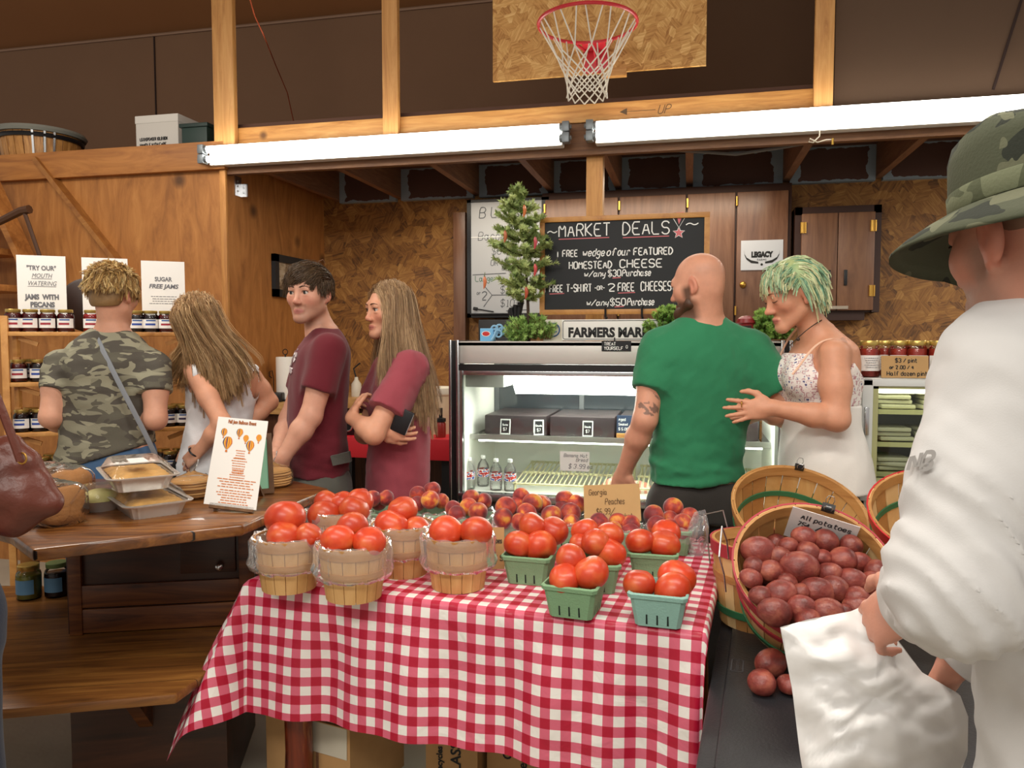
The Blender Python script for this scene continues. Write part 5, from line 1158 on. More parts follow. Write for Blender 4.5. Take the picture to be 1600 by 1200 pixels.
# ================================================================ on the counter: pies, bread, flatbread, flyer
ALU = plain('aluminium_foil', 'DAD7D2', .3, .55); CRUST = plain('pie_crust', 'C99A54', .6, var=.45, vs=26, bump=.5, bs=30)
DOME = glassy('clear_lid', (1, 1, 1), .97, .06, bump=.1, bs=40, white=.02, fres=1.25)
def pie_proto():
 t = thing('pie_tray', 'x', 'pie', (0, 0, 0)); L, Wd, H = .29, .19, .045
 def rr(l, w, r, n=5):
  out = []
  for cx, cy, a0 in ((l/2-r, w/2-r, 0), (-l/2+r, w/2-r, 90), (-l/2+r, -w/2+r, 180), (l/2-r, -w/2+r, 270)):
   for k in range(n): a = math.radians(a0+90*k/(n-1)); out.append((cx+r*math.cos(a), cy+r*math.sin(a)))
  return out
 def stack(levels, cap0=True, cap1=False, flute=0):
  m = MB(); ring = []
  for (l, w, r, z) in levels:
   pts = []
   base = rr(l, w, r, 5); N = 96; per = [Vector(base[i]+(0,)) for i in range(len(base))]+[Vector(base[0]+(0,))]; d = [0]
   for i in range(len(per)-1): d.append(d[-1]+(per[i+1]-per[i]).length)
   for k in range(N):
    s_ = d[-1]*k/N; i = max(j for j in range(len(d)-1) if d[j] <= s_+1e-9); q = per[i].lerp(per[i+1], (s_-d[i])/max(d[i+1]-d[i], 1e-9))
    f = 1+(flute*(-1)**k if flute else 0); pts.append((q.x*f, q.y*f, z))
   ring.append(pts)
  N = len(ring[0])
  for p in ring: m.v += p
  for i in range(len(ring)-1):
   for k in range(N): m.f.append([i*N+k, i*N+(k+1) % N, (i+1)*N+(k+1) % N, (i+1)*N+k]); m.m.append(0)
  if cap0: m.f.append(list(range(N))[::-1]); m.m.append(0)
  if cap1: m.f.append([(len(ring)-1)*N+k for k in range(N)]); m.m.append(0)
  return m
 stack([(L-.05, Wd-.05, .02, 0), (L-.02, Wd-.02, .025, H-.006)], flute=.012).build('pan', ALU, t)
 stack([(L-.02, Wd-.02, .025, H-.006), (L+.012, Wd+.012, .03, H-.004), (L+.016, Wd+.016, .03, H), (L-.012, Wd-.012, .025, H)], cap0=False).build('rim', ALU, t)
 m = MB(); nx, ny = 26, 18
 for i in range(nx+1):
  for j in range(ny+1):
   x, y = (i/nx-.5), (j/ny-.5); e = max(abs(x), abs(y))*2; m.v.append((x*(L-.03), y*(Wd-.03), H-.008+.014*(1-e**4)+random.uniform(-.003, .003)))
 m.f = [[i*(ny+1)+j, (i+1)*(ny+1)+j, (i+1)*(ny+1)+j+1, i*(ny+1)+j+1] for i in range(nx) for j in range(ny)]; m.m = [0]*len(m.f); m.build('crust', CRUST, t, True)
 stack([(L+.006, Wd+.006, .03, H+.001), (L-.012, Wd-.012, .03, H+.006), (L-.05, Wd-.045, .025, H+.034), (L-.07, Wd-.06, .02, H+.037)], False, True, .004).build('dome_lid', DOME, t)
 m = MB(); m.slab((-L*.32, -.02, H+.0385), X, Y_, .1, .05, .001); m.build('sticker', M_['paper'], t)
 return t
pie = pie_proto(); long_a = YAW+math.atan2(.23, -.19)
c = WZ(231, 797, TZ); pie.location = c; pie.rotation_euler = (0, 0, long_a); pie['label'] = 'foil pie tray with a clear dome lid, lower of the stacked two'; pie['group'] = 'stacked pie trays'
c2 = WZ(215, 757, TZ+.083); dup(pie, (c2.x, c2.y, TZ+.083), long_a-.09, 'foil pie tray with a clear dome lid, upper of the stacked two')
c = WZ(156, 795, TZ); t = thing('roll_container', 'small clear clamshell of rolls beside the stacked pie trays', 'container', c)
m = MB(); m.lathe([(0, 0), (.055, 0), (.07, .03), (.074, .034)], c, 24); m.build('pan', ALU, t); m = MB(); m.lathe([(.074, .035), (.068, .06), (.055, .078), (0, .082)], c, 24); m.build('dome_lid', DOME, t); m = MB(); m.sphere(c+Z_*.03, (.06, .06, .035), 16, 8); m.build('roll', plain('roll_crust', 'B9B070', .6, var=.2), t)
BREAD = plain('bread_crust', 'A4713C', .75, var=.35, vs=18, bump=.5, bs=50); FILM = glassy('bread_bag', (1, .98, .95), .95, .13, bump=.25, bs=30, white=.02, fres=1.14)
def loaf(c, rz, L, w, h, lb):
 t = thing('bread_loaf', lb, 'bread', c, 0, 'bagged loaves'); Mx = Matrix.Rotation(rz, 3, 'Z')
 for nm, g, mat in (('crumb', 0, BREAD), ('bag', .007, FILM)):
  m = MB(); ns, nr = 22, 24
  for i in range(ns+1):
   u = -1+2*i/ns; e = (1-abs(u)**4)**.25 if abs(u) < 1 else 0.0; e = max(e, .02)
   for k in range(nr):
    a = 2*PI*k/nr; y = math.cos(a); z = math.sin(a); y = math.copysign(abs(y)**.7, y); z = math.copysign(abs(z)**.7, z)
    wv = (w/2+g)*(1+.12*max(z, 0))*(.75+.25*e); hv = h/2+g; wr = (random.uniform(-.005, .005) if nm == 'bag' else 0)
    m.v.append(tuple(c+Mx @ Vector((u*(L/2+g*(3 if u > 0 and nm == 'bag' else 1)), y*wv*e**.6+wr, h/2+(z*hv)*(e**.5 if z > 0 else 1*e**.2)+ (wr if z > -.5 else 0)))))
  for i in range(ns):
   for k in range(nr): m.f.append([i*nr+k, (i+1)*nr+k, (i+1)*nr+(k+1) % nr, i*nr+(k+1) % nr]); m.m.append(0)
  m.f += [list(range(nr)), [ns*nr+k for k in range(nr)][::-1]]; m.m += [0, 0]
  m.build(nm, mat, t, True)
 m = MB(); e = c+Mx @ Vector((L/2+.012, 0, h*.5)); m.tube([e, e+Mx @ Vector((.03, .01, -.01)), e+Mx @ Vector((.07, .0, -.035))], [.012, .006, .022], 8, flat=.5); m.build('bag_neck', FILM, t)
c = WZ(78, 815, TZ); c.z = TZ; loaf(c, YAW+2.6, .20, .14, .115, 'bagged brown bread loaf at the front left edge of the counter')
c = WZ(92, 782, TZ); c.z = TZ; loaf(c, YAW+2.55, .24, .14, .115, 'bagged brown bread loaf lying behind another loaf on the counter')
FLAT = plain('flatbread', 'C79A5E', .7, var=.3, vs=20)
def flat(px, py, lb, hn):
 c = WZ(px, py, TZ); t = thing('flatbread_bag', lb, 'flatbread', c, 0, 'bagged flatbreads')
 for k in range(6): m = MB(); m.lathe([(0, 0), (.068, .0), (.072, .004), (.068, .009), (0, .01)], c+Vector((random.uniform(-.004, .004), random.uniform(-.004, .004), .002+.0095*k)), 24); m.build('flatbread', FLAT, t)
 m = MB(); m.lathe([(0, .001), (.076, .001), (.081, .02), (.079, .055), (.05, .068), (.016, .08), (.008, .088), (.02, .1+hn), (.024, .115+hn)], c, 24)
 for i, v in enumerate(m.v): m.v[i] = tuple(Vector(v)+Vector((random.uniform(-.003, .003),)*3))
 m.build('bag', FILM, t, True)
flat(300, 775, 'bag of stacked flatbreads behind the upper pie tray', .01); flat(424, 758, 'bag of stacked flatbreads behind the green sign on the counter', .01)
# flyer on a little easel
BL, BRr, TL, TR = W(318, 787, 2.39), W(400, 797, 2.35), W(344, 653, 2.55), W(416, 656, 2.51)
R = (BRr-BL).normalized(); wv = (BRr-BL).length; U0 = ((TL-BL)+(TR-BRr))/2; U0 = U0-R*U0.dot(R); hv = U0.length; U = U0.normalized(); N = R.cross(U)
t = thing('event_flyer', 'white flyer with striped hot air balloons standing on a wooden easel', 'flyer', WZ(365, 798, TZ))
m = MB(); m.slab(BL, R, U, wv, hv, .002)
# keep the slight sideways lean
sh = ((TL-BL).dot(R)+(TR-BRr).dot(R))/2/hv
m.v = [tuple(Vector(v)+R*(sh*(Vector(v)-BL).dot(U))) for v in m.v]
m.build('sheet', plain('flyer_paper', 'E2DED8', .6), t)
U = (U+R*sh); hv = hv
OR = [plain('orange_ink', 'C9702E', .6), plain('balloon_yellow', 'E2A52C', .5), plain('balloon_orange', 'C56A22', .5), plain('balloon_purple', '4B4560', .5)]
m = MB(); vs, f = print_text('Fall Jam Balloon Event', BL+R*wv*.5+U*hv*.935, R, U, .012, None, fit=wv*.56, bold=.001); m.add(vs, f); m.build('title', plain('brown_ink', '9A5A30', .6), t, smooth=False)
for (u, v, s_) in ((.17, .82, .8), (.48, .83, .85), (.27, .7, 1.25), (.62, .77, .72), (.72, .69, 1.05), (.87, .79, .72)):
 m = MB(); bw_, bh_ = .028*s_, .036*s_; c = BL+R*wv*u+U*hv*v+N*.001; ns = 8
 for st_ in range(ns):
  m.mi = (3, 1, 2, 3, 1, 2, 1, 2)[st_] if s_ > .75 else (2, 1, 2, 1, 2, 1, 2, 1)[st_]
  x0_, x1_ = -1+2*st_/ns, -1+2*(st_+1)/ns; pts0 = []; pts1 = []
  for k in range(9):
   a = PI*k/8; prof = math.sin(a)**.75 if k not in (0, 8) else 0.06; yy = math.cos(a); wd_ = bw_/2*prof*(1 if yy > 0 else .35+.65*(1+yy)**.8)
   pts0.append(c+R*(x0_*wd_)+U*(yy*bh_/2)); pts1.append(c+R*(x1_*wd_)+U*(yy*bh_/2))
  m.add(pts0+pts1, [(k, k+1, 9+k+1, 9+k) for k in range(8)])
 m.mi = 2; q = c-U*(bh_*.62); e = .003*s_; m.add([q-R*e-U*e, q+R*e-U*e, q+R*e+U*e, q-R*e+U*e], [(0, 1, 2, 3)])
 m.build('balloon', OR, t, smooth=False)
m = MB()
for v0, n_, f in ((.62, 4, .26), (.53, 7, .34), (.40, 5, .3), (.29, 4, .8), (.17, 6, .74)): scribble(m, BL+R*wv*(.55-f/2)+U*hv*v0, R, U, wv*f, n_, .0085, .0028)
m.build('fine_print', OR[0], t, smooth=False)
EW = wood('easel_wood', '4A3018', '664424', '7A5530', (9, 9, 9), .5)
m = MB()
for u in (.18, .85):
 a_ = BL+R*wv*u-N*.008; g = a_-U*.03-N*.02; g.z = TZ; m.bar(g, a_+U*hv*.8, .012, .008, up=N)
m.bar(BL+R*.02-N*.004-U*.001, BRr-R*.01-N*.004-U*.001, .008, .016, up=U); a_ = BL+R*wv*.5-N*.008+U*hv*.7; g = a_-N*.16; g.z = TZ; m.bar(a_, g, .012, .008)
m.build('easel', EW, t)
# framed green notice
c0 = W(365, 778, 2.60); c1 = W(429, 774, 2.66); c0.z = c1.z = TZ+.004; R = (c1-c0).normalized(); wv = (c1-c0).length; U = (W(436, 676, 2.71)-c1); U = (U-R*U.dot(R)); hv = U.length; U.normalize(); N = R.cross(U)
t = thing('framed_notice', 'brown framed pale green notice standing behind the balloon flyer', 'sign', (c0+c1)/2)
m = MB(); b = .017; m.slab(c0, R, U, b, hv, .016); m.slab(c1-R*b, R, U, b, hv, .016); m.slab(c0+R*b, R, U, wv-2*b, b, .016); m.slab(c0+R*b+U*(hv-b), R, U, wv-2*b, b, .016); a_ = c0+R*wv*.5+U*hv*.6-N*.016; g = a_-N*.08; g.z = TZ; m.bar(a_, g, .02, .006); m.build('frame', EW, t)
m = MB(); m.slab(c0+R*b*.8+U*b*.8-N*.006, R, U, wv-1.6*b, hv-1.6*b, .004); m.build('sheet', plain('mint_paper', '8FC9A9', .6), t)
m = MB(); scribble(m, c0+R*wv*.2+U*hv*.75-N*.0055, R, U, wv*.6, 5, .02, .004); m.build('print', M_['greyink'], t, smooth=False)
# ================================================================ produce table with the checked cloth
u_, v_ = camdir(.948, -.317), camdir(.317, .948); FRc = camdir(.47, 1.85); TBZ = .76; TWd, TDp = 1.32, .85
TROT = math.atan2(u_.y, u_.x)
def tp(s, t, z=TBZ): return FRc+u_*s+v_*t+Z_*z            # s: to the right of the front right corner, t: to the back
tbl = thing('produce_table', 'wooden table with rough cedar legs under the red checked cloth', 'table', tp(-TWd/2, TDp/2, 0))
Mt = Matrix.Rotation(TROT, 3, 'Z')
MB().box(tp(-TWd/2, TDp/2, TBZ-.0165), (TWd-.01, TDp-.01, .03), Mt, .004).build('table_top', M_['pineh'], tbl)
CEDAR = wood('cedar_post', '3E140A', '7A2E12', 'D09040', (14, 14, 2.2), .35, 1.5, coat=.2)
for s, t in ((-1.235, .1), (-.08, .1), (-1.19, .76), (-.08, .76)):
 m = MB(); pts = [tp(s+.004*math.sin(k*2+s), t, z) for k, z in enumerate((0, .2, .4, .6, .728))]; m.tube(pts, [.046, .042, .044, .04, .044], 10); m.build('leg', CEDAR, tbl)
m = MB(); m.box(tp(-1.185, .17, .36), (.04, .04, .72), Mt); m.build('brace_post', M_['joist'], tbl)
# cloth
def clothmat():
 m, nt, b = newmat('gingham_vinyl'); L = nt.links; uv = nd(nt, 'ShaderNodeUVMap', uv_map='UV'); sx = nd(nt, 'ShaderNodeSeparateXYZ'); L.new(uv.outputs[0], sx.inputs[0]); g = []
 for k in (0, 1):
  f = nd(nt, 'ShaderNodeMath', operation='FRACT'); L.new(sx.outputs[k], f.inputs[0]); q = nd(nt, 'ShaderNodeMath', operation='GREATER_THAN'); q.inputs[1].default_value = .5; L.new(f.outputs[0], q.inputs[0]); g.append(q)
 ad = nd(nt, 'ShaderNodeMath', operation='ADD'); L.new(g[0].outputs[0], ad.inputs[0]); L.new(g[1].outputs[0], ad.inputs[1])
 dv = nd(nt, 'ShaderNodeMath', operation='MULTIPLY'); dv.inputs[1].default_value = .5; L.new(ad.outputs[0], dv.inputs[0])
 r = ramp(nt, [(0, 'ECE7E0'), (.25, 'D4647A'), (.75, 'AE1533')]); r.color_ramp.interpolation = 'CONSTANT'; L.new(dv.outputs[0], r.inputs[0])
 ge = nd(nt, 'ShaderNodeNewGeometry'); mx = nd(nt, 'ShaderNodeMixRGB'); mx.inputs[2].default_value = C4('E2D5D2'); L.new(ge.outputs['Backfacing'], mx.inputs[0]); L.new(r.outputs[0], mx.inputs[1])
 L.new(mx.outputs[0], b.inputs['Base Color']); b.inputs['Roughness'].default_value = .34; b.inputs['Specular IOR Level'].default_value = .4
 tc = nd(nt, 'ShaderNodeTexCoord'); n = nd(nt, 'ShaderNodeTexNoise', Scale=9, Detail=3, Distortion=1); L.new(tc.outputs['Object'], n.inputs['Vector']); bp = nd(nt, 'ShaderNodeBump', Strength=.3, Distance=.02); L.new(n.outputs['Fac'], bp.inputs['Height']); L.new(bp.outputs[0], b.inputs['Normal'])
 return m
fD, lD, rD, bD = .40, .40, .035, .12; res = .0135
gs = np.arange(-TWd-lD, rD+1e-6, res); gt = np.arange(-fD, TDp+bD+1e-6, res)
V = []; UV = []
def smst(a): a = min(max(a, 0), 1); return a*a*(3-2*a)
for s in gs:
 for t in gt:
  dl = max(-TWd-s, 0); dr_ = max(s, 0); df = max(-t, 0); db = max(t-TDp, 0)
  ds = dr_-dl; dt = db-df; r_ = math.hypot(ds, dt); cs, ct_ = min(max(s, -TWd), 0), min(max(t, 0), TDp)
  if r_ < 1e-9:
   e = min(-s, s+TWd, t, TDp-t); q = .0035*smst(e/.05)
   V.append(tuple(tp(s, t, TBZ+.003+q*(vnoise(s, t, 0, 2.2, 3)*.6+.6)))); UV.append((s/.054, t/.054)); continue
  nx, ny = ds/r_, dt/r_; co = abs(nx*ny)*2                # 1 on the diagonal of a corner
  rr = .012; flare = (.05 if db == 0 else .02)+.40*co**1.3*(1 if ds < 0 else .35)*(1 if db == 0 else .2)
  along = cs if df else ct_
  fold = smst(r_/.25)*(.016*math.sin(along*15+.6*math.sin(along*5)+1.0)+.009*math.sin(along*34+2+r_*3))
  if co > .05: fold += smst(r_/.3)*.030*math.sin(math.atan2(ny, nx)*9+.8)*co
  if ds > 0: fold *= .25; flare *= .4
  if db > 0: fold *= .2
  o_ = rr*(1-math.exp(-r_/rr))+flare*r_+fold*(1-.3*co); o_ = min(o_, .86*r_)
  dz = math.sqrt(max(r_*r_-min(abs(o_), r_*.98)**2, 0)); dz = dz-rr*.35*(1-math.exp(-r_/rr))
  V.append(tuple(tp(cs+nx*o_, ct_+ny*o_, TBZ+.003-dz))); UV.append((s/.054, t/.054))
nt_ = len(gt); F = [(i*nt_+j, (i+1)*nt_+j, (i+1)*nt_+j+1, i*nt_+j+1) for i in range(len(gs)-1) for j in range(nt_-1)]
cl = mesh_obj('tablecloth', V, F, clothmat(), smooth=True, at=tp(-TWd/2, TDp/2, TBZ), uv=UV)
tag(cl, 'red and white checked vinyl cloth draped over the produce table', 'tablecloth')
CTZ = TBZ+.0055
# produce meshes ----------------------------------------------------------------
def fruit_mesh(name, mat, fn, seg=28, rings=18):
 m = MB(); m.sphere((0, 0, 0), 1.0, seg, rings); vs = []
 for x, y, z in m.v: a = math.atan2(y, x); r = fn(a, z); vs.append((x*r[0], y*r[0], z*r[1]))
 me = bpy.data.meshes.new(name); me.from_pydata(vs, [], m.f); me.materials.append(mat); me.polygons.foreach_set('use_smooth', [True]*len(me.polygons)); return me
def fruit_mat(name, cols, rough, coat=0, scale=1.3, sss=0, spots=0, fuzz=0, detail=3):
 m, nt, b = newmat(name); L = nt.links; tc = nd(nt, 'ShaderNodeTexCoord'); oi = nd(nt, 'ShaderNodeObjectInfo')
 mu = nd(nt, 'ShaderNodeMath', operation='MULTIPLY'); mu.inputs[1].default_value = 37; L.new(oi.outputs['Random'], mu.inputs[0])
 n = nd(nt, 'ShaderNodeTexNoise', noise_dimensions='4D', Scale=scale, Detail=detail); L.new(tc.outputs['Object'], n.inputs['Vector']); L.new(mu.outputs[0], n.inputs['W'])
 r = ramp(nt, cols); L.new(n.outputs['Fac'], r.inputs[0]); out = r.outputs[0]
 if spots:
  v = nd(nt, 'ShaderNodeTexNoise', noise_dimensions='4D', Scale=scale*5, Detail=3); L.new(tc.outputs['Object'], v.inputs['Vector']); L.new(mu.outputs[0], v.inputs['W'])
  rr_ = ramp(nt, [(.60, (0, 0, 0)), (.72, (1, 1, 1))]); L.new(v.outputs['Fac'], rr_.inputs[0]); sm = nd(nt, 'ShaderNodeMath', operation='MULTIPLY'); sm.inputs[1].default_value = spots; L.new(rr_.outputs[0], sm.inputs[0])
  mx = nd(nt, 'ShaderNodeMixRGB'); mx.inputs[2].default_value = C4('8E6A48'); L.new(sm.outputs[0], mx.inputs[0]); L.new(out, mx.inputs[1]); out = mx.outputs[0]
  bp = nd(nt, 'ShaderNodeBump', Strength=.1, Distance=.03); L.new(v.outputs['Fac'], bp.inputs['Height']); L.new(bp.outputs[0], b.inputs['Normal'])
 hs = nd(nt, 'ShaderNodeHueSaturation'); mr = nd(nt, 'ShaderNodeMapRange'); mr.inputs['To Min'].default_value = .82; mr.inputs['To Max'].default_value = 1.12; L.new(oi.outputs['Random'], mr.inputs['Value']); L.new(mr.outputs[0], hs.inputs['Value']); L.new(out, hs.inputs['Color'])
 L.new(hs.outputs[0], b.inputs['Base Color']); b.inputs['Roughness'].default_value = rough; b.inputs['Coat Weight'].default_value = coat; b.inputs['Coat Roughness'].default_value = .08; b.inputs['Sheen Weight'].default_value = fuzz
 if sss: b.inputs['Subsurface Weight'].default_value = sss; b.inputs['Subsurface Radius'].default_value = (.5, .12, .05); b.inputs['Subsurface Scale'].default_value = .3
 return m
TOM = fruit_mat('tomato_skin', [(.28, 'B83018'), (.5, 'CC4420'), (.72, 'DA6A36')], .36, .06, 1.0)
PEA = fruit_mat('peach_skin', [(.30, '4E1018'), (.46, '8A1E20'), (.56, 'BC4426'), (.68, 'E0A038')], .6, 0, .75, fuzz=.25)
POT = fruit_mat('potato_skin', [(.3, '5C2420'), (.5, '823830'), (.72, 'A8604C')], .4, 0, 1.1, spots=.3, detail=3)
def tomf(sd):
 R_ = random.Random(sd); ph = R_.random()*6; k = R_.choice((4, 5, 6))
 return lambda a, z: (1+.028*math.cos(k*a+ph)*(.35+max(z, 0))+.02*math.cos(2*a+ph*2), (.91-.13*math.exp(-((1-z)/.10)**1))*(1 if z > 0 else .97))
TOMS = [fruit_mesh('tomato', TOM, tomf(i)) for i in range(4)]
PEAS = [fruit_mesh('peach', PEA, (lambda sd: (lambda a, z: (1-.10*math.exp(-(((a+PI) % (2*PI)-PI)/.22)**2)*(.4+.6*max(z, -.2)), .95-.16*math.exp(-((1-z)/.05)))))(i)) for i in range(2)]
def potf(sd):
 R_ = random.Random(sd+50); c = [R_.uniform(-.12, .12) for _ in range(6)]
 return lambda a, z: (1+c[0]*math.cos(a+c[5]*9)+c[1]*math.cos(2*a)+c[2]*z+c[3]*math.sin(3*a)*.4, 1.0+c[4])
POTS = [fruit_mesh('potato', POT, potf(i), 24, 16) for i in range(6)]
def place(name, me, p, r, rot, lab, cat, group, sq=(1, 1, 1)):
 o = bpy.data.objects.new(name, me); COL.objects.link(o); o.location = p; o.scale = (r*sq[0], r*sq[1], r*sq[2]); o.rotation_euler = rot; tag(o, lab, cat, group); return o
def words_for(items, base):
 """a place word for the outermost fruit of each container; the rest share a label"""
 n = len(items); lab = [None]*n
 for w, f in (('topmost', lambda i: items[i][1]), ('leftmost', lambda i: items[i][0]), ('rightmost', lambda i: -items[i][0]), ('lowest', lambda i: -items[i][1])):
  c = [i for i in range(n) if lab[i] is None]
  if not c or n == 1: break
  i = min(c, key=f); lab[i] = w+' '+base
 rest = [i for i in range(n) if lab[i] is None]
 for i in rest: lab[i] = ('middle ' if len(rest) == 1 and n > 1 else 'inner ')+base
 return lab
# wooden half-peck baskets ----------------------------------------------------
VEN = wood('basket_veneer', 'B07E48', 'C8985C', 'D8AC72', (12, 12, 2.4), .6, 1, bump=.1)
VEND = wood('basket_hoop', '9A6634', 'B58248', 'C4945A', (3, 3, 20), .6, 1, bump=.1)
BAG = glassy('basket_liner_film', (1, 1, 1), .96, .14, bump=.3, bs=55, white=.11, fres=1.14)
def film(name, rings, par, seg=56, jit=.0035, mat=BAG):
 """rings: (radius, z, ripple) lathe with gathered ripples"""
 m = MB(); ph = random.random()*6
 for r, z, rp in rings:
  for k in range(seg):
   a = 2*PI*k/seg; w = rp*(math.sin(a*11+ph)+.6*math.sin(a*19+ph*3+z*60))+random.uniform(-jit, jit); m.v.append(((r+w)*math.cos(a), (r+w)*math.sin(a), z+w*.8+random.uniform(-jit, jit)*.5))
 for i in range(len(rings)-1):
  for k in range(seg): m.f.append([i*seg+k, i*seg+(k+1) % seg, (i+1)*seg+(k+1) % seg, (i+1)*seg+k]); m.m.append(0)
 o = mesh_obj(name, m.v, m.f, mat, None, True); o.parent = par; return o
def slat_ring(n, rb, rt, h, th, z0=0, gap=.06):
 m = MB()
 for k in range(n):
  a0 = 2*PI*(k+gap/2)/n; a1 = 2*PI*(k+1-gap/2)/n; dz = .0
  o_ = [(r*math.cos(a), r*math.sin(a), z) for r, z in ((rb, z0), (rt, h)) for a in (a0, (a0+a1)/2, a1)]; i_ = [((r-th)*math.cos(a), (r-th)*math.sin(a), z) for r, z in ((rb, z0), (rt, h)) for a in (a0, (a0+a1)/2, a1)]
  m.add(o_+i_, [(0, 1, 4, 3), (1, 2, 5, 4), (7, 6, 9, 10), (8, 7, 10, 11), (0, 3, 9, 6), (2, 8, 11, 5), (3, 4, 10, 9), (4, 5, 11, 10)])
 return m
def band(r0, z0, r1, z1, th=.004, seg=40):
 m = MB(); m.lathe([(r0, z0), (r0+th, z0), (r1+th, z1), (r1, z1), (r0, z0)], seg=seg); return m
def local(mb, name, mat, par, smooth='auto'):
 o = mb.build(name, mat, None, smooth); o.parent = par; return o
def peck():
 t = thing('wooden_basket', 'x', 'basket', (0, 0, 0)); rb, rt, h = .076, .097, .152
 local(slat_ring(16, rb, rt, h, .003), 'slats', VEN, t); m = MB(); m.cyl((0, 0, .004), (0, 0, .01), rb-.003, 24); local(m, 'bottom', VEN, t)
 q = lambda z: rb+(rt-rb)*z/h
 local(band(q(h-.03), h-.03, q(h), h+.001, .0045), 'rim_hoop', VEND, t); local(band(q(.066), .066, q(.084), .084, .004), 'middle_hoop', VEND, t)
 m = MB(); m.lathe([(rt-.004, h-.025), (rt-.0075, h-.025), (rt-.0065, h+.001), (rt-.003, h+.001)], seg=40); local(m, 'inner_hoop', VEND, t)
 film('plastic_liner', [(rt-.03, h-.05, .001), (rt-.012, h-.01, .002), (rt+.002, h+.006, .002), (rt+.010, h-.012, .002), (rt+.010, h-.05, .003), (rt+.014, h-.075, .005), (rt+.008, h-.09, .004), (rt-.004, h-.088, .002)], t)
 return t
specs = [('A', 452, 917, 'leftmost wooden basket of the front row'), ('B', 553, 931, 'wooden basket standing nearest the front edge of the checked cloth'), ('C', 629, 894, 'wooden basket third from the left with its liner half down'),
         ('D', 716, 915, 'wooden basket nearest the brown card and green boxes'), ('E', 528, 868, 'rearmost wooden basket by the counter corner')]
pk0 = None; BK_ = {}
for nm, px, py, lb in specs:
 p = WZ(px, py, CTZ); lab = {'A': 'wooden tomato basket with bunched plastic liner, leftmost in the front row', 'B': 'wooden tomato basket standing nearest the front edge of the checked cloth', 'C': 'wooden tomato basket third from the left, set back between two others', 'D': 'wooden tomato basket with a shiny liner beside the brown card', 'E': 'wooden tomato basket furthest back beside the counter corner'}[nm]
 if pk0 is None: pk0 = peck(); pk0.location = p; pk0['label'] = lab; pk0['group'] = 'wooden tomato baskets'
 else: dup(pk0, p, random.random()*6, lab)
 BK_[nm] = (p, lb)
def tomatoes(items, dcen, zmin, base, group):
 """items: (px, py, radius px, depth offset)"""
 labs = words_for(items, base)
 for (px, py, rp, off), lb in zip(items, labs):
  d = dcen+max(min(off, .034), -.042 if 'wooden' in base else -.024); r = rp*d/FPX*1.09; p = W(px, py, d); p.z = max(p.z, zmin+r*.7)
  place('tomato', random.choice(TOMS), p, r, (random.uniform(-.5, .5)+(2.6 if random.random() < .35 else 0), random.uniform(-.5, .5), random.random()*6), lb, 'tomato', group)
def camdepth(p): return -p.x*math.sin(YAW)*1.0+p.y*math.cos(YAW)
def inb(nm, items):
 p, lb = BK_[nm]; tomatoes(items, camdepth(p), CTZ+.05, 'ripe tomato in the '+lb, 'tomatoes in the '+lb)
inb('A', [(445.6, 810, 29.5, .02), (443, 838, 24, -.055), (482, 838, 21, -.03)])
inb('B', [(528, 844, 25, -.05), (577, 847, 24, -.05), (550, 825, 24.5, .03)])
inb('C', [(612, 822, 25.5, -.04), (629, 798, 22.5, .03), (651, 826, 19, -.03)])
inb('D', [(697, 831, 24.5, -.05), (744, 830, 24, -.05), (722, 842, 20, .03)])
inb('E', [(507, 807, 25, -.05), (553, 797, 23, -.03), (533, 788, 21, .03), (513, 787, 21, .05), (562, 784, 20, .04)])
# pulp quart boxes ------------------------------------------------------------
GRN = plain('green_pulp', '7FA37C', .8, var=.06, vs=30, bump=.25, bs=220); GRN2 = plain('aqua_pulp', '8FB8AC', .8, var=.06, vs=30, bump=.25, bs=220); SLOT = plain('slot_dark', '14201A', .8)
def quart(mat):
 t = thing('produce_box', 'x', 'box', (0, 0, 0)); b, a, h, th = .056, .071, .086, .003
 def loop(s, z, r=.01): return [(x, y, z) for x, y in [(s-r, -s), (s, -s+r), (s, s-r), (s-r, s), (-s+r, s), (-s, s-r), (-s, -s+r), (-s+r, -s)]]
 m = MB(); L_ = [loop(b, 0), loop(a-.003, h-.013), loop(a+.002, h-.013), loop(a+.0035, h-.003), loop(a+.001, h), loop(a-.003, h), loop(b-th, th)]
 for l in L_: m.v += l
 for i in range(len(L_)-1):
  for k in range(8): m.f.append([i*8+k, i*8+(k+1) % 8, (i+1)*8+(k+1) % 8, (i+1)*8+k]); m.m.append(0)
 m.f.append(list(range(8))[::-1]); m.f.append([(len(L_)-1)*8+k for k in range(8)]); m.m += [0, 0]; local(m, 'tub', mat, t)
 for sd in range(4):
  M4 = Matrix.Rotation(sd*PI/2, 3, 'Z')
  for x in (-.026, 0, .026):
   m = MB(); z0, z1 = .006, .032; y0, y1 = -(b+(a-b)*z0/h)-.0008, -(b+(a-b)*z1/h)-.0008
   m.add([M4 @ Vector(q) for q in ((x-.0022, y0, z0), (x+.0022, y0, z0), (x+.0018, y1, z1), (x-.0018, y1, z1))], [(0, 1, 2, 3)]); local(m, 'slot', SLOT, t, False)
 return t
q1 = quart(GRN); q2 = quart(GRN2)
boxes = [('g1', 829, 905, 'green box beside the brown card', q1, .05), ('g2', 899, 955, 'green box at the front edge of the cloth', q1, -.03), ('g3', 928, 918, 'green box hidden behind the front green box', q1, .25), ('g4', 1021, 900, 'green box behind the pale aqua box', q1, .1), ('g5', 1031, 968, 'pale aqua box at the front right corner', q2, .02)]
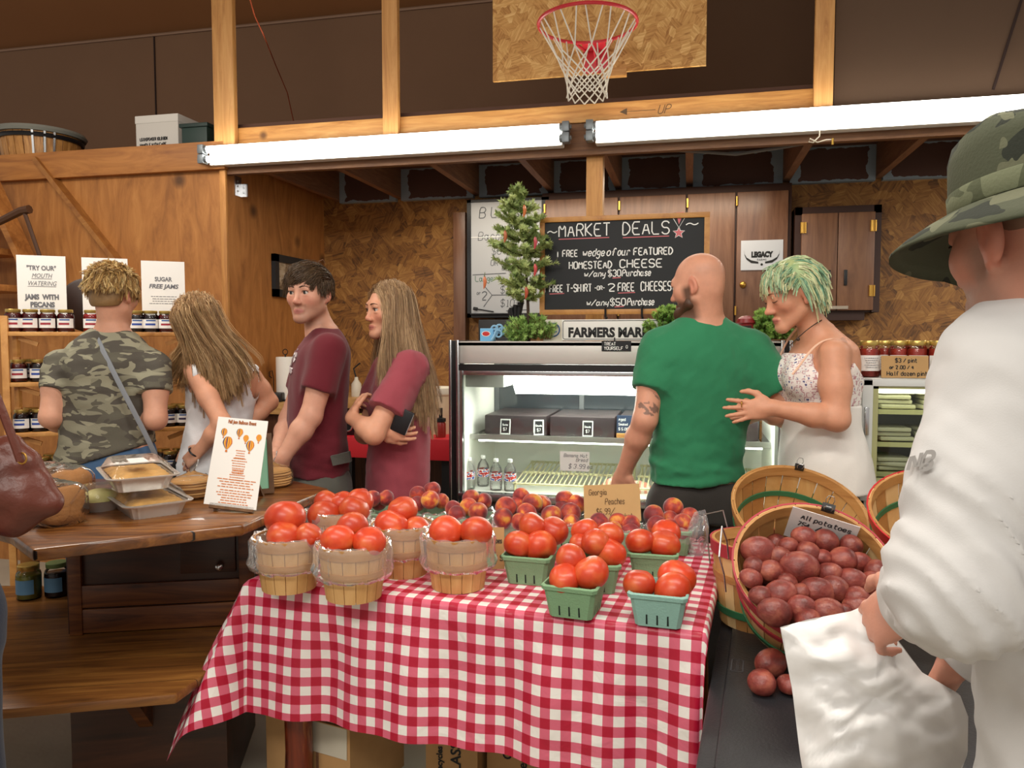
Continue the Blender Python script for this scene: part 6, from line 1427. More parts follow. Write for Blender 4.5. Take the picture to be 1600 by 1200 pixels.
for nm, px, py, lb, pr_, rz in boxes:
 p = WZ(px, py, CTZ); lab = {'g1': 'green pulp quart box of tomatoes beside the brown card', 'g2': 'green pulp quart box of tomatoes nearest the front edge of the cloth', 'g3': 'green pulp quart box of tomatoes half hidden behind the front one', 'g4': 'green pulp quart box of tomatoes behind the pale aqua one', 'g5': 'pale aqua pulp quart box of tomatoes at the front right corner'}[nm]
 if 'done' not in pr_: pr_.location = p; pr_.rotation_euler = (0, 0, TROT+rz); pr_['label'] = lab; pr_['group'] = 'tomato quart boxes'; pr_['done'] = 1
 else: dup(pr_, p, TROT+rz, lab, 'tomato quart boxes')
 BK_[nm] = (p, lb)
for q in (q1, q2): del q['done']
for o in list(COL.objects):
 if 'done' in o: del o['done']
def ing(nm, items):
 p, lb = BK_[nm]; tomatoes([(760+x/4, 740+y/4, r/4, o) for x, y, r, o in items], camdepth(p), CTZ+.02, 'ripe tomato in the '+lb, 'tomatoes in the '+lb)
ing('g1', [(205, 445, 90, -.03), (335, 455, 100, -.045), (290, 330, 88, .04), (420, 358, 88, .035)])
ing('g2', [(490, 660, 95, -.04), (655, 622, 108, -.045), (530, 535, 92, .03)])
ing('g3', [(680, 430, 84, -.03), (775, 497, 96, -.045), (772, 385, 82, .03), (615, 357, 80, .045), (582, 437, 62, .0)])
ing('g4', [(960, 425, 84, -.03), (1112, 445, 94, -.045), (1122, 372, 84, .04)])
ing('g5', [(955, 692, 98, -.0), (1162, 727, 110, -.045), (1190, 650, 112, .035)])
# peach boxes with plastic liners -----------------------------------------------
def peachbox():
 t = dup(q1, (0, 0, 0), 0, 'x', 'peach quart boxes'); t.name = 'peach_box'; t['label'] = 'x'
 m = MB(); N = 48; ph = random.random()*6
 for s, z, rp in ((.05, .05, .001), (.066, .08, .002), (.074, .094, .003), (.084, .092, .004), (.081, .07, .004), (.078, .045, .003)):
  for k in range(N):
   a = 2*PI*k/N; c, s_ = math.cos(a), math.sin(a); q = s/max(abs(c), abs(s_))**.8; w = rp*(math.sin(a*9+ph)+.6*math.sin(a*17+ph*2))+random.uniform(-.003, .003); m.v.append(((q+w)*c, (q+w)*s_, z+w+random.uniform(-.003, .003)))
 for i in range(5):
  for k in range(N): m.f.append([i*N+k, i*N+(k+1) % N, (i+1)*N+(k+1) % N, (i+1)*N+k]); m.m.append(0)
 local(m, 'plastic_liner', BAG, t, True); return t
pb0 = None
P_ = [(600, 833, 'peach box furthest left behind the wooden baskets', [(582, 779, 13, -.02), (603, 778, 12.5, .0), (567, 774, 11, .03), (592, 786, 12, .02)]),
 (672, 834, 'peach box in front of the pink shirt', [(653, 772, 13, .02), (675, 765, 13, .04), (672, 781, 14.5, -.03), (652, 787, 12, -.02), (690, 783, 12, .02)]),
 (738, 842, 'peach box below the water bottles', [(736, 779, 14, .04), (756, 783, 12.5, .04), (732, 792, 14, .0), (709, 795, 13.5, .0), (714, 804, 14, -.04), (747, 800, 15, -.03)]),
 (816, 850, 'peach box third from the brown Georgia card', [(791, 793, 17, .0), (787, 810, 16, -.05), (807, 790, 14, .04), (815, 776, 14, .06), (832, 786, 16, .02), (847, 788, 14.5, .05), (823, 802, 16, -.03), (812, 815, 14, -.06)]),
 (884, 853, 'peach box touching the left edge of the Georgia card', [(862, 806, 16.5, -.02), (882, 780, 14.5, .06), (900, 788, 15, .04), (891, 802, 16.5, -.01), (880, 793, 13, .04), (893, 817, 14, -.05)]),
 (962, 862, 'peach box in front of the Georgia card', [(985, 820, 15.5, -.02), (984, 833, 16, -.05), (958, 828, 14, -.05), (936, 816, 15, -.04), (965, 815, 14, .0)]),
 (1050, 860, 'peach box nearest the potato baskets', [(1052, 793, 15.5, .06), (1022, 806, 17, .0), (1047, 811, 13, .01), (1077, 808, 15.5, .02), (1067, 818, 15.5, -.04), (1026, 821, 15.5, -.04), (1067, 832, 12, -.06), (1046, 824, 14, -.05)])]
for i, (px, py, lb, its) in enumerate(P_):
 p = WZ(px, py, CTZ); lab = 'plastic lined green '+lb
 if pb0 is None: pb0 = peachbox(); pb0.location = p; pb0.rotation_euler = (0, 0, TROT); pb0['label'] = lab
 else: dup(pb0, p, TROT+random.uniform(-.15, .15), lab)
 for (fx, fy, fr, off), fl in zip(its, words_for(its, 'ripe peach in the '+lb)):
  d = camdepth(p)+off; q = W(fx, fy, d); place('peach', PEAS[i % 2], q, fr*d/FPX*1.04, (random.uniform(-1.2, 1.2), random.uniform(-1.2, 1.2), random.random()*6), fl, 'peach', 'peaches in the '+lb)
# crumpled liner hanging out at the right end
def crumple(name, poly, d, bulge, mat, at=None, par=None, n=26, jit=.006, seed=1, depthfn=None):
 """crumpled film filling an outline at about distance d, with front and back skins"""
 cx = sum(p[0] for p in poly)/len(poly); cy = sum(p[1] for p in poly)/len(poly); per = []
 L_ = len(poly); m = MB(); N = n*3
 for k in range(N):
  s = L_*k/N; i = int(s); f = s-i; a, b = poly[i], poly[(i+1) % L_]; per.append((a[0]+(b[0]-a[0])*f, a[1]+(b[1]-a[1])*f))
 rings = n//2
 for sd in (-1, 1):
  b0 = len(m.v)
  for j in range(rings+1):
   q = j/rings
   for k in range(N):
    x = cx+(per[k][0]-cx)*q; y = cy+(per[k][1]-cy)*q; dd = d+(depthfn(x, y) if depthfn else 0); e = (1-q**3)
    w = jit*(vnoise(x*.008, y*.008, sd*3, 1.1, seed)+.45*vnoise(x*.02, y*.02, sd, 1.0, seed+5))
    m.v.append(tuple(W(x, y, dd+sd*bulge*e*.5+w*(1 if q < 1 else .4))))
  for j in range(rings):
   for k in range(N):
    f = [b0+j*N+k, b0+j*N+(k+1) % N, b0+(j+1)*N+(k+1) % N, b0+(j+1)*N+k]; m.f.append(f if sd > 0 else f[::-1]); m.m.append(0)
 return mesh_obj(name, m.v, m.f, mat, par, True, at)
p = WZ(1095, 868, CTZ); lc_ = crumple('plastic_bag', [(1068, 838), (1085, 800), (1102, 796), (1108, 822), (1106, 850), (1098, 868), (1080, 872)], 2.5, .05, glassy('crumpled_film', (1, 1, 1), .9, .1, bump=.6, bs=40, white=.12, fres=1.3), at=p, jit=.02, seed=9)
tag(lc_, 'crumpled clear plastic bag end at the right rim of the peach boxes', 'bag')
# cards
def card(name, c, lab, cat, lines, mat, ink, th=.003, par=None, lean=None):
 BLp, BRp, TLp, TRp = c; R = (BRp-BLp); wv = R.length; R.normalize(); U = ((TLp-BLp)+(TRp-BRp))/2; U = U-R*U.dot(R); hv = U.length; U.normalize()
 t = thing(name, lab, cat, (BLp+BRp)/2); m = MB(); m.slab(BLp, R, U, wv, hv, th); m.build('sheet', mat, t)
 m = MB()
 for tx, u, v, h, lw, f in lines: hand(m, tx, BLp+R*wv*u+U*hv*v, R, U, h*hv, lw, fit=f*wv if f else None, jit=.02, shear=.08)
 m.build('handwriting', ink, t, smooth=False); return t
card('peach_card', (W(913, 816, 2.56), W(1002, 814, 2.53), W(910, 757, 2.62), W(1000, 757, 2.59)), 'brown kraft card handwritten Georgia Peaches standing among the peach boxes', 'card',
     [('Georgia', .09, .72, .15, .0022, .32), ('Peaches', .38, .46, .16, .0022, .34), ('$6.99', .22, .2, .15, .0022, .24), ('/', .46, .17, .2, .0022, None), ('Basket', .55, .08, .13, .0022, .3)], M_['kraft'], plain('pencil_brown', '5A4026', .8))
m = MB(); a = W(957, 812, 2.555); g = tp(-.2, .5, CTZ); m.bar(W(957, 810, 2.57), WZ(957, 858, CTZ), .01, .004); o = m.build('card_stake', M_['pineh'], bpy.data.objects['peach_card'])
card('tomato_card', (W(752, 889, 2.33), W(788, 889, 2.32), W(752, 824, 2.36), W(788, 824, 2.35)), 'brown cardboard price card squeezed between a wooden basket and a green box', 'card',
     [('Tomatoes', .1, .62, .12, .0022, .8), ('$ 5', .55, .2, .13, .0022, None)], M_['cardboard'], M_['ink'])
# cardboard boxes under the table
def carton(name, c, sz, rz, lab, texts, flaps=False):
 t = thing(name, lab, 'box', c, 0, 'cartons under the table'); Mx = Matrix.Rotation(rz, 3, 'Z'); c = Vector(c)
 m = MB(); m.box(c+Z_*sz[2]/2, sz, Mx); m.build('body', M_['cardboard'], t)
 if flaps:
  m = MB(); hx, hy = sz[0]/2, sz[1]/2
  for s in (-1, 1): m.slab(c+Mx @ Vector((-hx, s*hy*.02+(-hy if s < 0 else 0), sz[2]+.001)), Mx @ X, (Mx @ Y_+Z_*.08*s).normalized(), sz[0], hy*.96, .003)
  m.build('flap', M_['cardboard'], t)
  m = MB(); m.slab(c+Mx @ Vector((.02, -hy-.004, sz[2]-.1)), Mx @ X, (Z_+Mx @ Y_*.02).normalized(), .14, .1, .002); m.slab(c+Mx @ Vector((.0, -hy+.0, sz[2]+.008)), Mx @ X, Mx @ Y_, .16, .07, .001); m.build('tape', plain('clear_tape', 'C9C2B0', .2), t)
 R = Mx @ X; o = c+Mx @ Vector((0, -sz[1]/2-.001, 0)); mm = MB()
 for tx, x, z, h, rot in texts:
  if rot == 'up': vs, f = print_text(tx, c+Mx @ Vector((x, z-sz[1]/2, sz[2]+.004)), Mx @ X, Mx @ Y_, h, None, bold=.001)
  elif rot: vs, f = print_text(tx, o+R*x+Z_*z, Z_, -R, h, None, bold=.001)
  else: vs, f = print_text(tx, o+R*x+Z_*z, R, Z_, h, None, bold=.001)
  mm.add(vs, f)
 mm.build('lettering', M_['ink'], t, smooth=False); return t
p = WZ(550, 1300, 0); carton('cardboard_box', WZ(527, 1212, 0), (.34, .3, .27), TROT-.12, 'open brown carton printed Glass Recycles beside the cedar table leg', [('12 OZ', .08, .06, .03, False), ('Glass', -.02, .19, .03, 'up'), ('Recycles', -.02, .13, .03, 'up'), ('>>', .11, .1, .05, 'up')], True)
carton('cardboard_box', WZ(722, 1222, 0), (.17, .25, .26), TROT+.12, 'brown carton printed Gl under the middle of the table', [('GLASS', .03, .14, .034, True), ('Recycles', -.03, .14, .02, True)])
carton('cardboard_box', WZ(815, 1218, 0), (.165, .25, .27), TROT+.05, 'brown carton with sideways print Glass Recycles, right one under the table', [('Glass', .0, .18, .03, True), ('Recycles', .05, .16, .03, True)])
# ================================================================ black tote with potato baskets
TTZ = .66
tote = thing('storage_tote', 'big black plastic storage tote with a flat lid beside the checked table', 'tote', tp(.40, .08, 0))
BLK = plain('tote_black', '1B1B1D', .42, bump=.12, bs=160); BLL = plain('tote_lid', '232427', .38, bump=.12, bs=160)
s0, s1, t0, t1 = .02, .66, -.50, .66
def rpoly(s0, s1, t0, t1, r, n=5):
 out = []
 for cx, cy, a0 in ((s1-r, t1-r, 0), (s0+r, t1-r, 90), (s0+r, t0+r, 180), (s1-r, t0+r, 270)):
  for k in range(n): a = math.radians(a0+90*k/(n-1)); q = tp(cx+r*math.cos(a), cy+r*math.sin(a), 0); out.append((q.x, q.y))
 return out
m = slab_bev(rpoly(s0+.03, s1-.03, t0+.03, t1-.03, .06), 0, TTZ-.05, .006); m.build('body', BLK, tote)
m = slab_bev(rpoly(s0, s1, t0, t1, .07), TTZ-.055, TTZ-.012, .006); m2 = slab_bev(rpoly(s0+.035, s1-.035, t0+.035, t1-.035, .05), TTZ-.02, TTZ, .006); m.add(m2.v, m2.f); m.build('lid', BLL, tote)
c = WZ(1152, 1040, TTZ); R = v_; U = -u_; m = MB(); wv, hv = .075, .028
ribbon(m, [(0, .004), (.004, 0), (wv-.004, 0), (wv, .004), (wv, hv-.004), (wv-.004, hv), (.004, hv), (0, hv-.004), (0, .004)], .003, c-v_*wv/2+u_*hv/2, R, U, Z_*.0008)
vs, f = print_text('Rubbermaid', c+u_*.004, R, U, .011, None, fit=wv*.85, N=.0008); m.add(vs, f); m.build('embossed_mark', plain('emboss', '4A4C50', .5), tote, smooth=False)
RHOOP = plain('red_hoop', 'A8323C', .55, var=.15, vs=20); GHOOP = plain('green_hoop', '2F6B46', .55, var=.15, vs=20)
BVEN = wood('bushel_veneer', 'AE7C44', 'C69A5E', 'DDBb84', (5, 5, 1.6), .55, 1, bump=.08)
BVL = wood('bushel_veneer_pale', 'C89A62', 'DDB880', 'EACB98', (5, 5, 1.6), .55, 1, bump=.08); BVD = wood('bushel_veneer_dark', '94622F', 'AE7C46', 'C08E56', (5, 5, 1.6), .55, 1, bump=.08)
def bushel(lab, c, axis, rt, rb, h, rim, mid, low, roll=0, clip=None, handle=()):
 """c: centre of the rim; axis: unit vector from the bottom to the rim"""
 z = Vector(axis).normalized(); x = Vector((1, 0, 0)); x = (x-z*x.dot(z)).normalized(); y = z.cross(x); M3 = Matrix((x, y, z)).transposed()
 t = thing('bushel_basket', lab, 'basket', Vector(c)-z*h, 0, 'bushel baskets')
 M4 = M3 @ Matrix.Rotation(roll, 3, 'Z')
 def put(mb, nm, mat):
  mb.v = [tuple(M4 @ Vector(v)) for v in mb.v]; o = mb.build(nm, mat, None, 'auto'); o.parent = t; return o
 q = lambda zz: rb+(rt-rb)*(zz/h)**.85
 m = MB(); n = 22
 for k in range(n):
  m.mi = random.choice((0, 0, 1, 2))
  for zz0, zz1 in ((0, .35*h), (.35*h, .7*h), (.7*h, h)):
   a0 = 2*PI*(k+.03)/n; a1 = 2*PI*(k+.97)/n; th = .003
   o_ = [(q(zz)*math.cos(a), q(zz)*math.sin(a), zz) for zz in (zz0, zz1) for a in (a0, (a0+a1)/2, a1)]; i_ = [((q(zz)-th)*math.cos(a), (q(zz)-th)*math.sin(a), zz) for zz in (zz0, zz1) for a in (a0, (a0+a1)/2, a1)]
   m.add(o_+i_, [(0, 1, 4, 3), (1, 2, 5, 4), (7, 6, 9, 10), (8, 7, 10, 11), (0, 3, 9, 6), (2, 8, 11, 5), (3, 4, 10, 9), (4, 5, 11, 10)])
 put(m, 'slats', [BVEN, BVL, BVD]); m = MB(); m.cyl((0, 0, .004), (0, 0, .012), rb-.004, 28); put(m, 'bottom', BVEN)
 put(band(q(h-.036), h-.036, q(h), h+.001, .005), 'rim_hoop', rim)
 m = MB(); m.lathe([(q(h-.03)-.004, h-.03), (q(h-.03)-.009, h-.03), (rt-.009, h+.001), (rt-.003, h+.001), (rt-.003, h-.03+.03)], seg=40); put(m, 'inner_rim', VEND)
 put(band(q(h*.55), h*.55, q(h*.55+.02), h*.55+.02, .0045), 'middle_hoop', mid); put(band(q(h*.14), h*.14, q(h*.14+.02), h*.14+.02, .0045), 'lower_hoop', low)
 if mid is GHOOP: m = MB(); m.lathe([(q(h*.5)-.004, h*.5), (q(h*.5)-.0075, h*.5), (q(h*.5+.018)-.0075, h*.5+.018), (q(h*.5+.018)-.004, h*.5+.018)], seg=40); put(m, 'inner_strip', mid)
 for a in handle:
  m = MB(); d = Vector((math.cos(a), math.sin(a), 0)); e = Vector((-math.sin(a), math.cos(a), 0)); r0 = rt+.006
  m.tube([d*r0-e*.05+Z_*(h-.10), d*(r0+.012)-e*.05+Z_*(h-.02), d*(r0+.03)-e*.045+Z_*(h+.045), d*(r0+.03)+e*.045+Z_*(h+.045), d*(r0+.012)+e*.05+Z_*(h-.02), d*r0+e*.05+Z_*(h-.10)], .0022, 6); put(m, 'wire_handle', M_['wire'])
 return t, M4, x, y, z
def axis_(el, x=0): v = camdir(x, -math.cos(math.radians(el)), 0); v.z = math.sin(math.radians(el)); return v.normalized()
c1 = W(1271, 886, 1.86); ax1 = axis_(49, -.10)
B1, M1, x1_, y1_, z1_ = bushel('tilted bushel basket with red rim heaped with red potatoes on the black tote', c1, ax1, .19, .14, .22, RHOOP, RHOOP, GHOOP, handle=(PI*.97,))
c2 = W(1250, 797, 2.55); ax2 = axis_(58, .02)
B2, M2_, _, _, _ = bushel('empty tilted bushel basket with a green hoop and black clip behind the potato basket', c2, ax2, .222, .16, .225, VEND, GHOOP, GHOOP, handle=())
c3 = W(1194, 838, 2.2); ax3 = Vector((0, 0, 1)); c3.z = TTZ+.24
B3, M3_, _, _, _ = bushel('upright wooden basket with red rim hoop and wire handle left of the potatoes', c3, ax3, .148, .12, .24, RHOOP, VEND, GHOOP, handle=(YAW+PI*.70,))
c4 = W(1472, 800, 2.25); ax4 = axis_(62, -.15)
B4, M4_, _, _, _ = bushel('wooden basket with bright red rim half hidden by the white sleeve', c4, ax4, .2, .15, .23, plain('bright_red_hoop', 'C0262C', .5), GHOOP, GHOOP)
# low crates carrying the rear baskets
for c, ax, h, nm, lb in ((c2, ax2, .225, 'crate', 'wooden crate carrying the empty tilted basket'), (c4, ax4, .23, 'crate', 'wooden crate carrying the basket with bright red rim')):
 b = c-ax*h; rb_ = .155; zlow = b.z-rb_*math.sqrt(1-ax.z**2)-.002; t = thing(nm, lb, 'crate', (b.x, b.y, 0)); hx = .13
 for k in range(5):
  z = zlow-(k+.5)*zlow/5; m = MB(); s = zlow/5*.42
  for sy in (-1, 1): m.lohi((b.x-hx, b.y+sy*hx-.006, z-s), (b.x+hx, b.y+sy*hx+.006, z+s)); m.lohi((b.x+sy*hx-.006, b.y-hx, z-s), (b.x+sy*hx+.006, b.y+hx, z+s))
  m.build('slat_row', M_['pineh'], t)
 m = MB()
 for sx in (-1, 1):
  for sy in (-1, 1): m.lohi((b.x+sx*(hx-.02)-.012, b.y+sy*(hx-.02)-.012, 0), (b.x+sx*(hx-.02)+.012, b.y+sy*(hx-.02)+.012, zlow))
 m.build('corner_posts', M_['pine'], t)
def clip(lab, p, up, toward, w=.032):
 up = Vector(up).normalized(); n = Vector(toward); n = (n-up*n.dot(up)).normalized(); R = up.cross(n); t = thing('binder_clip', lab, 'binder clip', p, 0)
 m = MB(); prof = [(-.011, .004), (-.004, -.026), (-.002, -.026), (-.006, .0065), (.006, .0065), (.002, -.026), (.004, -.026), (.011, .004), (.008, .009), (-.008, .009)]
 for s in (-1, 1): m.v += [tuple(p+n*a+up*b+R*(s*w/2)) for a, b in prof]
 k = len(prof); m.f += [[i, (i+1) % k, k+(i+1) % k, k+i] for i in range(k)]+[list(range(k)), list(range(k, 2*k))[::-1]]; m.m += [0]*(k+2); m.build('spring', M_['black'], t, False)
 m = MB()
 for s in (1, -1): b = p+n*.011*s+up*.004; m.tube([b-R*.008, b+up*.012+n*s*.004-R*.011, b+up*.024+n*s*.007-R*.006, b+up*.024+n*s*.007+R*.006, b+up*.012+n*s*.004+R*.011, b+R*.008], .0011, 5)
 m.build('wire_arms', M_['wire'], t); return t
top1 = W(1296, 789, 1.86+.19*.78); top2 = W(1254, 703, 2.55+.222*.83)
# the point of the rim circle nearest those pixels
def rim_pt(c, M4, r, px, py):
 best = None
 for k in range(720):
  a = 2*PI*k/720; p = c+M4 @ Vector((r*math.cos(a), r*math.sin(a), 0)); q = p-Vector((0, 0, CAMZ)); f = camdepth(p); fx = q.x*CY+q.y*SY
  X2 = fx; fwd = f*CP-q.z*SP*1; upc = q.z*CP+f*SP; e = (800+FPX*X2/fwd-px)**2+(600-FPX*upc/fwd-py)**2
  if best is None or e < best[0]: best = (e, p, a)
 return best[1], best[2]
r1, a1 = rim_pt(c1, M1, .187, 1296, 787); r2, a2 = rim_pt(c2, M2_, .219, 1254, 702)
clip('black binder clip holding the white potato price paper on the basket rim', r1+z1_*.006, z1_, M1 @ Vector((-math.cos(a1), -math.sin(a1), 0)))
clip('black binder clip on the rim of the empty tilted basket', r2+ax2*.006, ax2, M2_ @ Vector((-math.cos(a2), -math.sin(a2), 0)), .03)
inn = M1 @ Vector((-math.cos(a1), -math.sin(a1), 0)); R = (M1 @ Vector((-math.sin(a1), math.cos(a1), 0)))
if R.dot(camdir(1, 0)) < 0: R = -R
U = (z1_*.9+inn*-.10).normalized(); top = r1+inn*.016+z1_*.026
TLp, TRp = top-R*.088-U*.004+inn*.025, top+R*.078-U*.012+inn*.02; BLp, BRp = TLp-U*.115, TRp-U*.115
card('potato_sign', (BLp, BRp, TLp, TRp), 'white paper handwritten All potatoes clipped inside the potato basket', 'sign', [('All', .16, .72, .14, .003, .14), ('potatoes', .36, .72, .14, .003, .54), ('75¢', .14, .49, .13, .003, .17), ('/', .42, .48, .17, .003, None), ('lb', .54, .49, .14, .003, .09)], M_['paper'], plain('pencil_grey', '3E3E42', .8), .0015)
pots = [(325, 545, 70), (455, 520, 44), (535, 480, 50), (627, 500, 57), (742, 520, 54), (540, 555, 57), (615, 575, 47), (415, 572, 50), (500, 625, 80), (710, 585, 64), (285, 672, 50), (290, 617, 48), (380, 638, 53), (645, 652, 54), (755, 687, 64), (865, 642, 58), (850, 702, 58), (420, 742, 74), (330, 752, 52), (515, 737, 50), (598, 737, 70), (668, 725, 64), (520, 812, 63), (400, 832, 68), (640, 832, 68), (770, 772, 62), (785, 812, 58), (550, 862, 55), (712, 832, 42), (790, 595, 46), (450, 690, 46)]
def potd(py): return 1.985-(py-825)/140.0*.25
names = {8: 'largest wet-looking red potato near the middle of the heaped basket', 9: 'red potato with three dark eyes right of the largest one', 20: 'pale dusty red potato below the largest one', 17: 'big red potato at the left of the heap below the small round ones', 2: 'topmost red potato under the price paper', 0: 'long red potato lying furthest up at the left rim'}
for i, (x, y, r) in enumerate(pots):
 px, py = 1080+x/3, 680+y/3; d = potd(py)-.01; rr = r/3*d/FPX
 place('potato', random.choice(POTS), W(px, py, d), rr*1.05, (random.uniform(-.4, .4), random.uniform(-.4, .4), random.uniform(-.5, .5)), names.get(i, 'red potato heaped in the tilted bushel basket'), 'potato', 'potatoes heaped in the tilted basket', (1.08, 1.0, .9))
for k in range(46):
 a = random.random()*2*PI; q = random.random()**.5*.145; zz = -.095-random.random()*.05; p = c1+M1 @ Vector((q*math.cos(a), q*math.sin(a), zz))
 place('potato', random.choice(POTS), p, random.uniform(.026, .034), (random.random()*6, random.random()*6, random.random()*6), 'red potato heaped in the tilted bushel basket', 'potato', 'potatoes heaped in the tilted basket', (1.1, 1, .9))
for px, py, r, lb in ((1192, 1068, 20, 'loose red potato on the black tote, left of three under the basket'), (1204, 1040, 22, 'loose red potato on the black tote, rearmost of three'), (1232, 1068, 17, 'loose red potato on the black tote touching the white bag')):
 p = WZ(px, py, TTZ+.022); rr = r*camdepth(p)/FPX; p.z = TTZ+rr*.85; place('potato', random.choice(POTS), p, rr*1.1, (0, 0, random.random()*6), lb, 'potato', 'loose potatoes on the tote', (1.1, 1, .85))
# ================================================================ people
SKIN = vcol('skin', .48, .12, .35, bump=.05, bs=220, var=.06, vs=30)
HAIRM = vcol('hair', .42, 0, .35, var=.12, vs=60)
def fabric(name, c, rough=.8, var=.08, vs=12, bump=.15, bs=300, sheen=.15): return plain(name, c, rough, var=var, vs=vs, bump=bump, bs=bs, spec=.2, sheen=sheen)
def camo_mat(name, cols, scale, rough=.8, stretch=(1, 1, 1.6), rot=(0, 0, 0)):
 m, nt, b = newmat(name); L = nt.links; tc = nd(nt, 'ShaderNodeTexCoord'); mp = nd(nt, 'ShaderNodeMapping'); mp.inputs['Scale'].default_value = stretch; mp.inputs['Rotation'].default_value = rot; L.new(tc.outputs['Object'], mp.inputs[0]); prev = None
 for i, c in enumerate(cols):
  n = nd(nt, 'ShaderNodeTexNoise', noise_dimensions='4D', Scale=scale*(1+.13*i), Detail=1.6, Roughness=.45, Distortion=.9); n.inputs['W'].default_value = i*7.3; L.new(mp.outputs[0], n.inputs['Vector'])
  if prev is None: prev = nd(nt, 'ShaderNodeRGB'); prev.outputs[0].default_value = C4(c); prev = prev.outputs[0]; continue
  g = nd(nt, 'ShaderNodeMath', operation='GREATER_THAN'); g.inputs[1].default_value = .53+.015*i; L.new(n.outputs['Fac'], g.inputs[0]); mx = nd(nt, 'ShaderNodeMixRGB'); mx.inputs[2].default_value = C4(c); L.new(g.outputs[0], mx.inputs[0]); L.new(prev, mx.inputs[1]); prev = mx.outputs[0]
 L.new(prev, b.inputs['Base Color']); b.inputs['Roughness'].default_value = rough; b.inputs['Specular IOR Level'].default_value = .2
 n2 = nd(nt, 'ShaderNodeTexNoise', Scale=250); L.new(tc.outputs['Object'], n2.inputs['Vector']); bp = nd(nt, 'ShaderNodeBump', Strength=.15, Distance=.005); L.new(n2.outputs['Fac'], bp.inputs['Height']); L.new(bp.outputs[0], b.inputs['Normal']); return m
A3 = lambda v: np.array(v, float)
def cf(x, y, z=0.0): return A3(camdir(x, y, z))
def unit(v): v = A3(v); return v/np.linalg.norm(v)
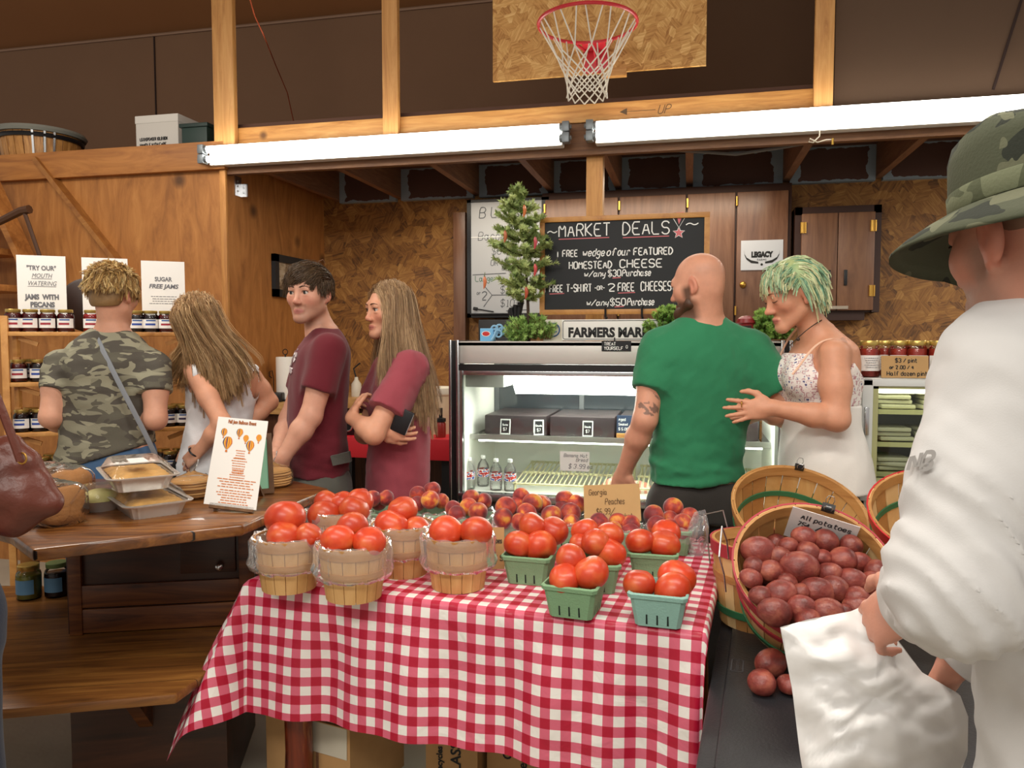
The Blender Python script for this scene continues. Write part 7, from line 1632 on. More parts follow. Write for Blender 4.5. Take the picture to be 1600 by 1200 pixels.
class Head:
 """head frame: lateral x (to the person's left), forward y, up z"""
 def __init__(s, c, fwd, up=(0, 0, 1), size=1.0, fem=False, roll=0, ear=1.0):
  s.ear = ear
  s.c = A3(c); s.y = unit(fwd); u = A3(up); s.z = unit(u-s.y*(u@s.y)); s.x = np.cross(s.z, s.y)*-1; s.x = np.cross(s.y, s.z)*-1; s.s = size; s.fem = fem
  if roll: c_, s_ = math.cos(roll), math.sin(roll); s.x, s.z = s.x*c_+s.z*s_, s.z*c_-s.x*s_
  s.M = np.stack([s.x, s.y, s.z], 1)
 def p(s, x, y, z): return s.c+s.M @ (A3((x, y, z))*s.s)
 def loc(s, V): return (V-s.c) @ s.M/s.s
 def add(s, F, ears=True, nose=1.0, jaw=1.0, shut=False):
  S = s.s; f = s.fem; e = lambda c, r, k, **kw: F.ell(s.p(*c), [q*S for q in r], k*S, M=s.M, **kw); cn = lambda a, b, ra, rb, k, **kw: F.cone(s.p(*a), s.p(*b), ra*S, rb*S, k*S, **kw)
  jw = jaw*(.92 if f else 1)
  e((0, -.014, .03), (.075, .094, .084), .02); e((0, .026, -.03), (.061*jw, .064, .082), .035)
  for m in (-1, 1):
   cn((m*.052*jw, .002, -.062), (m*.016, .070, -.105), .017, .016, .03); e((m*.044, .055, -.026), (.02, .022, .02), .03)
  e((0, .073, -.109), (.021*jw, .017, .015), .022)
  cn((-.03, .079, .018), (.03, .079, .018), .013, .013, .022)
  for m in (-1, 1): e((m*.031, .099, -.004), (.0175, .0135, .0115), .014, sub=True)
  cn((0, .086, .004), (0, .103, -.036), .0075, .0095, .014); e((0, .1015+.005*(nose-.4), -.04), (.0108, .0115*nose, .010), .01)
  for m in (-1, 1): e((m*.0115, .096, -.044), (.0075, .009, .007), .008)
  cn((-.019, .0845, -.0735), (0, .0915, -.0708), .0045, .0055, .008); cn((.019, .0845, -.0735), (0, .0915, -.0708), .0045, .0055, .008); cn((-.016, .0845, -.0828), (.016, .0845, -.0828), .0058, .0058, .008)
  e((0, .0885, -.083), (.012, .0055, .0055), .008); pass
  for m in (-1, 1):
   e((m*.031, .0825, .0080), (.0165, .0098, .006), .005); e((m*.031, .0805, -.0138), (.0155, .0092, .0048), .005)
   if shut: e((m*.031, .0815, -.002), (.0165, .0102, .0105), .004)
  if ears:
   for m in (-1, 1):
    a = .35*m; Me = s.M @ np.array(Matrix.Rotation(a, 3, 'Z') @ Matrix.Rotation(-.18, 3, 'X')); g = s.ear; S_ = S*g; c = s.p(m*(.078+.008*(g-1)/.18), -.012, -.010)
    F.ell(c, [.0085*S_, .019*S_, .032*S_], .006*S, M=Me); F.ell(s.p(m*(.0865+.011*(g-1)/.18), -.008, -.008), [.006*S_, .0105*S_, .018*S_], .003*S, M=Me, sub=True); F.ell(s.p(m*.076, -.004, -.036*g), [.0075*S_, .009*S_, .01*S_], .006*S, M=Me)
 def paint(s, V, col, lips=None, beard=None, red=None, brow_shade=None):
  q = s.loc(V); inh = (np.abs(q[:, 0]) < .12) & (np.abs(q[:, 1]) < .14) & (q[:, 2] > -.15) & (q[:, 2] < .14)
  def blend(w, c): col[:] = col*(1-w[:, None])+A3(c)[None]*w[:, None]
  if red is not None:
   for m in (-1, 1): blend(.5*np.exp(-(((q[:, 0]-m*.04)/.022)**2+((q[:, 2]+.035)/.022)**2))*(q[:, 1] > .03)*inh, red)
   blend(.45*np.exp(-((q[:, 0]/.014)**2+((q[:, 2]+.04)/.016)**2))*(q[:, 1] > .085)*inh, red); blend(.5*(np.abs(q[:, 0]) > .076)*(np.abs(q[:, 2]) < .05)*inh, red)
  if beard is not None:
   c, w0 = beard; jawz = (q[:, 2] < -.045+.25*np.maximum(0, .06-q[:, 1])*0)
   w = np.clip((-.048-q[:, 2])/.02, 0, 1)*np.clip((q[:, 1]+.02)/.03, 0, 1)*np.clip((q[:, 2]+.15)/.02, 0, 1); side = np.clip((np.abs(q[:, 0])-.048)/.012, 0, 1)*np.clip((q[:, 1]+.005)/.015, 0, 1)*np.clip((.045-q[:, 1])/.02, 0, 1)*np.clip((-.0-q[:, 2])/.02, 0, 1)
   st = np.clip((-.048-q[:, 2])/.006, 0, 1)*(np.abs(q[:, 0]) < .03)*(q[:, 1] > .07); w = np.clip(np.maximum(np.maximum(w, side), st), 0, 1); blend(w*w0*inh, c)
  if lips is not None:
   w = np.clip(1.25-(np.abs(q[:, 0])/.023)**2-((q[:, 2]+.0775)/.0105)**2, 0, 1)*(q[:, 1] > .078)*inh; blend(np.minimum(w*2.0, .85), lips)
   blend(.8*np.exp(-((q[:, 2]+.0775)/.0018)**2)*(np.abs(q[:, 0]) < .02)*(q[:, 1] > .08)*inh, A3(lips)*.45)  # shade of the mouth crease painted as a dark line between the lips
def eyes(root, H, iris, look=(0, 0), closed=False, brow=None, bw=.0032):
 if closed:
  for m in (-1, 1): mb = MB(); mb.tube([H.p(m*.0175, .0875, -.006), H.p(m*.024, .0915, -.0095), H.p(m*.031, .0925, -.0105), H.p(m*.039, .090, -.009), H.p(m*.047, .084, -.005)], [.0006, .0012, .0014, .0013, .0008], 5); mb.build('eyelashes', LASH, root, True)
 else:
  for m in (-1, 1):
   mb = MB(); mb.sphere((0, 0, 0), 1, 24, 16); c = H.p(m*.031, .0768, -.0028); g = unit(H.M @ A3((look[0], 1, look[1]))); V = A3(mb.v); a = np.arccos(np.clip(V @ g, -1, 1)); col = np.tile(A3(srgb('CFC4BA')), (len(V), 1))
   col[a < .6] = srgb(iris); col[a < .3] = (.01, .008, .008); o = mesh_obj('eye', V*.0125*H.s+c, mb.f, EYEM, root, True, col=col)
   mb = MB(); mb.tube([H.p(m*.0175, .0875, -.0015), H.p(m*.024, .0915, .0025), H.p(m*.031, .0925, .0036), H.p(m*.039, .090, .0026), H.p(m*.0465, .084, -.001)], [.0006, .0012, .0014, .0013, .0008], 5); mb.build('eyelashes', LASH, root, True)
 if brow:
  mb = MB()
  for m in (-1, 1): mb.tube([H.p(m*.012, .0955, .0185), H.p(m*.023, .0965, .0225), H.p(m*.035, .0925, .0235), H.p(m*.047, .082, .019)], [bw, bw*1.25, bw, bw*.4], 6, flat=.5)
  mb.build('eyebrows', plain('brow_'+brow, brow, .7) if 'brow_'+brow not in bpy.data.materials else bpy.data.materials['brow_'+brow], root, True)
EYEM = vcol('eye_surface', .12, 0, .6); LASH = plain('lash', '2A1C16', .7)
def hand_sdf(F, wrist, dirv, palm, s=1.0, curl=.4, thumb=1, spread=.14, curls=None, thumb_out=.7):
 """palm: normal of the palm; thumb: side sign; curl in radians per joint, bending towards the palm"""
 w = A3(wrist); d = unit(dirv); n = A3(palm); n = unit(n-d*(n@d)); l = np.cross(d, n)*thumb
 M = np.stack([l, d, n], 1); F.ell(w+d*.048*s, [.040*s, .050*s, .0155*s], .012*s, M=M, p=2.6); F.cone(w-d*.01*s, w+d*.03*s, .025*s, .024*s, .015*s)
 for i, (off, ln) in enumerate(((.029, .073), (.0095, .082), (-.0105, .076), (-.029, .06))):
  c = curls[i] if curls else curl*(1+.12*i); a = off/.029*spread; p = w+d*(.088 if i in (1, 2) else .083)*s+l*off*s; u = unit(d*math.cos(a)+l*math.sin(a)); r = [.0092, .0086, .0078, .0068]; ang = 0; P = [p]
  for k, fr in enumerate((.46, .31, .23)):
   ang += c*(1 if k else .8); P.append(P[-1]+(u*math.cos(ang)+n*math.sin(ang))*ln*fr*s)
  F.chain(P, [q*s*(.88 if i == 3 else 1) for q in r], .0045*s)
 p = w+d*.022*s+l*.030*s; t1 = p+(d*.6+l*thumb_out+n*.25)*.036*s; t2 = t1+unit(d*.85+l*.35+n*.3)*.032*s; t3 = t2+unit(d*.9+l*.05+n*.35)*.026*s
 F.chain([w+d*.015*s+l*.015*s, p, t1, t2, t3], [.015*s, .0145*s, .0115*s, .0098*s, .0078*s], .009*s)
def strands(name, root, guides, cols, k=7, spread=.006, w=.0013, tip=.55, jit=.12, m_=10):
 """fine hairs gathered round guide curves; one mesh"""
 G = np.array([[g[int(round(q))] for q in np.linspace(0, len(g)-1, m_)] for g in guides]); n = len(G); C = np.repeat(np.array(cols), k, 0)*np.random.uniform(1-jit, 1+jit, (n*k, 1)); P = np.repeat(G, k, 0)
 off = np.random.normal(0, 1, (n*k, 1, 3))*spread; t = np.linspace(0, 1, m_)[None, :, None]; P = P+off*(1-(1-tip)*t)+np.random.normal(0, .0006, P.shape)*t
 T = np.gradient(P, axis=1); T /= np.linalg.norm(T, axis=2, keepdims=True)+1e-9; R = np.random.normal(0, 1, (n*k, 1, 3)); U = np.cross(T, R); U /= np.linalg.norm(U, axis=2, keepdims=True)+1e-9; Wv = np.cross(T, U); rad = (w*(1-.65*t**2))*np.random.uniform(.7, 1.3, (n*k, 1, 1))
 V = np.stack([P+(U*math.cos(a)+Wv*math.sin(a))*rad for a in (0, 2.094, 4.189)], 2).reshape(-1, 3)
 b = (np.arange(n*k)[:, None]*m_+np.arange(m_-1)[None])*3; b = b.reshape(-1, 1); F = np.concatenate([np.concatenate([b+q, b+(q+1) % 3, b+3+(q+1) % 3, b+3+q], 1) for q in range(3)])
 return mesh_obj(name, V, F, HAIRM, root, True, col=np.clip(np.repeat(C, m_*3, 0), 0, 1))
def comb(H, th, ph, dirf, L, lift, n=9, grav=0, g=.004):
 """a hair combed over the skull: dirf(x, y, z) in the head frame, kept outside the skull"""
 c = A3((0, -.014, .03)); rad = A3((.076, .095, .085)); q = A3((rad[0]*math.sin(th)*math.sin(ph), rad[1]*math.sin(th)*math.cos(ph), rad[2]*math.cos(th)))*1.03+c; out = [q]
 for i in range(1, n):
  d = A3(dirf(*q)); d = d/np.linalg.norm(d); q = q+d*L/(n-1)+A3((0, 0, -grav*i/(n-1)*L/(n-1))); rr = rad+g+lift*(i/(n-1) if i < n*.6 else .8-.3*(i/(n-1)-.6)); e = (q-c)/rr; m = np.linalg.norm(e)
  if m < 1: q = c+e/m*rr
  out.append(q)
 return [H.p(*q) for q in out]
def bez(p, n=9):
 p = [A3(q) for q in p]; out = []
 for i in range(n):
  t = i/(n-1); q = list(p)
  while len(q) > 1: q = [a*(1-t)+b*t for a, b in zip(q[:-1], q[1:])]
  out.append(q[0])
 return out
def person(label, foot): return thing('person', label, 'person', foot)
def smooth_mesh(root, nm, F, mat, col=None, smooth=1, largest=False):
 V, Fc = F.mesh(smooth, largest); c = col(V) if col else None; return mesh_obj(nm, V, Fc, mat, root, True, col=c)
def bounds(pts, m): P = np.array([A3(p) for p in pts]); return P.min(0)-m, P.max(0)+m
def sec(px, py, d, w, h, ang): p = W(px, py, d); return (p.z, p.x, p.y, w, h, ang)
def legs(root, hips, foot_l, foot_r, mat, fwd, r0=.088, shoe='2B2B2E', top=None, topsec=None):
 fw = unit(fwd); kl = (A3(hips[0])*.48+A3(foot_l)*.52)+fw*.02; kr = (A3(hips[1])*.48+A3(foot_r)*.52)+fw*.02
 lo, hi = bounds([hips[0], hips[1], foot_l, foot_r]+([(s[1], s[2], s[0]) for s in topsec] if topsec else []), .22); lo[2] = .03; F = Field(lo, hi, .009)
 if topsec: F.loft(topsec, .03)
 for h, k, f in ((hips[0], kl, foot_l), (hips[1], kr, foot_r)):
  F.cone(h, k, r0, r0*.74, .05); F.cone(k, A3(f)+A3((0, 0, .09)), r0*.74, r0*.6, .03)
 F.wrinkle(lambda x, y, z: .004*vnoise(x, y, z*.6, 6, 4)); smooth_mesh(root, 'pants', F, mat)
 for f in (foot_l, foot_r):
  m = MB(); c = A3(f); M = Matrix((Vector(np.cross(fw, (0, 0, 1))), Vector(fw), Vector((0, 0, 1)))).transposed()
  F2 = Field(c-.2, c+A3((.2, .2, .16)), .01); F2.ell(c+fw*.07+A3((0, 0, .035)), [.045, .13, .038], .02, M=np.array(M)); F2.cone(c+A3((0, 0, .05)), c+A3((0, 0, .1)), .045, .045, .02); F2.cut((0, 0, .002), (0, 0, -1)); smooth_mesh(root, 'shoe', F2, plain('shoe_'+shoe, shoe, .6) if 'shoe_'+shoe not in bpy.data.materials else bpy.data.materials['shoe_'+shoe])
def arm(F, P, r, k=.02): F.chain([A3(p) for p in P], r, k)
RES = .0048
def grow(secs, d): return [(s[0], s[1], s[2], s[3]+d, s[4]+d, s[5]) for s in secs]
def hairdir_cap(root, H, F, mat, col): return smooth_mesh(root, 'hair_cap', F, mat, col)
def scalp(H, th, ph, r=1.0, g=.006): # th: from the top; ph: 0 front, positive to the person's left
 return H.p((.076+g)*r*math.sin(th)*math.sin(ph), -.014+(.095+g)*r*math.sin(th)*math.cos(ph), .03+(.085+g)*r*math.cos(th))
# ---------------------------------------------------------------- 1  woman in camouflage, seen from behind
def camo_woman():
 d = 3.15; g0 = W(168, 700, d); t = person('person from behind with short blonde hair in a camouflage tee and blue jeans', (g0.x, g0.y, 0)); A = YAW+.02
 S = [sec(166, 752, d, .205, .125, A), sec(166, 722, d, .208, .13, A), sec(168, 680, d, .192, .115, A), sec(168, 640, d, .186, .108, A), sec(168, 600, d, .190, .112, A), sec(168, 568, d, .195, .115, A), sec(169, 547, d, .180, .10, A), sec(172, 528, d, .125, .08, A), sec(175, 512, d, .07, .066, A)]
 H = Head(W(178, 459, d), cf(.18, .98, -.12), size=.98, fem=True); nb = W(176, 522, d)
 sl, sr = W(92, 564, d), W(243, 566, d); el, er = W(80, 652, 3.08), W(243, 655, 3.08); wl, wr = W(105, 668, 3.32), W(222, 655, 3.32)
 lo, hi = bounds([H.p(0, 0, .12), sl, sr, el, er, wl, wr, W(168, 800, d)], .14); hi[2] = H.p(0, 0, .16)[2]; F = Field(lo, hi, RES+.0005)
 H.add(F); F.cone(H.p(0, -.03, -.05), nb, .047, .051, .03); F.cone(nb, W(176, 540, d), .052, .066, .04)
 F.loft(grow(S, -.016), .03)
 for s, e, w, th in ((sl, el, wl, -1), (sr, er, wr, 1)):
  arm(F, [s, (A3(s)+A3(e))/2, e], [.038, .048, .043]); arm(F, [e, A3(e)*.6+A3(w)*.4, w], [.042, .042, .027]); hand_sdf(F, w, unit(A3(w)-A3(e)), (0, 0, -1), .92, .45, th)
 sk = A3(srgb('D29B80'))
 def col(V):
  c = np.tile(sk, (len(V), 1)); H.paint(V, c, lips=srgb('B5625A'), red=srgb('CF7F68')); return c
 smooth_mesh(t, 'body', F, SKIN, col)
 F = Field(*bounds([W(45, 752, d+.25), W(272, 500, d-.25), sl, sr], .1), .0065); F.loft(S, .03)
 for s, e in ((sl, el), (sr, er)):
  s, e = A3(s), A3(e); F.cone(s+(0, 0, -.01), s+(e-s)*.52, .056, .064, .05, flat=True)
 F.ell(W(176, 507, d), [.078, .085, .05], .012, sub=True)
 F.wrinkle(lambda x, y, z: .006*vnoise(x, y, z*.55, 5, 11)+.004*vnoise(x*.5, y*.5, z*1.2, 9, 3)); F.cut(W(165, 714, d), unit(A3((0, 0, -1))+cf(.30, 0))); smooth_mesh(t, 'shirt', F, camo_mat('camo_tee', ['57524A', '8A8672', '625E52', '98947E'], 8.5, stretch=(.8, .8, 2.0), rot=(0, .12, 0)), smooth=2)
 jt = [sec(166, 800, d, .20, .13, A), sec(166, 740, d, .198, .122, A), sec(167, 700, d, .186, .108, A), sec(167, 676, d, .165, .09, A)]
 legs(t, (W(130, 780, d), W(205, 780, d)), (W(130, 700, d).x, W(130, 700, d).y, 0), (W(205, 700, d).x, W(205, 700, d).y, 0), fabric('blue_jeans', '4C6A8E', .8), cf(.1, 1), topsec=jt)
 # strap
 pts = [W(146, 517, d-.06), W(160, 545, d-.118), W(178, 585, d-.128), W(200, 628, d-.125), W(222, 664, d-.12), W(238, 700, d-.115), W(250, 728, d-.06)]
 m = MB(); m.tube(bez(pts, 20), .0115, 6, flat=.25, upv=camdir(0, 1)); m.build('bag_strap', fabric('grey_strap', '8E9298', .6), t)
 # short hair: dark clipped nape, tousled blonde top
 F = Field(H.c-.17, H.c+.17, .0045); F.ell(H.p(0, -.016, .034), A3((.081, .099, .088))*H.s, .01, M=H.M); F.ell(H.p(0, -.05, -.03), A3((.066, .050, .055))*H.s, .02, M=H.M); F.wrinkle(lambda x, y, z: .0012*vnoise(x, y, z*.4, 60, 2)); F.cut(H.p(0, .055, 0), H.M @ A3((0, 1, -.5))); F.cut(H.p(0, -.06, -.062), H.M @ A3((0, .25, -1)))
 for m_ in (-1, 1): F.ell(H.p(m_*.083, -.0, -.022), A3((.03, .03, .035))*H.s, .01, M=H.M, sub=True)
 def hc(V): q = H.loc(V); w = np.clip((q[:, 2]-.005)/.03, 0, 1)[:, None]; return A3(srgb('8A6B45'))*(1-w)+A3(srgb('C9A468'))*w
 smooth_mesh(t, 'hair_cap', F, HAIRM, hc)
 P, C = [], []
 for i in range(900):
  th = math.acos(1-random.random()*1.06); ph = random.uniform(-PI, PI); dx, dz = random.gauss(0, .45), random.gauss(0, .3)
  P.append(comb(H, th, ph, lambda x, y, z: (x*3+dx, (y+.03)*3-.25, (-1.1 if z < .065 else -.1)+dz), random.uniform(.03, .05), random.uniform(.010, .022), grav=.5)); C.append(srgb(random.choice(['C9A66A', 'BC9558', 'D8BC84', 'A07A48', 'B08A52', '8C6A40'])))
 strands('hair', t, P, C, 7, .004, .0012, .35)
 m = MB(); e = H.p(.081, -.006, -.048); m.sphere(e, .005, 8, 6); m.build('earring', M_['steel'], t)
# ---------------------------------------------------------------- 2  girl in white sleeveless top
def tank_girl():
 d = 3.38; f = unit((-.55, .83, 0)); g0 = W(338, 700, d); t = person('person with long brown hair in a white sleeveless top, hand on hip', (g0.x, g0.y, 0)); A = YAW+math.atan2(.55, .83)
 S = [sec(330, 760, d, .172, .12, A), sec(332, 722, d, .17, .118, A), sec(340, 680, d, .148, .1, A), sec(345, 645, d, .142, .096, A), sec(348, 605, d, .155, .102, A), sec(347, 580, d, .150, .092, A), sec(342, 562, d, .105, .075, A), sec(334, 548, d, .06, .06, A)]
 H = Head(W(306, 503, 3.33), cf(-.72, .62, -.32), size=.97, fem=True); nb = W(332, 562, d)
 sl, sr = W(304, 580, 3.29), W(394, 590, 3.47); el, er = W(348, 662, 3.2), W(421, 628, 3.5); wl, wr = W(312, 703, 3.22), W(382, 668, 3.42)
 lo, hi = bounds([H.p(0, 0, .12), sl, sr, el, er, wl, wr, W(330, 790, d), W(285, 730, 3.2)], .13); F = Field(lo, hi, RES+.0005)
 H.add(F); F.cone(H.p(0, -.03, -.05), nb, .046, .05, .03); F.loft(grow(S, -.014), .03)
 for s, e, w, th in ((sl, el, wl, -1), (sr, er, wr, 1)):
  arm(F, [s, (A3(s)+A3(e))/2, e], [.046, .043, .037]); arm(F, [e, A3(e)*.6+A3(w)*.4, w], [.037, .036, .023])
 hand_sdf(F, wl, cf(-.75, .1, -.65), cf(.3, .8, -.4), .9, .35, -1); hand_sdf(F, wr, cf(-.8, -.1, -.5), cf(-.2, .8, 0), .9, .35, 1)
 sk = A3(srgb('D89E80')); smooth_mesh(t, 'body', F, SKIN, lambda V: np.tile(sk, (len(V), 1)))
 F = Field(*bounds([W(265, 762, d-.25), W(415, 540, d+.25), sl, sr], .05), .0065); F.loft(S, .03)
 for s in (sl, sr): F.ell(s, (.052, .052, .055), .03)
 F.ell(W(326, 548, d), [.085, .085, .05], .01, sub=True)
 ax = cf(-.83, -.55)
 for s, sg in ((sl, 1), (sr, -1)): F.ell(A3(s)+ax*sg*.035+A3((0, 0, -.015)), (.055, .055, .075), .01, sub=True)
 F.wrinkle(lambda x, y, z: .006*vnoise(x, y, z*.5, 6, 21)+.003*vnoise(x, y, z, 12, 2)); smooth_mesh(t, 'top', F, fabric('white_cotton', 'E4E4E6', .8), smooth=2)
 m = MB(); a = A3(wl)+cf(-.02, 0, -.01); m.ring(a, .027, .0035, 20, 6, Matrix.Rotation(.7, 3, 'Y')); m.build('bracelet', M_['black'], t)
 jt = [sec(328, 800, d, .175, .125, A), sec(330, 745, d, .172, .12, A), sec(333, 715, d, .160, .108, A)]
 legs(t, (W(312, 785, d-.04), W(350, 785, d+.05)), (W(312, 700, d-.04).x, W(312, 700, d-.04).y, 0), (W(350, 700, d+.05).x, W(350, 700, d+.05).y, 0), camo_mat('dark_print', ['23282B', '3E6A50', '1A1D22'], 9), cf(-.55, .83), topsec=jt)
 F = Field(H.c-.17, H.c+.17, .005); F.ell(H.p(0, -.018, .034), A3((.082, .1, .088))*H.s, .01, M=H.M); F.ell(H.p(0, -.045, -.04), A3((.062, .045, .08))*H.s, .03, M=H.M); F.cut(H.p(0, .05, .02), H.M @ A3((0, 1, -.45)))
 hb = A3(srgb('7E5C3C')); smooth_mesh(t, 'hair_cap', F, HAIRM, lambda V: np.tile(hb, (len(V), 1)))
 P, C = [], []
 for i in range(620):
  ph = random.uniform(.75, 2*PI-.75); th = random.uniform(.02, 1.5)**1.0; r = scalp(H, th, ph, 1.0, .004); n = unit(r-H.p(0, -.014, .03)); u = (r-H.c) @ cf(1, 0)/.09; q = random.random()
  if random.random() < .13: e = W(random.uniform(262, 292), random.uniform(560, 612), 3.32+random.uniform(-.05, .02))
  else: e = W(318+u*34+q*52+random.gauss(0, 7), 612-abs(u)*20+random.gauss(0, 16)-q*6, d-.125+.07*max(0, u)+random.uniform(-.015, .012))
  mid = W(312+u*26+q*22, 535, 3.25+.05*max(u, 0)+random.uniform(-.012, .01)); P.append(bez([r-n*.002, r+n*.03+A3((0, 0, -.012)), r+n*.02+A3((0, 0, -.05)), mid, A3(e)+A3((0, 0, .07)), e], 12)); C.append(srgb(random.choice(['94704A', 'A68258', 'B8946A', '84643F', 'A07C50', 'C6A478'])))
 strands('hair', t, P, C, 12, .0065, .0013, .6, m_=12)
# ---------------------------------------------------------------- 3  young man in the maroon tee
def young_man():
 d = 3.32; g0 = W(497, 700, d); t = person('person in a maroon tee and grey shorts, hands clasped, turning to look at the camera', (g0.x, g0.y, 0)); f = unit((-.93, -.36, 0)); A = YAW+math.atan2(-.93, .36)
 S = [sec(497, 738, d, .185, .128, A), sec(497, 705, d, .186, .128, A), sec(496, 655, d, .186, .125, A), sec(498, 605, d, .195, .125, A), sec(501, 570, d, .208, .122, A), sec(505, 545, d, .200, .108, A), sec(508, 527, d, .14, .082, A), sec(508, 513, d, .075, .062, A)]
 H = Head(W(483, 457, 3.28), cf(-.27, -.96, -.03), size=1.02, roll=0); nb = W(503, 524, d)
 sl, sr = W(514, 545, 3.13), W(496, 543, 3.5); el, er = W(486, 650, 3.08), W(452, 655, 3.42); wl, wr = W(442, 715, 3.04), W(432, 712, 3.14)
 lo, hi = bounds([H.p(0, 0, .12), sl, sr, el, er, wl, wr, W(497, 780, d), W(425, 750, 3.05)], .14); F = Field(lo, hi, .0043)
 H.add(F, jaw=1.04); F.cone(H.p(0, -.03, -.06), nb, .054, .060, .03); F.cone(nb, W(508, 540, d), .06, .075, .04); F.loft(grow(S, -.016), .03)
 for s, e, w in ((sl, el, wl), (sr, er, wr)):
  arm(F, [s, (A3(s)+A3(e))/2, e], [.052, .050, .043]); arm(F, [e, A3(e)*.65+A3(w)*.35, w], [.043, .044, .028])
 hand_sdf(F, wl, cf(-.45, .15, -.9), cf(-.3, .95, 0), .98, .55, -1); hand_sdf(F, wr, cf(-.1, -.35, -.9), cf(.6, -.75, 0), .98, .6, 1)
 sk = A3(srgb('CF9A82'))
 def col(V):
  c = np.tile(sk, (len(V), 1)); H.paint(V, c, lips=srgb('B06A62'), red=srgb('CC7D6B'), beard=(srgb('8F6754'), .55)); return c
 smooth_mesh(t, 'body', F, SKIN, col); eyes(t, H, '3A3530', (-.05, .02), brow='3B2A1E', bw=.0034)
 F = Field(*bounds([W(430, 742, d-.3), W(560, 505, d+.35), sl, sr], .1), .0062); F.loft(S, .03)
 for s, e in ((sl, el), (sr, er)): s, e = A3(s), A3(e); F.cone(s, s+(e-s)*.62, .068, .070, .05, flat=True)
 F.cone(H.p(0, -.03, -.06), W(504, 519, d), .062, .07, .008, sub=True)
 F.wrinkle(lambda x, y, z: .0055*vnoise(x, y, z*.6, 5, 31)+.005*vnoise(x*.6, y*.6, z*1.6, 7, 8)*np.clip((1.12-z)/.1, 0, 1));     smooth_mesh(t, 'shirt', F, fabric('maroon_cotton', '66202A', .8), smooth=2)
 c0 = W(470, 566, 3.14)
 # white chest print on the maroon shirt
 m = MB(); base = W(456, 590, 3.18);
 Rr = Vector(cf(.36, -.93)); Nn = Vector(cf(-.93, -.36)); Uu = Vector((0, 0, 1))
 cx = W(500, 575, d); q0 = cx+Nn*.121
 def wrapprint(pl, lw):
  for p in pl:
   vs = []
   for (a, b) in p:
    ang = a; pt = Vector(S_pt(ang, b)); vs.append(pt)
   m.tube(vs, lw, 4, flat=.3)
 def S_pt(a, z):
  i = max(j for j in range(len(S)-1) if sorted(S)[j][0] <= z); s0, s1 = sorted(S)[i], sorted(S)[i+1]; k = (z-s0[0])/(s1[0]-s0[0]); c = [s0[j]*(1-k)+s1[j]*k for j in range(6)]; p = 2.3
  ca, sa = math.cos(a), math.sin(a); n = (abs(ca/(c[3]+.002))**p+abs(sa/(c[4]+.002))**p)**(-1/p); u, v = ca*n, sa*n; L = cf(.36, -.93); N = -cf(-.93, -.36)
  an = c[5]; return (c[1]+u*math.cos(an)-v*math.sin(an), c[2]+u*math.sin(an)+v*math.cos(an), z)
 zc = W(470, 566, 3.14).z; st, wd_ = strokes('Aggie', .1)
 a0 = -2.05; da = .95/wd_
 pls = [[(a0+x*da, zc+y*.55) for x, y in smooth_poly(p)] for p in st]; wrapprint(pls, .004)
 st, wd_ = strokes('Corps', .1); pls = [[(a0+.05+x*.8/wd_, zc-.05+y*.35) for x, y in smooth_poly(p)] for p in st]; wrapprint(pls, .003)
 m.build('chest_print', plain('white_print', 'D9CFCF', .7), t)
 GP = fabric('grey_shorts', '57564F', .8); jt = [sec(500, 790, d, .19, .14, A), sec(500, 750, d, .184, .134, A), sec(499, 725, d, .168, .112, A), sec(499, 705, d, .165, .108, A)]
 legs(t, (W(500, 775, d-.1), W(500, 775, d+.1)), (W(500, 700, d).x+cf(.03, -.1)[0], W(500, 700, d).y+cf(.03, -.1)[1], 0), (W(500, 700, d).x+cf(.03, .1)[0], W(500, 700, d).y+cf(.03, .1)[1], 0), GP, cf(-.93, -.36), .095, topsec=jt)
 m = MB(); p = [W(516, 713, 3.13), W(545, 706, 3.22), W(548, 722, 3.22), W(520, 728, 3.12)]; m.add(p+[q+Vector(cf(.0, .03)) for q in p], [(0, 1, 2, 3), (7, 6, 5, 4), (0, 4, 5, 1), (1, 5, 6, 2), (2, 6, 7, 3), (3, 7, 4, 0)]); m.build('pocket_flap', GP, t, False)
 F = Field(H.c-.17, H.c+.17, .0042); F.ell(H.p(0, -.018, .038), A3((.079, .098, .087))*H.s, .01, M=H.M); F.ell(H.p(0, -.045, -.01), A3((.070, .058, .06))*H.s, .02, M=H.M); F.cut(H.p(0, .062, .045), H.M @ A3((0, 1, -.62))); F.cut(H.p(0, -.06, -.048), H.M @ A3((0, .3, -1))); pass
 for m_ in (-1, 1): F.ell(H.p(m_*.085, .0, -.02), A3((.03, .034, .038))*H.s, .008, M=H.M, sub=True)
 hb = A3(srgb('4A3423')); smooth_mesh(t, 'hair_cap', F, HAIRM, lambda V: np.tile(hb, (len(V), 1)))
 P, C = [], []
 for i in range(1000):
  th = math.acos(1-random.random()*1.12); ph = random.uniform(-PI, PI); x0, y0, z0 = .076*math.sin(th)*math.sin(ph), -.014+.095*math.sin(th)*math.cos(ph), .03+.085*math.cos(th); j1 = random.gauss(0, .12)
  if y0 > .035 and z0 < .058: continue
  if y0 > -.05 and z0 > .05:        # top: swept forward and to his right, ending over the brow
   L_ = random.uniform(.07, .10) if y0 < .03 else random.uniform(.042, .06); P.append(comb(H, th, ph, lambda x, y, z: (-.5*(1 if x > -.045 else .1)+j1-(.3 if y > .05 and x > -.03 else 0), .8 if y < .045 else -.05, .05 if y < .03 else -.6), L_, .013, grav=.35))
  else:
   if abs(x0) > .066 and y0 > -.03 and z0 < .02: continue
   P.append(comb(H, th, ph, lambda x, y, z: (j1*.6, -.25 if y < .0 else .3, -1), random.uniform(.03, .05) if z0 < .05 else .055, .010, grav=.2))
  C.append(srgb(random.choice(['4A3423', '54402B', '40301F', '5F4A33', '4E3926'])))
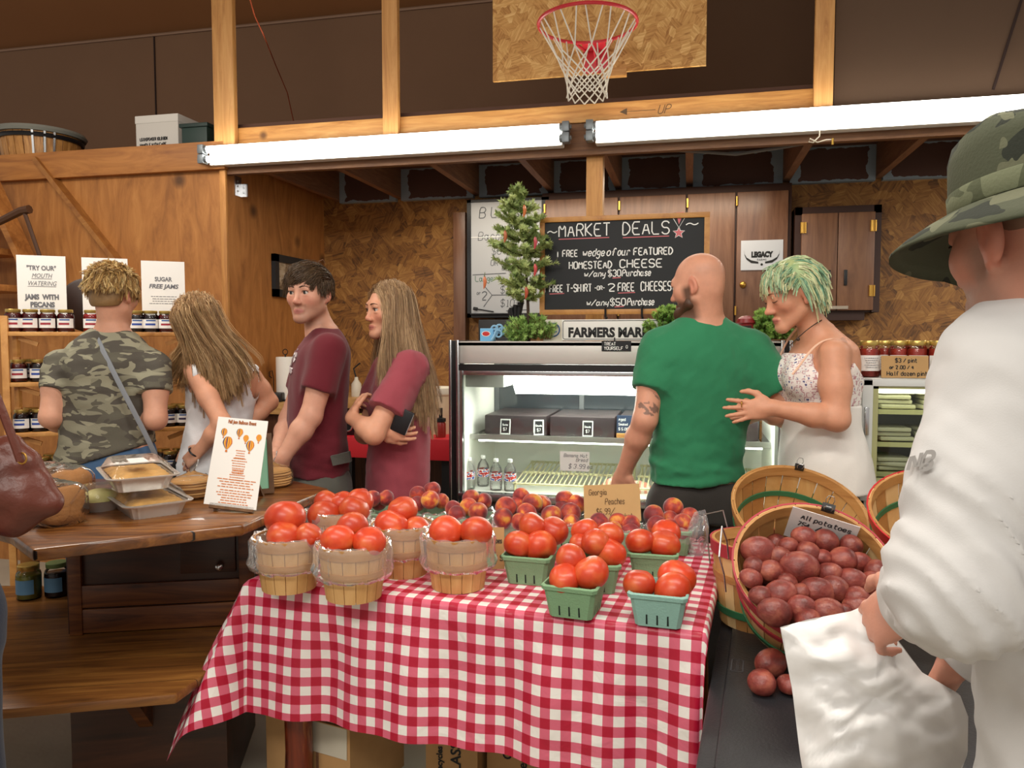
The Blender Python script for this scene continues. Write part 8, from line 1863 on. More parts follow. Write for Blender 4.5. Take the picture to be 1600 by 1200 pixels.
 strands('hair', t, P, C, 7, .0045, .0013, .6)
 p = H.p(.015, -.06, .118); m = MB(); m.tube([p, p+Vector((.0, 0, .014)), p+Vector(cf(.018, 0, .022)), p+Vector(cf(.026, 0, .008))], [.003, .002, .0016, .001], 5); m.build('stray_curl', plain('curl', '6B4A32', .6), t)
# ---------------------------------------------------------------- 4  girl in the pink-red tee, arms crossed
def pink_girl():
 d = 3.36; g0 = W(622, 700, d); t = person('person with very long light brown hair in a rose tee, arms crossed, holding phone', (g0.x, g0.y, 0)); A = YAW+math.atan2(-.95, .30)
 S = [sec(620, 800, d, .19, .142, A), sec(621, 750, d, .186, .14, A), sec(622, 700, d, .18, .134, A), sec(623, 645, d, .178, .128, A), sec(625, 600, d, .182, .122, A), sec(628, 570, d, .178, .105, A), sec(631, 553, d, .13, .082, A), sec(632, 540, d, .07, .06, A)]
 H = Head(W(607, 483, 3.33), cf(-.76, -.65, -.03), size=.99, fem=True); nb = W(622, 550, d)
 sl, sr = W(640, 572, 3.20), W(612, 570, 3.50); el, er = W(584, 678, 3.05), W(570, 678, 3.40); wl, wr = W(550, 652, 3.14), W(598, 676, 3.10)
 lo, hi = bounds([H.p(0, 0, .12), sl, sr, el, er, wl, wr, W(622, 800, d), W(640, 660, 3.05)], .13); F = Field(lo, hi, .0043)
 H.add(F, nose=.85, jaw=.98); F.cone(H.p(0, -.03, -.06), nb, .045, .05, .03); F.loft(grow(S, -.016), .03)
 for s, e, w in ((sl, el, wl), (sr, er, wr)):
  arm(F, [s, (A3(s)+A3(e))/2, e], [.048, .047, .042]); arm(F, [e, A3(e)*.65+A3(w)*.35, w], [.042, .040, .026])
 hand_sdf(F, wl, cf(.1, .55, .55), cf(.9, .2, -.3), .9, .5, -1); hand_sdf(F, wr, cf(.85, -.1, .02), cf(.1, .95, .1), .92, .45, -1, thumb_out=.3)
 sk = A3(srgb('D49A7C'))
 def col(V):
  c = np.tile(sk, (len(V), 1)); H.paint(V, c, lips=srgb('B5665C'), red=srgb('D4806A')); return c
 smooth_mesh(t, 'body', F, SKIN, col); eyes(t, H, '4A3A2C', (0, 0), brow='4E3623', bw=.0028)
 F = Field(*bounds([W(555, 802, d-.3), W(690, 530, d+.35), sl, sr, el], .11), .0062); F.loft(S, .03)
 for s, e in ((sl, el), (sr, er)): s, e = A3(s), A3(e); F.cone(s, s+(e-s)*.68, .070, .082, .06, flat=True)
 F.cone(H.p(0, -.03, -.07), W(624, 546, d), .055, .066, .008, sub=True)
 F.wrinkle(lambda x, y, z: .007*vnoise(x, y, z*.35, 6, 41)+.003*vnoise(x, y, z, 10, 12)); smooth_mesh(t, 'shirt', F, fabric('rose_cotton', '96454F', .85, var=.12), smooth=2)
 legs(t, (W(622, 800, d-.09), W(622, 800, d+.09)), tuple(W(622, 700, d)[:2]+(0,)) if False else (W(622, 700, d-.09).x, W(622, 700, d-.09).y, 0), (W(622, 700, d+.09).x, W(622, 700, d+.09).y, 0), fabric('dark_leggings', '2A2A30', .7), cf(-.95, -.3), .08)
 # hair
 F = Field(H.c-.17, H.c+.17, .0045); F.ell(H.p(0, -.02, .036), A3((.081, .1, .086))*H.s, .01, M=H.M); F.ell(H.p(0, -.06, -.05), A3((.068, .05, .09))*H.s, .03, M=H.M); F.cut(H.p(0, .065, .062), H.M @ A3((0, 1, -.75)))
 F.ell(H.p(0, .06, -.03), A3((.072, .062, .075))*H.s, .01, M=H.M, sub=True)
 hb = A3(srgb('8A6C4C')); smooth_mesh(t, 'hair_cap', F, HAIRM, lambda V: np.tile(hb, (len(V), 1)))
 P, C = [], []
 for i in range(640):
  ph = random.uniform(.1, 2*PI-.1); th = random.uniform(.0, 1.35 if .55 < ph < 2*PI-.55 else .92); r = scalp(H, th, ph, 1.0, .005); n = unit(r-H.p(0, -.014, .03)); q = H.loc(r[None])[0]
  near = q[0] > 0; back = np.clip((.04-q[1])/.13, 0, 1)       # 0 at the temples, 1 at the back of the head
  if near: ex = 600+back*76+random.gauss(0, 6); ed = 3.36-.21+.05*back+random.uniform(-.012, .01); ey = 600+back*48+random.gauss(0, 16)
  else: ex = 592+back*86+random.gauss(0, 5); ed = 3.36+.06+.06*(1-back)+random.uniform(-.02, .02); ey = 560+back*85+random.gauss(0, 14)
  mid = W(601+back*58+random.gauss(0, 2), 530, (3.335-.105-.0*back if near else 3.40)+random.uniform(-.01, .01)); e = W(ex, ey, ed)
  side = H.p(np.sign(q[0])*.088, .028-.12*back, -.02); P.append(bez([r-n*.002, r+n*.012, side, mid, A3(e)+A3((0, 0, .08)), e], 14)); C.append(srgb(random.choice(['A68662', 'B2926E', '967656', 'BE9E78', '8C6E50', 'AC8C66'])))
 strands('hair', t, P, C, 13, .0055, .0013, .6, m_=13)
 ph_ = thing('smartphone', 'black smartphone in the hand of the girl with crossed arms', 'phone', W(628, 660, 3.06)); c = W(628, 658, 3.075); M = Matrix((Vector(cf(.8, -.1, -.35)).normalized(), Vector(cf(.12, 1, 0)).normalized(), Vector((0, 0, 1)))).transposed()
 z = Vector(cf(.8, -.1, -.35)).normalized().cross(Vector(cf(.1, 1, 0)).normalized()); M = Matrix((Vector(cf(.8, -.1, -.35)).normalized(), Vector(cf(.1, 1, 0)).normalized(), z)).transposed()
 m = MB(); m.box(c, (.07, .011, .10), M, .005); m.build('case', M_['black'], ph_); m = MB(); m.box(c+M @ Vector((.0355, 0, 0)), (.002, .009, .085), M); m.build('metal_edge', M_['steel'], ph_)
# ---------------------------------------------------------------- 5  bald man in the green tee
def bald_man():
 d = 3.05; g0 = W(1090, 700, d); t = person('bald bearded person from behind in a green tee and dark shorts leaning on the case', (g0.x, g0.y, 0)); A = YAW+.12
 S = [sec(1090, 752, d, .186, .125, A), sec(1091, 715, d, .184, .122, A), sec(1095, 660, d, .19, .118, A), sec(1098, 610, d, .203, .12, A), sec(1100, 570, d, .214, .122, A), sec(1100, 540, d, .212, .115, A), sec(1099, 516, d, .172, .095, A), sec(1097, 499, d, .11, .075, A), sec(1096, 486, d, .065, .064, A)]
 H = Head(W(1090, 444, 3.03), cf(-.82, .57, -.16), size=1.03); nb = W(1097, 496, d)
 sl, sr = W(1027, 545, d), W(1178, 548, d); el, er = W(1008, 655, 2.98), W(1226, 625, 3.02); wl, wr = W(976, 735, 3.10), W(1165, 652, 3.2)
 lo, hi = bounds([H.p(0, 0, .12), sl, sr, el, er, wl, wr, W(1090, 780, d), W(965, 775, 3.12)], .13); F = Field(lo, hi, .0046)
 H.add(F, jaw=1.08); F.cone(H.p(0, -.035, -.03), nb, .062, .068, .03); F.cone(nb, W(1098, 515, d), .068, .085, .05); F.loft(grow(S, -.016), .03)
 for s, e, w in ((sl, el, wl), (sr, er, wr)):
  arm(F, [s, (A3(s)+A3(e))/2, e], [.056, .055, .046]); arm(F, [e, A3(e)*.65+A3(w)*.35, w], [.046, .047, .030])
 hand_sdf(F, wl, cf(-.25, .25, -.92), cf(.6, .75, 0), 1.02, .4, 1); hand_sdf(F, wr, cf(-.6, .75, .1), (0, 0, -1), 1.0, .4, -1)
 sk = A3(srgb('CE957A')); el_ = A3(el); sl_ = A3(sl)
 def col(V):
  c = np.tile(sk, (len(V), 1)); H.paint(V, c, lips=srgb('A8625A'), red=srgb('C77762'), beard=(srgb('4C3324'), .92)); q = H.loc(V)
  w = (np.clip((q[:, 2]-.0)/.03, 0, 1)*np.clip((.02-q[:, 1])/.05, 0, 1)*np.clip((.085-q[:, 2])/.04, 0, 1)*(q[:, 2] < .12)*.16)[:, None]; c = c*(1-w)+A3(srgb('7A6458'))*w
  a = sl_+(el_-sl_)*.78+cf(-.0, -.045); r = np.linalg.norm(V-a, axis=1); tw = (r < .045)*(vnoise(V[:, 0], V[:, 1], V[:, 2], 22, 5) > .1)*.75; c = c*(1-tw[:, None])+A3(srgb('5A4A44'))*tw[:, None]; return c
 smooth_mesh(t, 'body', F, SKIN, col); eyes(t, H, '3A3530', brow='4C3526', bw=.003)
 F = Field(H.c-.17, H.c+.17, .0042); F.ell(H.p(0, .072, -.105), A3((.04, .034, .034))*H.s, .02, M=H.M)
 for m_ in (-1, 1): F.cone(H.p(m_*.061, .012, -.03), H.p(m_*.055, .02, -.075), .009, .017, .02); F.cone(H.p(m_*.055, .02, -.075), H.p(m_*.02, .078, -.105), .018, .022, .02)
 F.wrinkle(lambda x, y, z: .001*vnoise(x, y, z, 70, 6)); hb = A3(srgb('4A3020')); smooth_mesh(t, 'beard', F, HAIRM, lambda V: np.tile(hb, (len(V), 1)))
 F = Field(*bounds([W(985, 755, d-.25), W(1245, 475, d+.25), sl, sr, er], .1), .0062); F.loft(S, .03)
 for s, e, k in ((sl, el, .58), (sr, er, .80)): s, e = A3(s), A3(e); F.cone(s, s+(e-s)*k, .072, .076, .06, flat=True)
 F.cone(H.p(0, -.05, -.05), W(1096, 487, d), .07, .078, .008, sub=True)
 cz = W(1090, 690, d).z
 F.wrinkle(lambda x, y, z: .006*vnoise(x, y, z*.45, 5, 51)+.008*vnoise(x*.45, y*.45, z*1.5, 6, 17)*np.clip((cz+.08-z)/.16, 0, 1)+.0025*vnoise(x, y, z, 14, 2)); smooth_mesh(t, 'shirt', F, fabric('green_cotton', '2F7A54', .8, var=.1), smooth=2)
 jt = [sec(1088, 810, d, .185, .13, A), sec(1088, 768, d, .18, .122, A), sec(1090, 745, d, .166, .104, A), sec(1090, 725, d, .16, .10, A)]
 legs(t, (W(1050, 790, d), W(1128, 790, d)), (W(1050, 700, d).x, W(1050, 700, d).y, 0), (W(1128, 700, d).x, W(1128, 700, d).y, 0), fabric('charcoal_shorts', '34312E', .85), cf(-.12, 1), .095, topsec=jt)
# ---------------------------------------------------------------- 6  woman with short green hair
def green_woman():
 d = 2.95; g0 = W(1285, 700, d); t = person('person with short green hair in a patterned camisole, hand on the green shirt', (g0.x, g0.y, 0)); A = YAW+math.atan2(-.97, .22)
 S = [sec(1290, 760, d, .185, .15, A), sec(1286, 715, d, .178, .142, A), sec(1283, 660, d, .155, .118, A), sec(1283, 620, d, .152, .122, A), sec(1283, 585, d, .160, .136, A), sec(1285, 560, d, .165, .125, A), sec(1288, 540, d, .155, .10, A), sec(1285, 523, d, .10, .075, A), sec(1279, 510, d, .06, .058, A)]
 H = Head(W(1238, 458, 2.93), cf(-.96, -.12, -.30), size=1.06, fem=True); nb = W(1276, 524, d)
 sl, sr = W(1303, 553, 2.80), W(1262, 552, 3.10); el, er = W(1308, 655, 2.74), W(1225, 650, 3.05); wl, wr = W(1205, 637, 2.78), W(1180, 640, 2.95)
 lo, hi = bounds([H.p(0, 0, .12), sl, sr, el, er, wl, wr, W(1285, 790, d), W(1125, 650, 2.85)], .13); F = Field(lo, hi, .0044)
 H.add(F, nose=1.25, shut=True); F.cone(H.p(0, -.03, -.055), nb, .047, .053, .03); F.cone(nb, W(1288, 545, d), .05, .07, .05); F.loft(grow(S, -.012), .03)
 for m_ in (-.075, .075): F.ell(A3(W(1240, 590, d))+cf(.22, -.97)*m_, (.06, .055, .06), .04)
 for s, e, w in ((sl, el, wl), (sr, er, wr)):
  arm(F, [s, (A3(s)+A3(e))/2, e], [.054, .052, .043], .03); arm(F, [e, A3(e)*.65+A3(w)*.35, w], [.043, .042, .027])
 hand_sdf(F, wl, cf(-.95, .12, -.10), cf(.1, .95, -.1), .98, .10, -1, spread=.22, thumb_out=.75); hand_sdf(F, wr, cf(-.8, .3, .3), cf(0, .7, -.6), .92, .5, 1)
 sk = A3(srgb('CC9274'))
 def col(V):
  c = np.tile(sk, (len(V), 1)); H.paint(V, c, lips=srgb('B2655A'), red=srgb('D07C64')); a = A3(W(1334, 530, 2.84)); r = np.linalg.norm(V-a, axis=1); w = (r < .05)*(vnoise(V[:, 0], V[:, 1], V[:, 2], 20, 7) > .3)*.45; return c*(1-w[:, None])+A3(srgb('7A5A50'))*w[:, None]
 smooth_mesh(t, 'body', F, SKIN, col); eyes(t, H, '4A4038', closed=True, brow='7A6040', bw=.0026)
 # camisole: patterned bust over a plain white lower part, thin straps
 def cami(nm, z0, z1, off, mat, arms=True):
  F = Field(*bounds([W(1190, 770, d-.25), W(1360, 500, d+.25)], .05), .006); F.loft(grow(S, off), .03)
  for m_ in (-.075, .075): F.ell(A3(W(1240, 590, d))+cf(.22, -.97)*m_, (.06+off+.012,)*3, .04)
  F.wrinkle(lambda x, y, z: .0045*vnoise(x, y, z*.4, 7, 61)); F.cut((0, 0, z0), (0, 0, -1)); F.cut((0, 0, z1), (0, 0, 1))
  if arms:
   for s in (sl, sr): F.ell(A3(s)+A3((0, 0, -.01))+cf(.0, .0), (.072, .072, .085), .01, sub=True)
   F.cut(W(1215, 572, d), unit(cf(-.72, 0, .7))); F.cut(W(1330, 590, d), unit(cf(.8, 0, .75)))
  return smooth_mesh(t, nm, F, mat, smooth=2)
 zb = W(1270, 630, d).z
 def patt():
  m, nt, b = newmat('camisole_print'); L = nt.links; tc = nd(nt, 'ShaderNodeTexCoord'); v = nd(nt, 'ShaderNodeTexVoronoi', Scale=46, distance='CHEBYCHEV'); mp = nd(nt, 'ShaderNodeMapping'); mp.inputs['Scale'].default_value = (1, 1, 1.2); L.new(tc.outputs['Object'], mp.inputs[0]); L.new(mp.outputs[0], v.inputs['Vector'])
  r = ramp(nt, [(0, '5E5C84'), (.22, 'E6E0DC'), (.42, 'B98C92'), (.55, 'E6E0DC'), (.72, '6B6A94')]); r.color_ramp.interpolation = 'CONSTANT'; L.new(v.outputs['Distance'], r.inputs[0])
  n = nd(nt, 'ShaderNodeTexNoise', Scale=60); L.new(tc.outputs['Object'], n.inputs['Vector']); mx = nd(nt, 'ShaderNodeMixRGB'); mx.inputs[2].default_value = C4('E9E2DC'); g = nd(nt, 'ShaderNodeMath', operation='GREATER_THAN'); g.inputs[1].default_value = .52; L.new(n.outputs['Fac'], g.inputs[0]); L.new(g.outputs[0], mx.inputs[0]); L.new(r.outputs[0], mx.inputs[1]); L.new(mx.outputs[0], b.inputs['Base Color']); b.inputs['Roughness'].default_value = .8; return m
 cami('camisole_bust', zb-.002, W(1270, 552, d).z, .004, patt()); WC = fabric('white_camisole', 'E6E2DC', .8)
 cami('camisole_skirt', W(1280, 765, d).z, zb, .008, WC, False)
 TR_ = plain('peach_trim', 'E8BFA4', .7); m = MB()
 m.tube(bez([W(1238, 585, 2.785), W(1262, 560, 2.775), W(1268, 530, 2.80), W(1300, 508, 2.86), W(1335, 525, 2.88), W(1345, 565, 2.90), W(1342, 600, 2.9)], 24), .0042, 6); m.tube(bez([W(1213, 575, 3.02), W(1222, 540, 3.05), W(1240, 512, 3.05), W(1262, 500, 3.04)], 12), .004, 6); m.build('straps', TR_, t)
 m = MB(); cN = A3(W(1270, 515, 2.94)); m.tube(bez([W(1284, 500, 2.89), W(1262, 512, 2.86), W(1244, 530, 2.87), W(1232, 542, 2.92)], 12), .002, 5); m.sphere(W(1247, 530, 2.87), .007, 10, 8); m.build('necklace', plain('dark_cord', '3A2A20', .5), t)
 m = MB(); a = A3(wl)+cf(-.105, .01, .012); m.ring(a, .0105, .002, 14, 5, Matrix.Rotation(PI/2, 3, 'Y')); m.build('ring', plain('gold_ring', 'C79A4A', .3, .9), t)
 legs(t, (W(1285, 800, d-.09), W(1285, 800, d+.09)), (W(1290, 700, d-.09).x, W(1290, 700, d-.09).y, 0), (W(1290, 700, d+.09).x, W(1290, 700, d+.09).y, 0), fabric('white_skirt_pants', 'D9D6D0', .8), cf(-.97, -.22), .09)
 F = Field(H.c-.18, H.c+.18, .0045); F.ell(H.p(0, -.02, .04), A3((.080, .098, .085))*H.s, .01, M=H.M); F.ell(H.p(0, -.058, -.025), A3((.060, .042, .06))*H.s, .025, M=H.M); F.cut(H.p(0, .06, .045), H.M @ A3((0, 1, -.55)))
 for m_ in (-1, 1): F.ell(H.p(m_*.085, .004, -.03), A3((.03, .034, .045))*H.s, .008, M=H.M, sub=True)
 def hc(V): w = np.clip(vnoise(V[:, 0], V[:, 1], V[:, 2], 9, 3)*.8+.4, 0, 1)[:, None]; return A3(srgb('6F9A72'))*(1-w)+A3(srgb('B9BF84'))*w
 smooth_mesh(t, 'hair_cap', F, HAIRM, hc); P, C = [], []
 for i in range(1100):
  th = math.acos(1-random.random()*1.45); ph = random.uniform(-PI, PI); x0, y0, z0 = .076*math.sin(th)*math.sin(ph), -.014+.095*math.sin(th)*math.cos(ph), .03+.085*math.cos(th); j1, j2 = random.gauss(0, .25), random.gauss(0, .2)
  if y0 > .035 and z0 < .07: continue
  if abs(x0) > .06 and -.035 < y0 < .05 and z0 < .03: continue
  if y0 > .0: f_ = lambda x, y, z: (x*5+j1, .75 if y < .075 else .2, -.15+j2 if y < .06 else -.9); L_ = random.uniform(.045, .066)
  else: f_ = lambda x, y, z: (x*3+j1*.6, -.6+j2 if z > .04 else (-.05 if z > -.02 else .12), -.35 if z > .07 else -1); L_ = random.uniform(.055, .09)
  P.append(comb(H, th, ph, f_, L_, random.uniform(.008, .018), grav=.5)); C.append(srgb(random.choice(['E2E2B4', 'CBD8A8', 'A8C8A0', 'EAE8C2', '8CBA9C', 'BCD4AA', 'DADCAE', '6C987A' if random.random() < .5 else 'DADAA8'])))
 strands('hair', t, P, C, 7, .0035, .0013, .25)
# ---------------------------------------------------------------- 7  man in the bush hat and white sweatshirt, close to the camera
def hat_man():
 C0 = camdir(.84, 1.00); t = person('person in a camouflage bush hat and white sweatshirt bagging potatoes, nearest the camera', (C0.x, C0.y, 0)); f = unit((-.5, .86, 0)); A = YAW+math.atan2(.5, .86)
 cw = lambda x, y, z: A3(camdir(x, y, z))
 H = Head(cw(.658, .975, 1.615), cf(-.28, .95, -.14), size=1.02, ear=1.18)
 def sc2(z, x, y, w, h): p = camdir(x, y); return (z, p.x, p.y, w, h, A)
 S = [sc2(.80, .86, 1.02, .215, .165), sc2(.95, .845, 1.02, .212, .162), sc2(1.1, .815, 1.01, .21, .155), sc2(1.25, .77, 1.0, .215, .15), sc2(1.37, .738, .99, .215, .14), sc2(1.44, .715, .985, .19, .12), sc2(1.485, .695, .98, .145, .098), sc2(1.525, .69, .978, .09, .08), sc2(1.56, .688, .972, .072, .072)]
 nb = cw(.69, .98, 1.49); sl, sr = cw(.605, .93, 1.43), cw(.875, 1.08, 1.435); el, er = cw(.508, .865, 1.195), cw(.93, 1.2, 1.18); wl, wr = A3(W(1424, 938, 1.10)), A3(W(1503, 1018, 1.25))
 lo, hi = bounds([H.p(0, 0, .12), sl, sr, el, er, wl, wr, cw(.72, 1.02, .8), A3(W(1370, 1030, 1.2)), A3(W(1450, 1080, 1.25))], .11); F = Field(lo, hi, .0045)
 H.add(F, jaw=1.05); F.cone(H.p(0, -.04, -.04), nb, .062, .066, .03); F.cone(nb, cw(.70, .985, 1.45), .07, .09, .05); F.loft(grow(S, -.025), .03)
 for s, e, w in ((sl, el, wl), (sr, er, wr)):
  arm(F, [s, (A3(s)+A3(e))/2, e], [.05, .05, .044]); arm(F, [e, A3(e)*.65+A3(w)*.35, w], [.043, .043, .030])
 hand_sdf(F, wl, unit(cf(-.30, .62, -.62)), cf(.75, .35, -.3), 1.0, .6, -1); hand_sdf(F, wr, unit(cf(-.38, .12, -.85)), cf(-.5, .75, -.1), 1.0, .95, 1)
 sk = A3(srgb('C98E78'))
 def col(V):
  c = np.tile(sk, (len(V), 1)); H.paint(V, c, lips=srgb('A8625A'), red=srgb('C9755F'), beard=(srgb('8C7466'), .6)); return c
 smooth_mesh(t, 'body', F, SKIN, col); eyes(t, H, '4A4038', brow='6A5040')
 F = Field(*bounds([cw(.72, 1.02, .80), cw(.70, .98, 1.55), sl, sr, el, er, wl, wr], .12), .0058); F.loft(S, .04, p=2.4)
 for s, e, w in ((sl, el, wl), (sr, er, wr)):
  s, e, w = A3(s), A3(e), A3(w); F.cone(s, s*.5+e*.5, .068, .074, .06); F.cone(s*.5+e*.5, e, .074, .072, .03); F.cone(e, e*.45+w*.55, .073, .058, .03); F.cone(e*.45+w*.55, w+(w-e)*.09, .056, .041, .02, flat=True)
 F.cone(H.p(0, -.05, -.04), cw(.688, .978, 1.53), .066, .066, .006, sub=True)
 ea = A3(el)
 def wr_(x, y, z):
  r = np.sqrt((x-ea[0])**2+(y-ea[1])**2+(z-ea[2])**2); n = .005*vnoise(x, y, z, 5, 71)+.003*vnoise(x, y, z, 11, 5)
  s_ = np.sin((z*.8+(x*CY+y*SY)*.9)*95+2*vnoise(x, y, z, 5, 9)); fo = np.clip(1-r/.19, 0, 1)*.008*(1-2*np.sqrt(s_*s_+.06)); return n+fo
 F.wrinkle(wr_); WS = fabric('white_fleece', 'C9C7C5', .85, var=.03, bump=.06, bs=500); smooth_mesh(t, 'sweatshirt', F, WS, smooth=2)
 # grey letters on the sleeve
 Fm = [o for o in t.children if o.name.startswith('sweatshirt')][0]; off = A3(_bases[t.name]); Vs = np.array([v.co[:] for v in Fm.data.vertices])+off
 def onsleeve(px, py):
  r, fh = ray(px, py); r = A3(r); r /= np.linalg.norm(r); o = A3((0, 0, CAMZ)); q = Vs-o; tt = q @ r; dd = np.linalg.norm(q-tt[:, None]*r, axis=1); k = dd < .008
  return o+r*(tt[k].min()-.0012) if k.any() else None
 a, b, c = onsleeve(1421, 735), onsleeve(1456, 733), onsleeve(1428, 709)
 if a is not None and b is not None and c is not None:
  m = MB(); R = Vector(b-a); U = Vector(c-a); w_, h_ = R.length, U.length; R.normalize(); U.normalize(); N = R.cross(U)*.0025; st, wd_ = strokes('NB', 1.0)
  for p in st: ribbon(m, [(x*w_/wd_, y*h_) for x, y in smooth_poly(p)], .0055, Vector(a), R, U, N)
  m.build('sleeve_logo', plain('grey_print', '9A9794', .7), t, False)
 legs(t, (cw(.78, .98, .84), cw(.94, 1.06, .84)), cw(.78, .98, 0), cw(.94, 1.06, 0), fabric('white_pants', 'C9C6C2', .8), cf(-.5, .86), .10)
 # bush hat: crown, band and wide drooping brim
 CM = camo_mat('hat_camo', ['4A4D3C', '2E3129', '63644F'], 11, .85, (1, 1, 1)); CB_ = camo_mat('hat_band', ['6E7259', '545843'], 14, .85, (1, 1, 1)); m = MB(); tilt = H.M
 def hp(r, a, z, k=1.0): return H.p((.086*r)*math.sin(a)*k, -.012+(.105*r)*math.cos(a)*k, z)
 n = 56; rings = [(1.02, .030), (1.03, .06), (1.0, .10), (.93, .125), (.7, .137), (.35, .140), (.02, .141)]
 for r, z in rings:
  for k in range(n): a = 2*PI*k/n; m.v.append(tuple(hp(r, a, z+.004*math.sin(5*a+z*50))))
 for i in range(len(rings)-1):
  for k in range(n): m.f.append([i*n+k, i*n+(k+1) % n, (i+1)*n+(k+1) % n, (i+1)*n+k]); m.m.append(0)
 m.build('hat_crown', CM, t, True); m = MB(); rb_ = [(1.035, .034), (1.05, .036), (1.05, .058), (1.035, .06)]
 for r, z in rb_:
  for k in range(n): a = 2*PI*k/n; m.v.append(tuple(hp(r, a, z)))
 for i in range(3):
  for k in range(n): m.f.append([i*n+k, i*n+(k+1) % n, (i+1)*n+(k+1) % n, (i+1)*n+k]); m.m.append(0)
 m.build('hat_band', CB_, t, True); m = MB(); br = [(1.0, .034, 0), (1.15, .030, 0), (1.4, .018, .3), (1.64, .004, .7), (1.80, -.008, 1), (1.805, -.013, 1), (1.64, .000, .7), (1.4, .014, .3), (1.15, .026, 0), (1.0, .030, 0)]
 for r, z, q in br:
  for k in range(n): a = 2*PI*k/n; m.v.append(tuple(hp(r, a, z+q*(.010*math.sin(2*a+.6)-.014*max(0, math.cos(a))+.006*max(0, math.sin(a))-.062*max(0, -math.sin(a+.25))))))
 for i in range(len(br)-1):
  for k in range(n): m.f.append([i*n+k, i*n+(k+1) % n, (i+1)*n+(k+1) % n, (i+1)*n+k]); m.m.append(0)
 m.build('hat_brim', CM, t, True)
 F = Field(H.c-.16, H.c+.16, .005); F.ell(H.p(0, -.02, .03), A3((.079, .098, .082))*H.s, .01, M=H.M); F.cut(H.p(0, -.01, .0), H.M @ A3((0, .9, -.45))); F.cut(H.p(0, -.06, -.045), H.M @ A3((0, .2, -1))); hb = A3(srgb('7A5E4C')); smooth_mesh(t, 'hair', F, HAIRM, lambda V: np.tile(hb, (len(V), 1)))
 # plastic produce bag in his hand
 bag = [(1219, 980), (1262, 968), (1330, 955), (1372, 936), (1392, 985), (1440, 1050), (1500, 1085), (1513, 1120), (1512, 1178), (1492, 1230), (1380, 1260), (1262, 1250), (1250, 1180), (1238, 1080)]
 def df(x, y): return .10*(y-940)/300*-.6+(.0 if x < 1400 else (x-1400)/110*.08)
 WB_ = plain('white_poly_bag', 'DEDCDA', .35, spec=.4, bump=.12, bs=14); o = crumple('plastic_bag', bag, 1.20, .10, WB_, at=W(1340, 1180, 1.15), jit=.013, seed=4, n=40, depthfn=df); tag(o, 'white crinkled plastic produce bag held open by the man in the bush hat', 'bag')
 p = W(1470, 1022, 1.22); place('potato', bpy.data.meshes.get('potato') or POTS[0], p, .034, (0, 0, 1), 'yellow brown potato in the right hand of the man in the bush hat', 'potato', None, (1.1, 1, .9)) if False else None
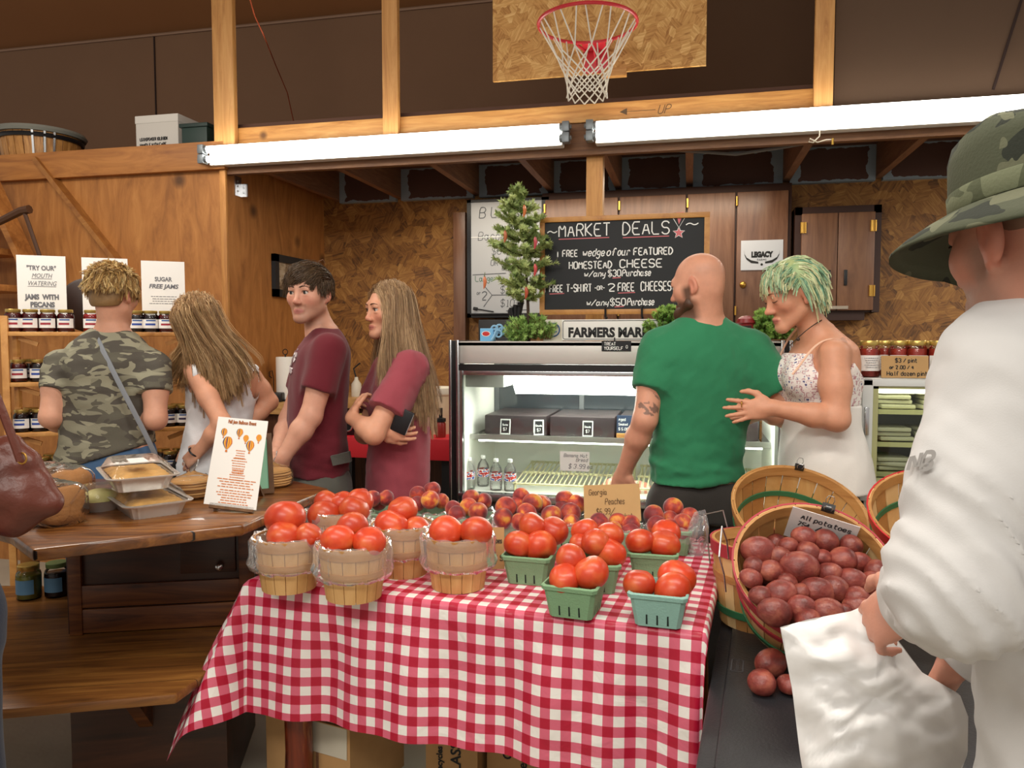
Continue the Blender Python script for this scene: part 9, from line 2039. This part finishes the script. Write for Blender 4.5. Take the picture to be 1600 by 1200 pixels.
# ---------------------------------------------------------------- 8  shopper at the left edge with a leather handbag
def left_shopper():
 C0 = camdir(-1.365, 1.66); t = person('person at the left edge in dark blue jeans, mostly out of the picture', (C0.x, C0.y, 0)); f = (0, 1, 0); A = YAW; cw = lambda x, y, z: A3(camdir(x, y, z)); X0, Y0 = -1.365, 1.66
 def sc2(z, w, h): p = camdir(X0, Y0); return (z, p.x, p.y, w, h, A)
 S = [sc2(.95, .18, .13), sc2(1.05, .155, .12), sc2(1.2, .15, .12), sc2(1.35, .15, .12), sc2(1.42, .13, .1), sc2(1.47, .07, .07)]
 H = Head(cw(X0, Y0, 1.62), cf(0, 1)); nb = cw(X0, Y0, 1.46); sl, sr = cw(X0-.2, Y0, 1.38), cw(X0+.12, Y0, 1.38); el, er = cw(X0-.25, Y0, 1.1), cw(X0+.10, Y0-.06, 1.1); wl, wr = cw(X0-.24, Y0+.15, .95), cw(X0-.02, Y0+.17, 1.08)
 F = Field(*bounds([H.p(0, 0, .12), sl, sr, el, er, wl, wr, cw(X0, Y0, .9)], .14), .007); H.add(F); F.cone(H.p(0, -.03, -.05), nb, .055, .06, .03); F.loft(grow(S, -.014), .03)
 for s, e, w, th in ((sl, el, wl, -1), (sr, er, wr, 1)): arm(F, [s, e, w], [.05, .043, .028]); hand_sdf(F, w, (0, .3, -1), cf(1, 0), 1, .5, th)
 sk = A3(srgb('CE987E')); smooth_mesh(t, 'body', F, SKIN, lambda V: np.tile(sk, (len(V), 1)))
 F = Field(*bounds([cw(X0-.3, Y0-.2, .9), cw(X0+.3, Y0+.2, 1.5)], .05), .009); F.loft(S, .03)
 for s, e in ((sl, el), (sr, er)): F.cone(s, A3(s)*.5+A3(e)*.5, .068, .068, .05, flat=True)
 F.cone(H.p(0, -.03, -.06), nb, .065, .07, .01, sub=True); smooth_mesh(t, 'shirt', F, fabric('dark_top', '3A2A28', .8))
 legs(t, (cw(X0-.09, Y0, .86), cw(X0+.12, Y0, .86)), cw(X0-.09, Y0, 0), cw(X0+.13, Y0, 0), fabric('dark_jeans', '232C3E', .8), f, .10, topsec=[sc2(.80, .195, .13), sc2(.88, .205, .13), sc2(.97, .19, .122)])
 F = Field(H.c-.16, H.c+.16, .007); F.ell(H.p(0, -.02, .035), (.084, .102, .088), .01, M=H.M); F.ell(H.p(0, -.05, -.05), (.075, .05, .09), .03, M=H.M); F.cut(H.p(0, .05, .02), H.M @ A3((0, 1, -.45))); hb = A3(srgb('5A4028')); smooth_mesh(t, 'hair', F, HAIRM, lambda V: np.tile(hb, (len(V), 1)))
 hb_ = thing('handbag', 'slouchy brown leather handbag hanging at the left edge above the counter', 'handbag', W(25, 830, 1.70)); LE = plain('brown_leather', '5C2C20', .38, var=.15, vs=10, bump=.3, bs=40)
 F = Field(*bounds([W(-120, 830, 1.6), W(75, 680, 1.85)], .16), .006); q = lambda x, y, d=1.70: A3(W(x+22, y, d)); F.cone(q(-40, 760), q(18, 775), .08, .055, .03); F.cone(q(-60, 805), q(0, 808), .045, .034, .03); F.cone(q(0, 808), q(52, 792), .034, .022, .03); F.cone(q(-50, 715), q(15, 728), .055, .03, .04); F.cone(q(20, 735), q(58, 785), .024, .020, .03); F.cone(q(-5, 695), q(15, 722), .026, .022, .03)
 F.wrinkle(lambda x, y, z: .006*vnoise(x, y, z, 7, 81)); smooth_mesh(hb_, 'body', F, LE); m = MB(); m.tube(bez([q(10, 720, 1.65), q(-10, 660, 1.64), q(-50, 560, 1.64), q(-90, 480, 1.62)], 10), .011, 6, flat=.4); m.build('strap', LE, hb_); m = MB(); m.ring(Vector(q(12, 716, 1.655)), .012, .0022, 16, 6, Matrix.Rotation(PI/2, 3, 'X')); m.build('ring', plain('gold_ring2', 'C79A4A', .3, .9), hb_)
for fn in (camo_woman, tank_girl, young_man, pink_girl, bald_man, green_woman, hat_man, left_shopper): fn()
# pale blue cloth bag standing on the back counter behind the rose tee
p = W(585, 618, 4.98); p.z = 1.07; t = thing('cloth_bag', 'pale blue grey cloth bag on the back counter behind the rose tee', 'bag', p); F = Field(A3(p)-.2, A3(p)+A3((.2, .2, .4)), .009); F.cone(A3(p)+A3((0, 0, .07)), A3(p)+A3((.03, 0, .2)), .075, .055, .03); F.wrinkle(lambda x, y, z: .008*vnoise(x, y, z, 6, 91)); F.cut((0, 0, 1.071), (0, 0, -1)); smooth_mesh(t, 'body', F, fabric('pale_blue_cloth', '9AA6AC', .8))
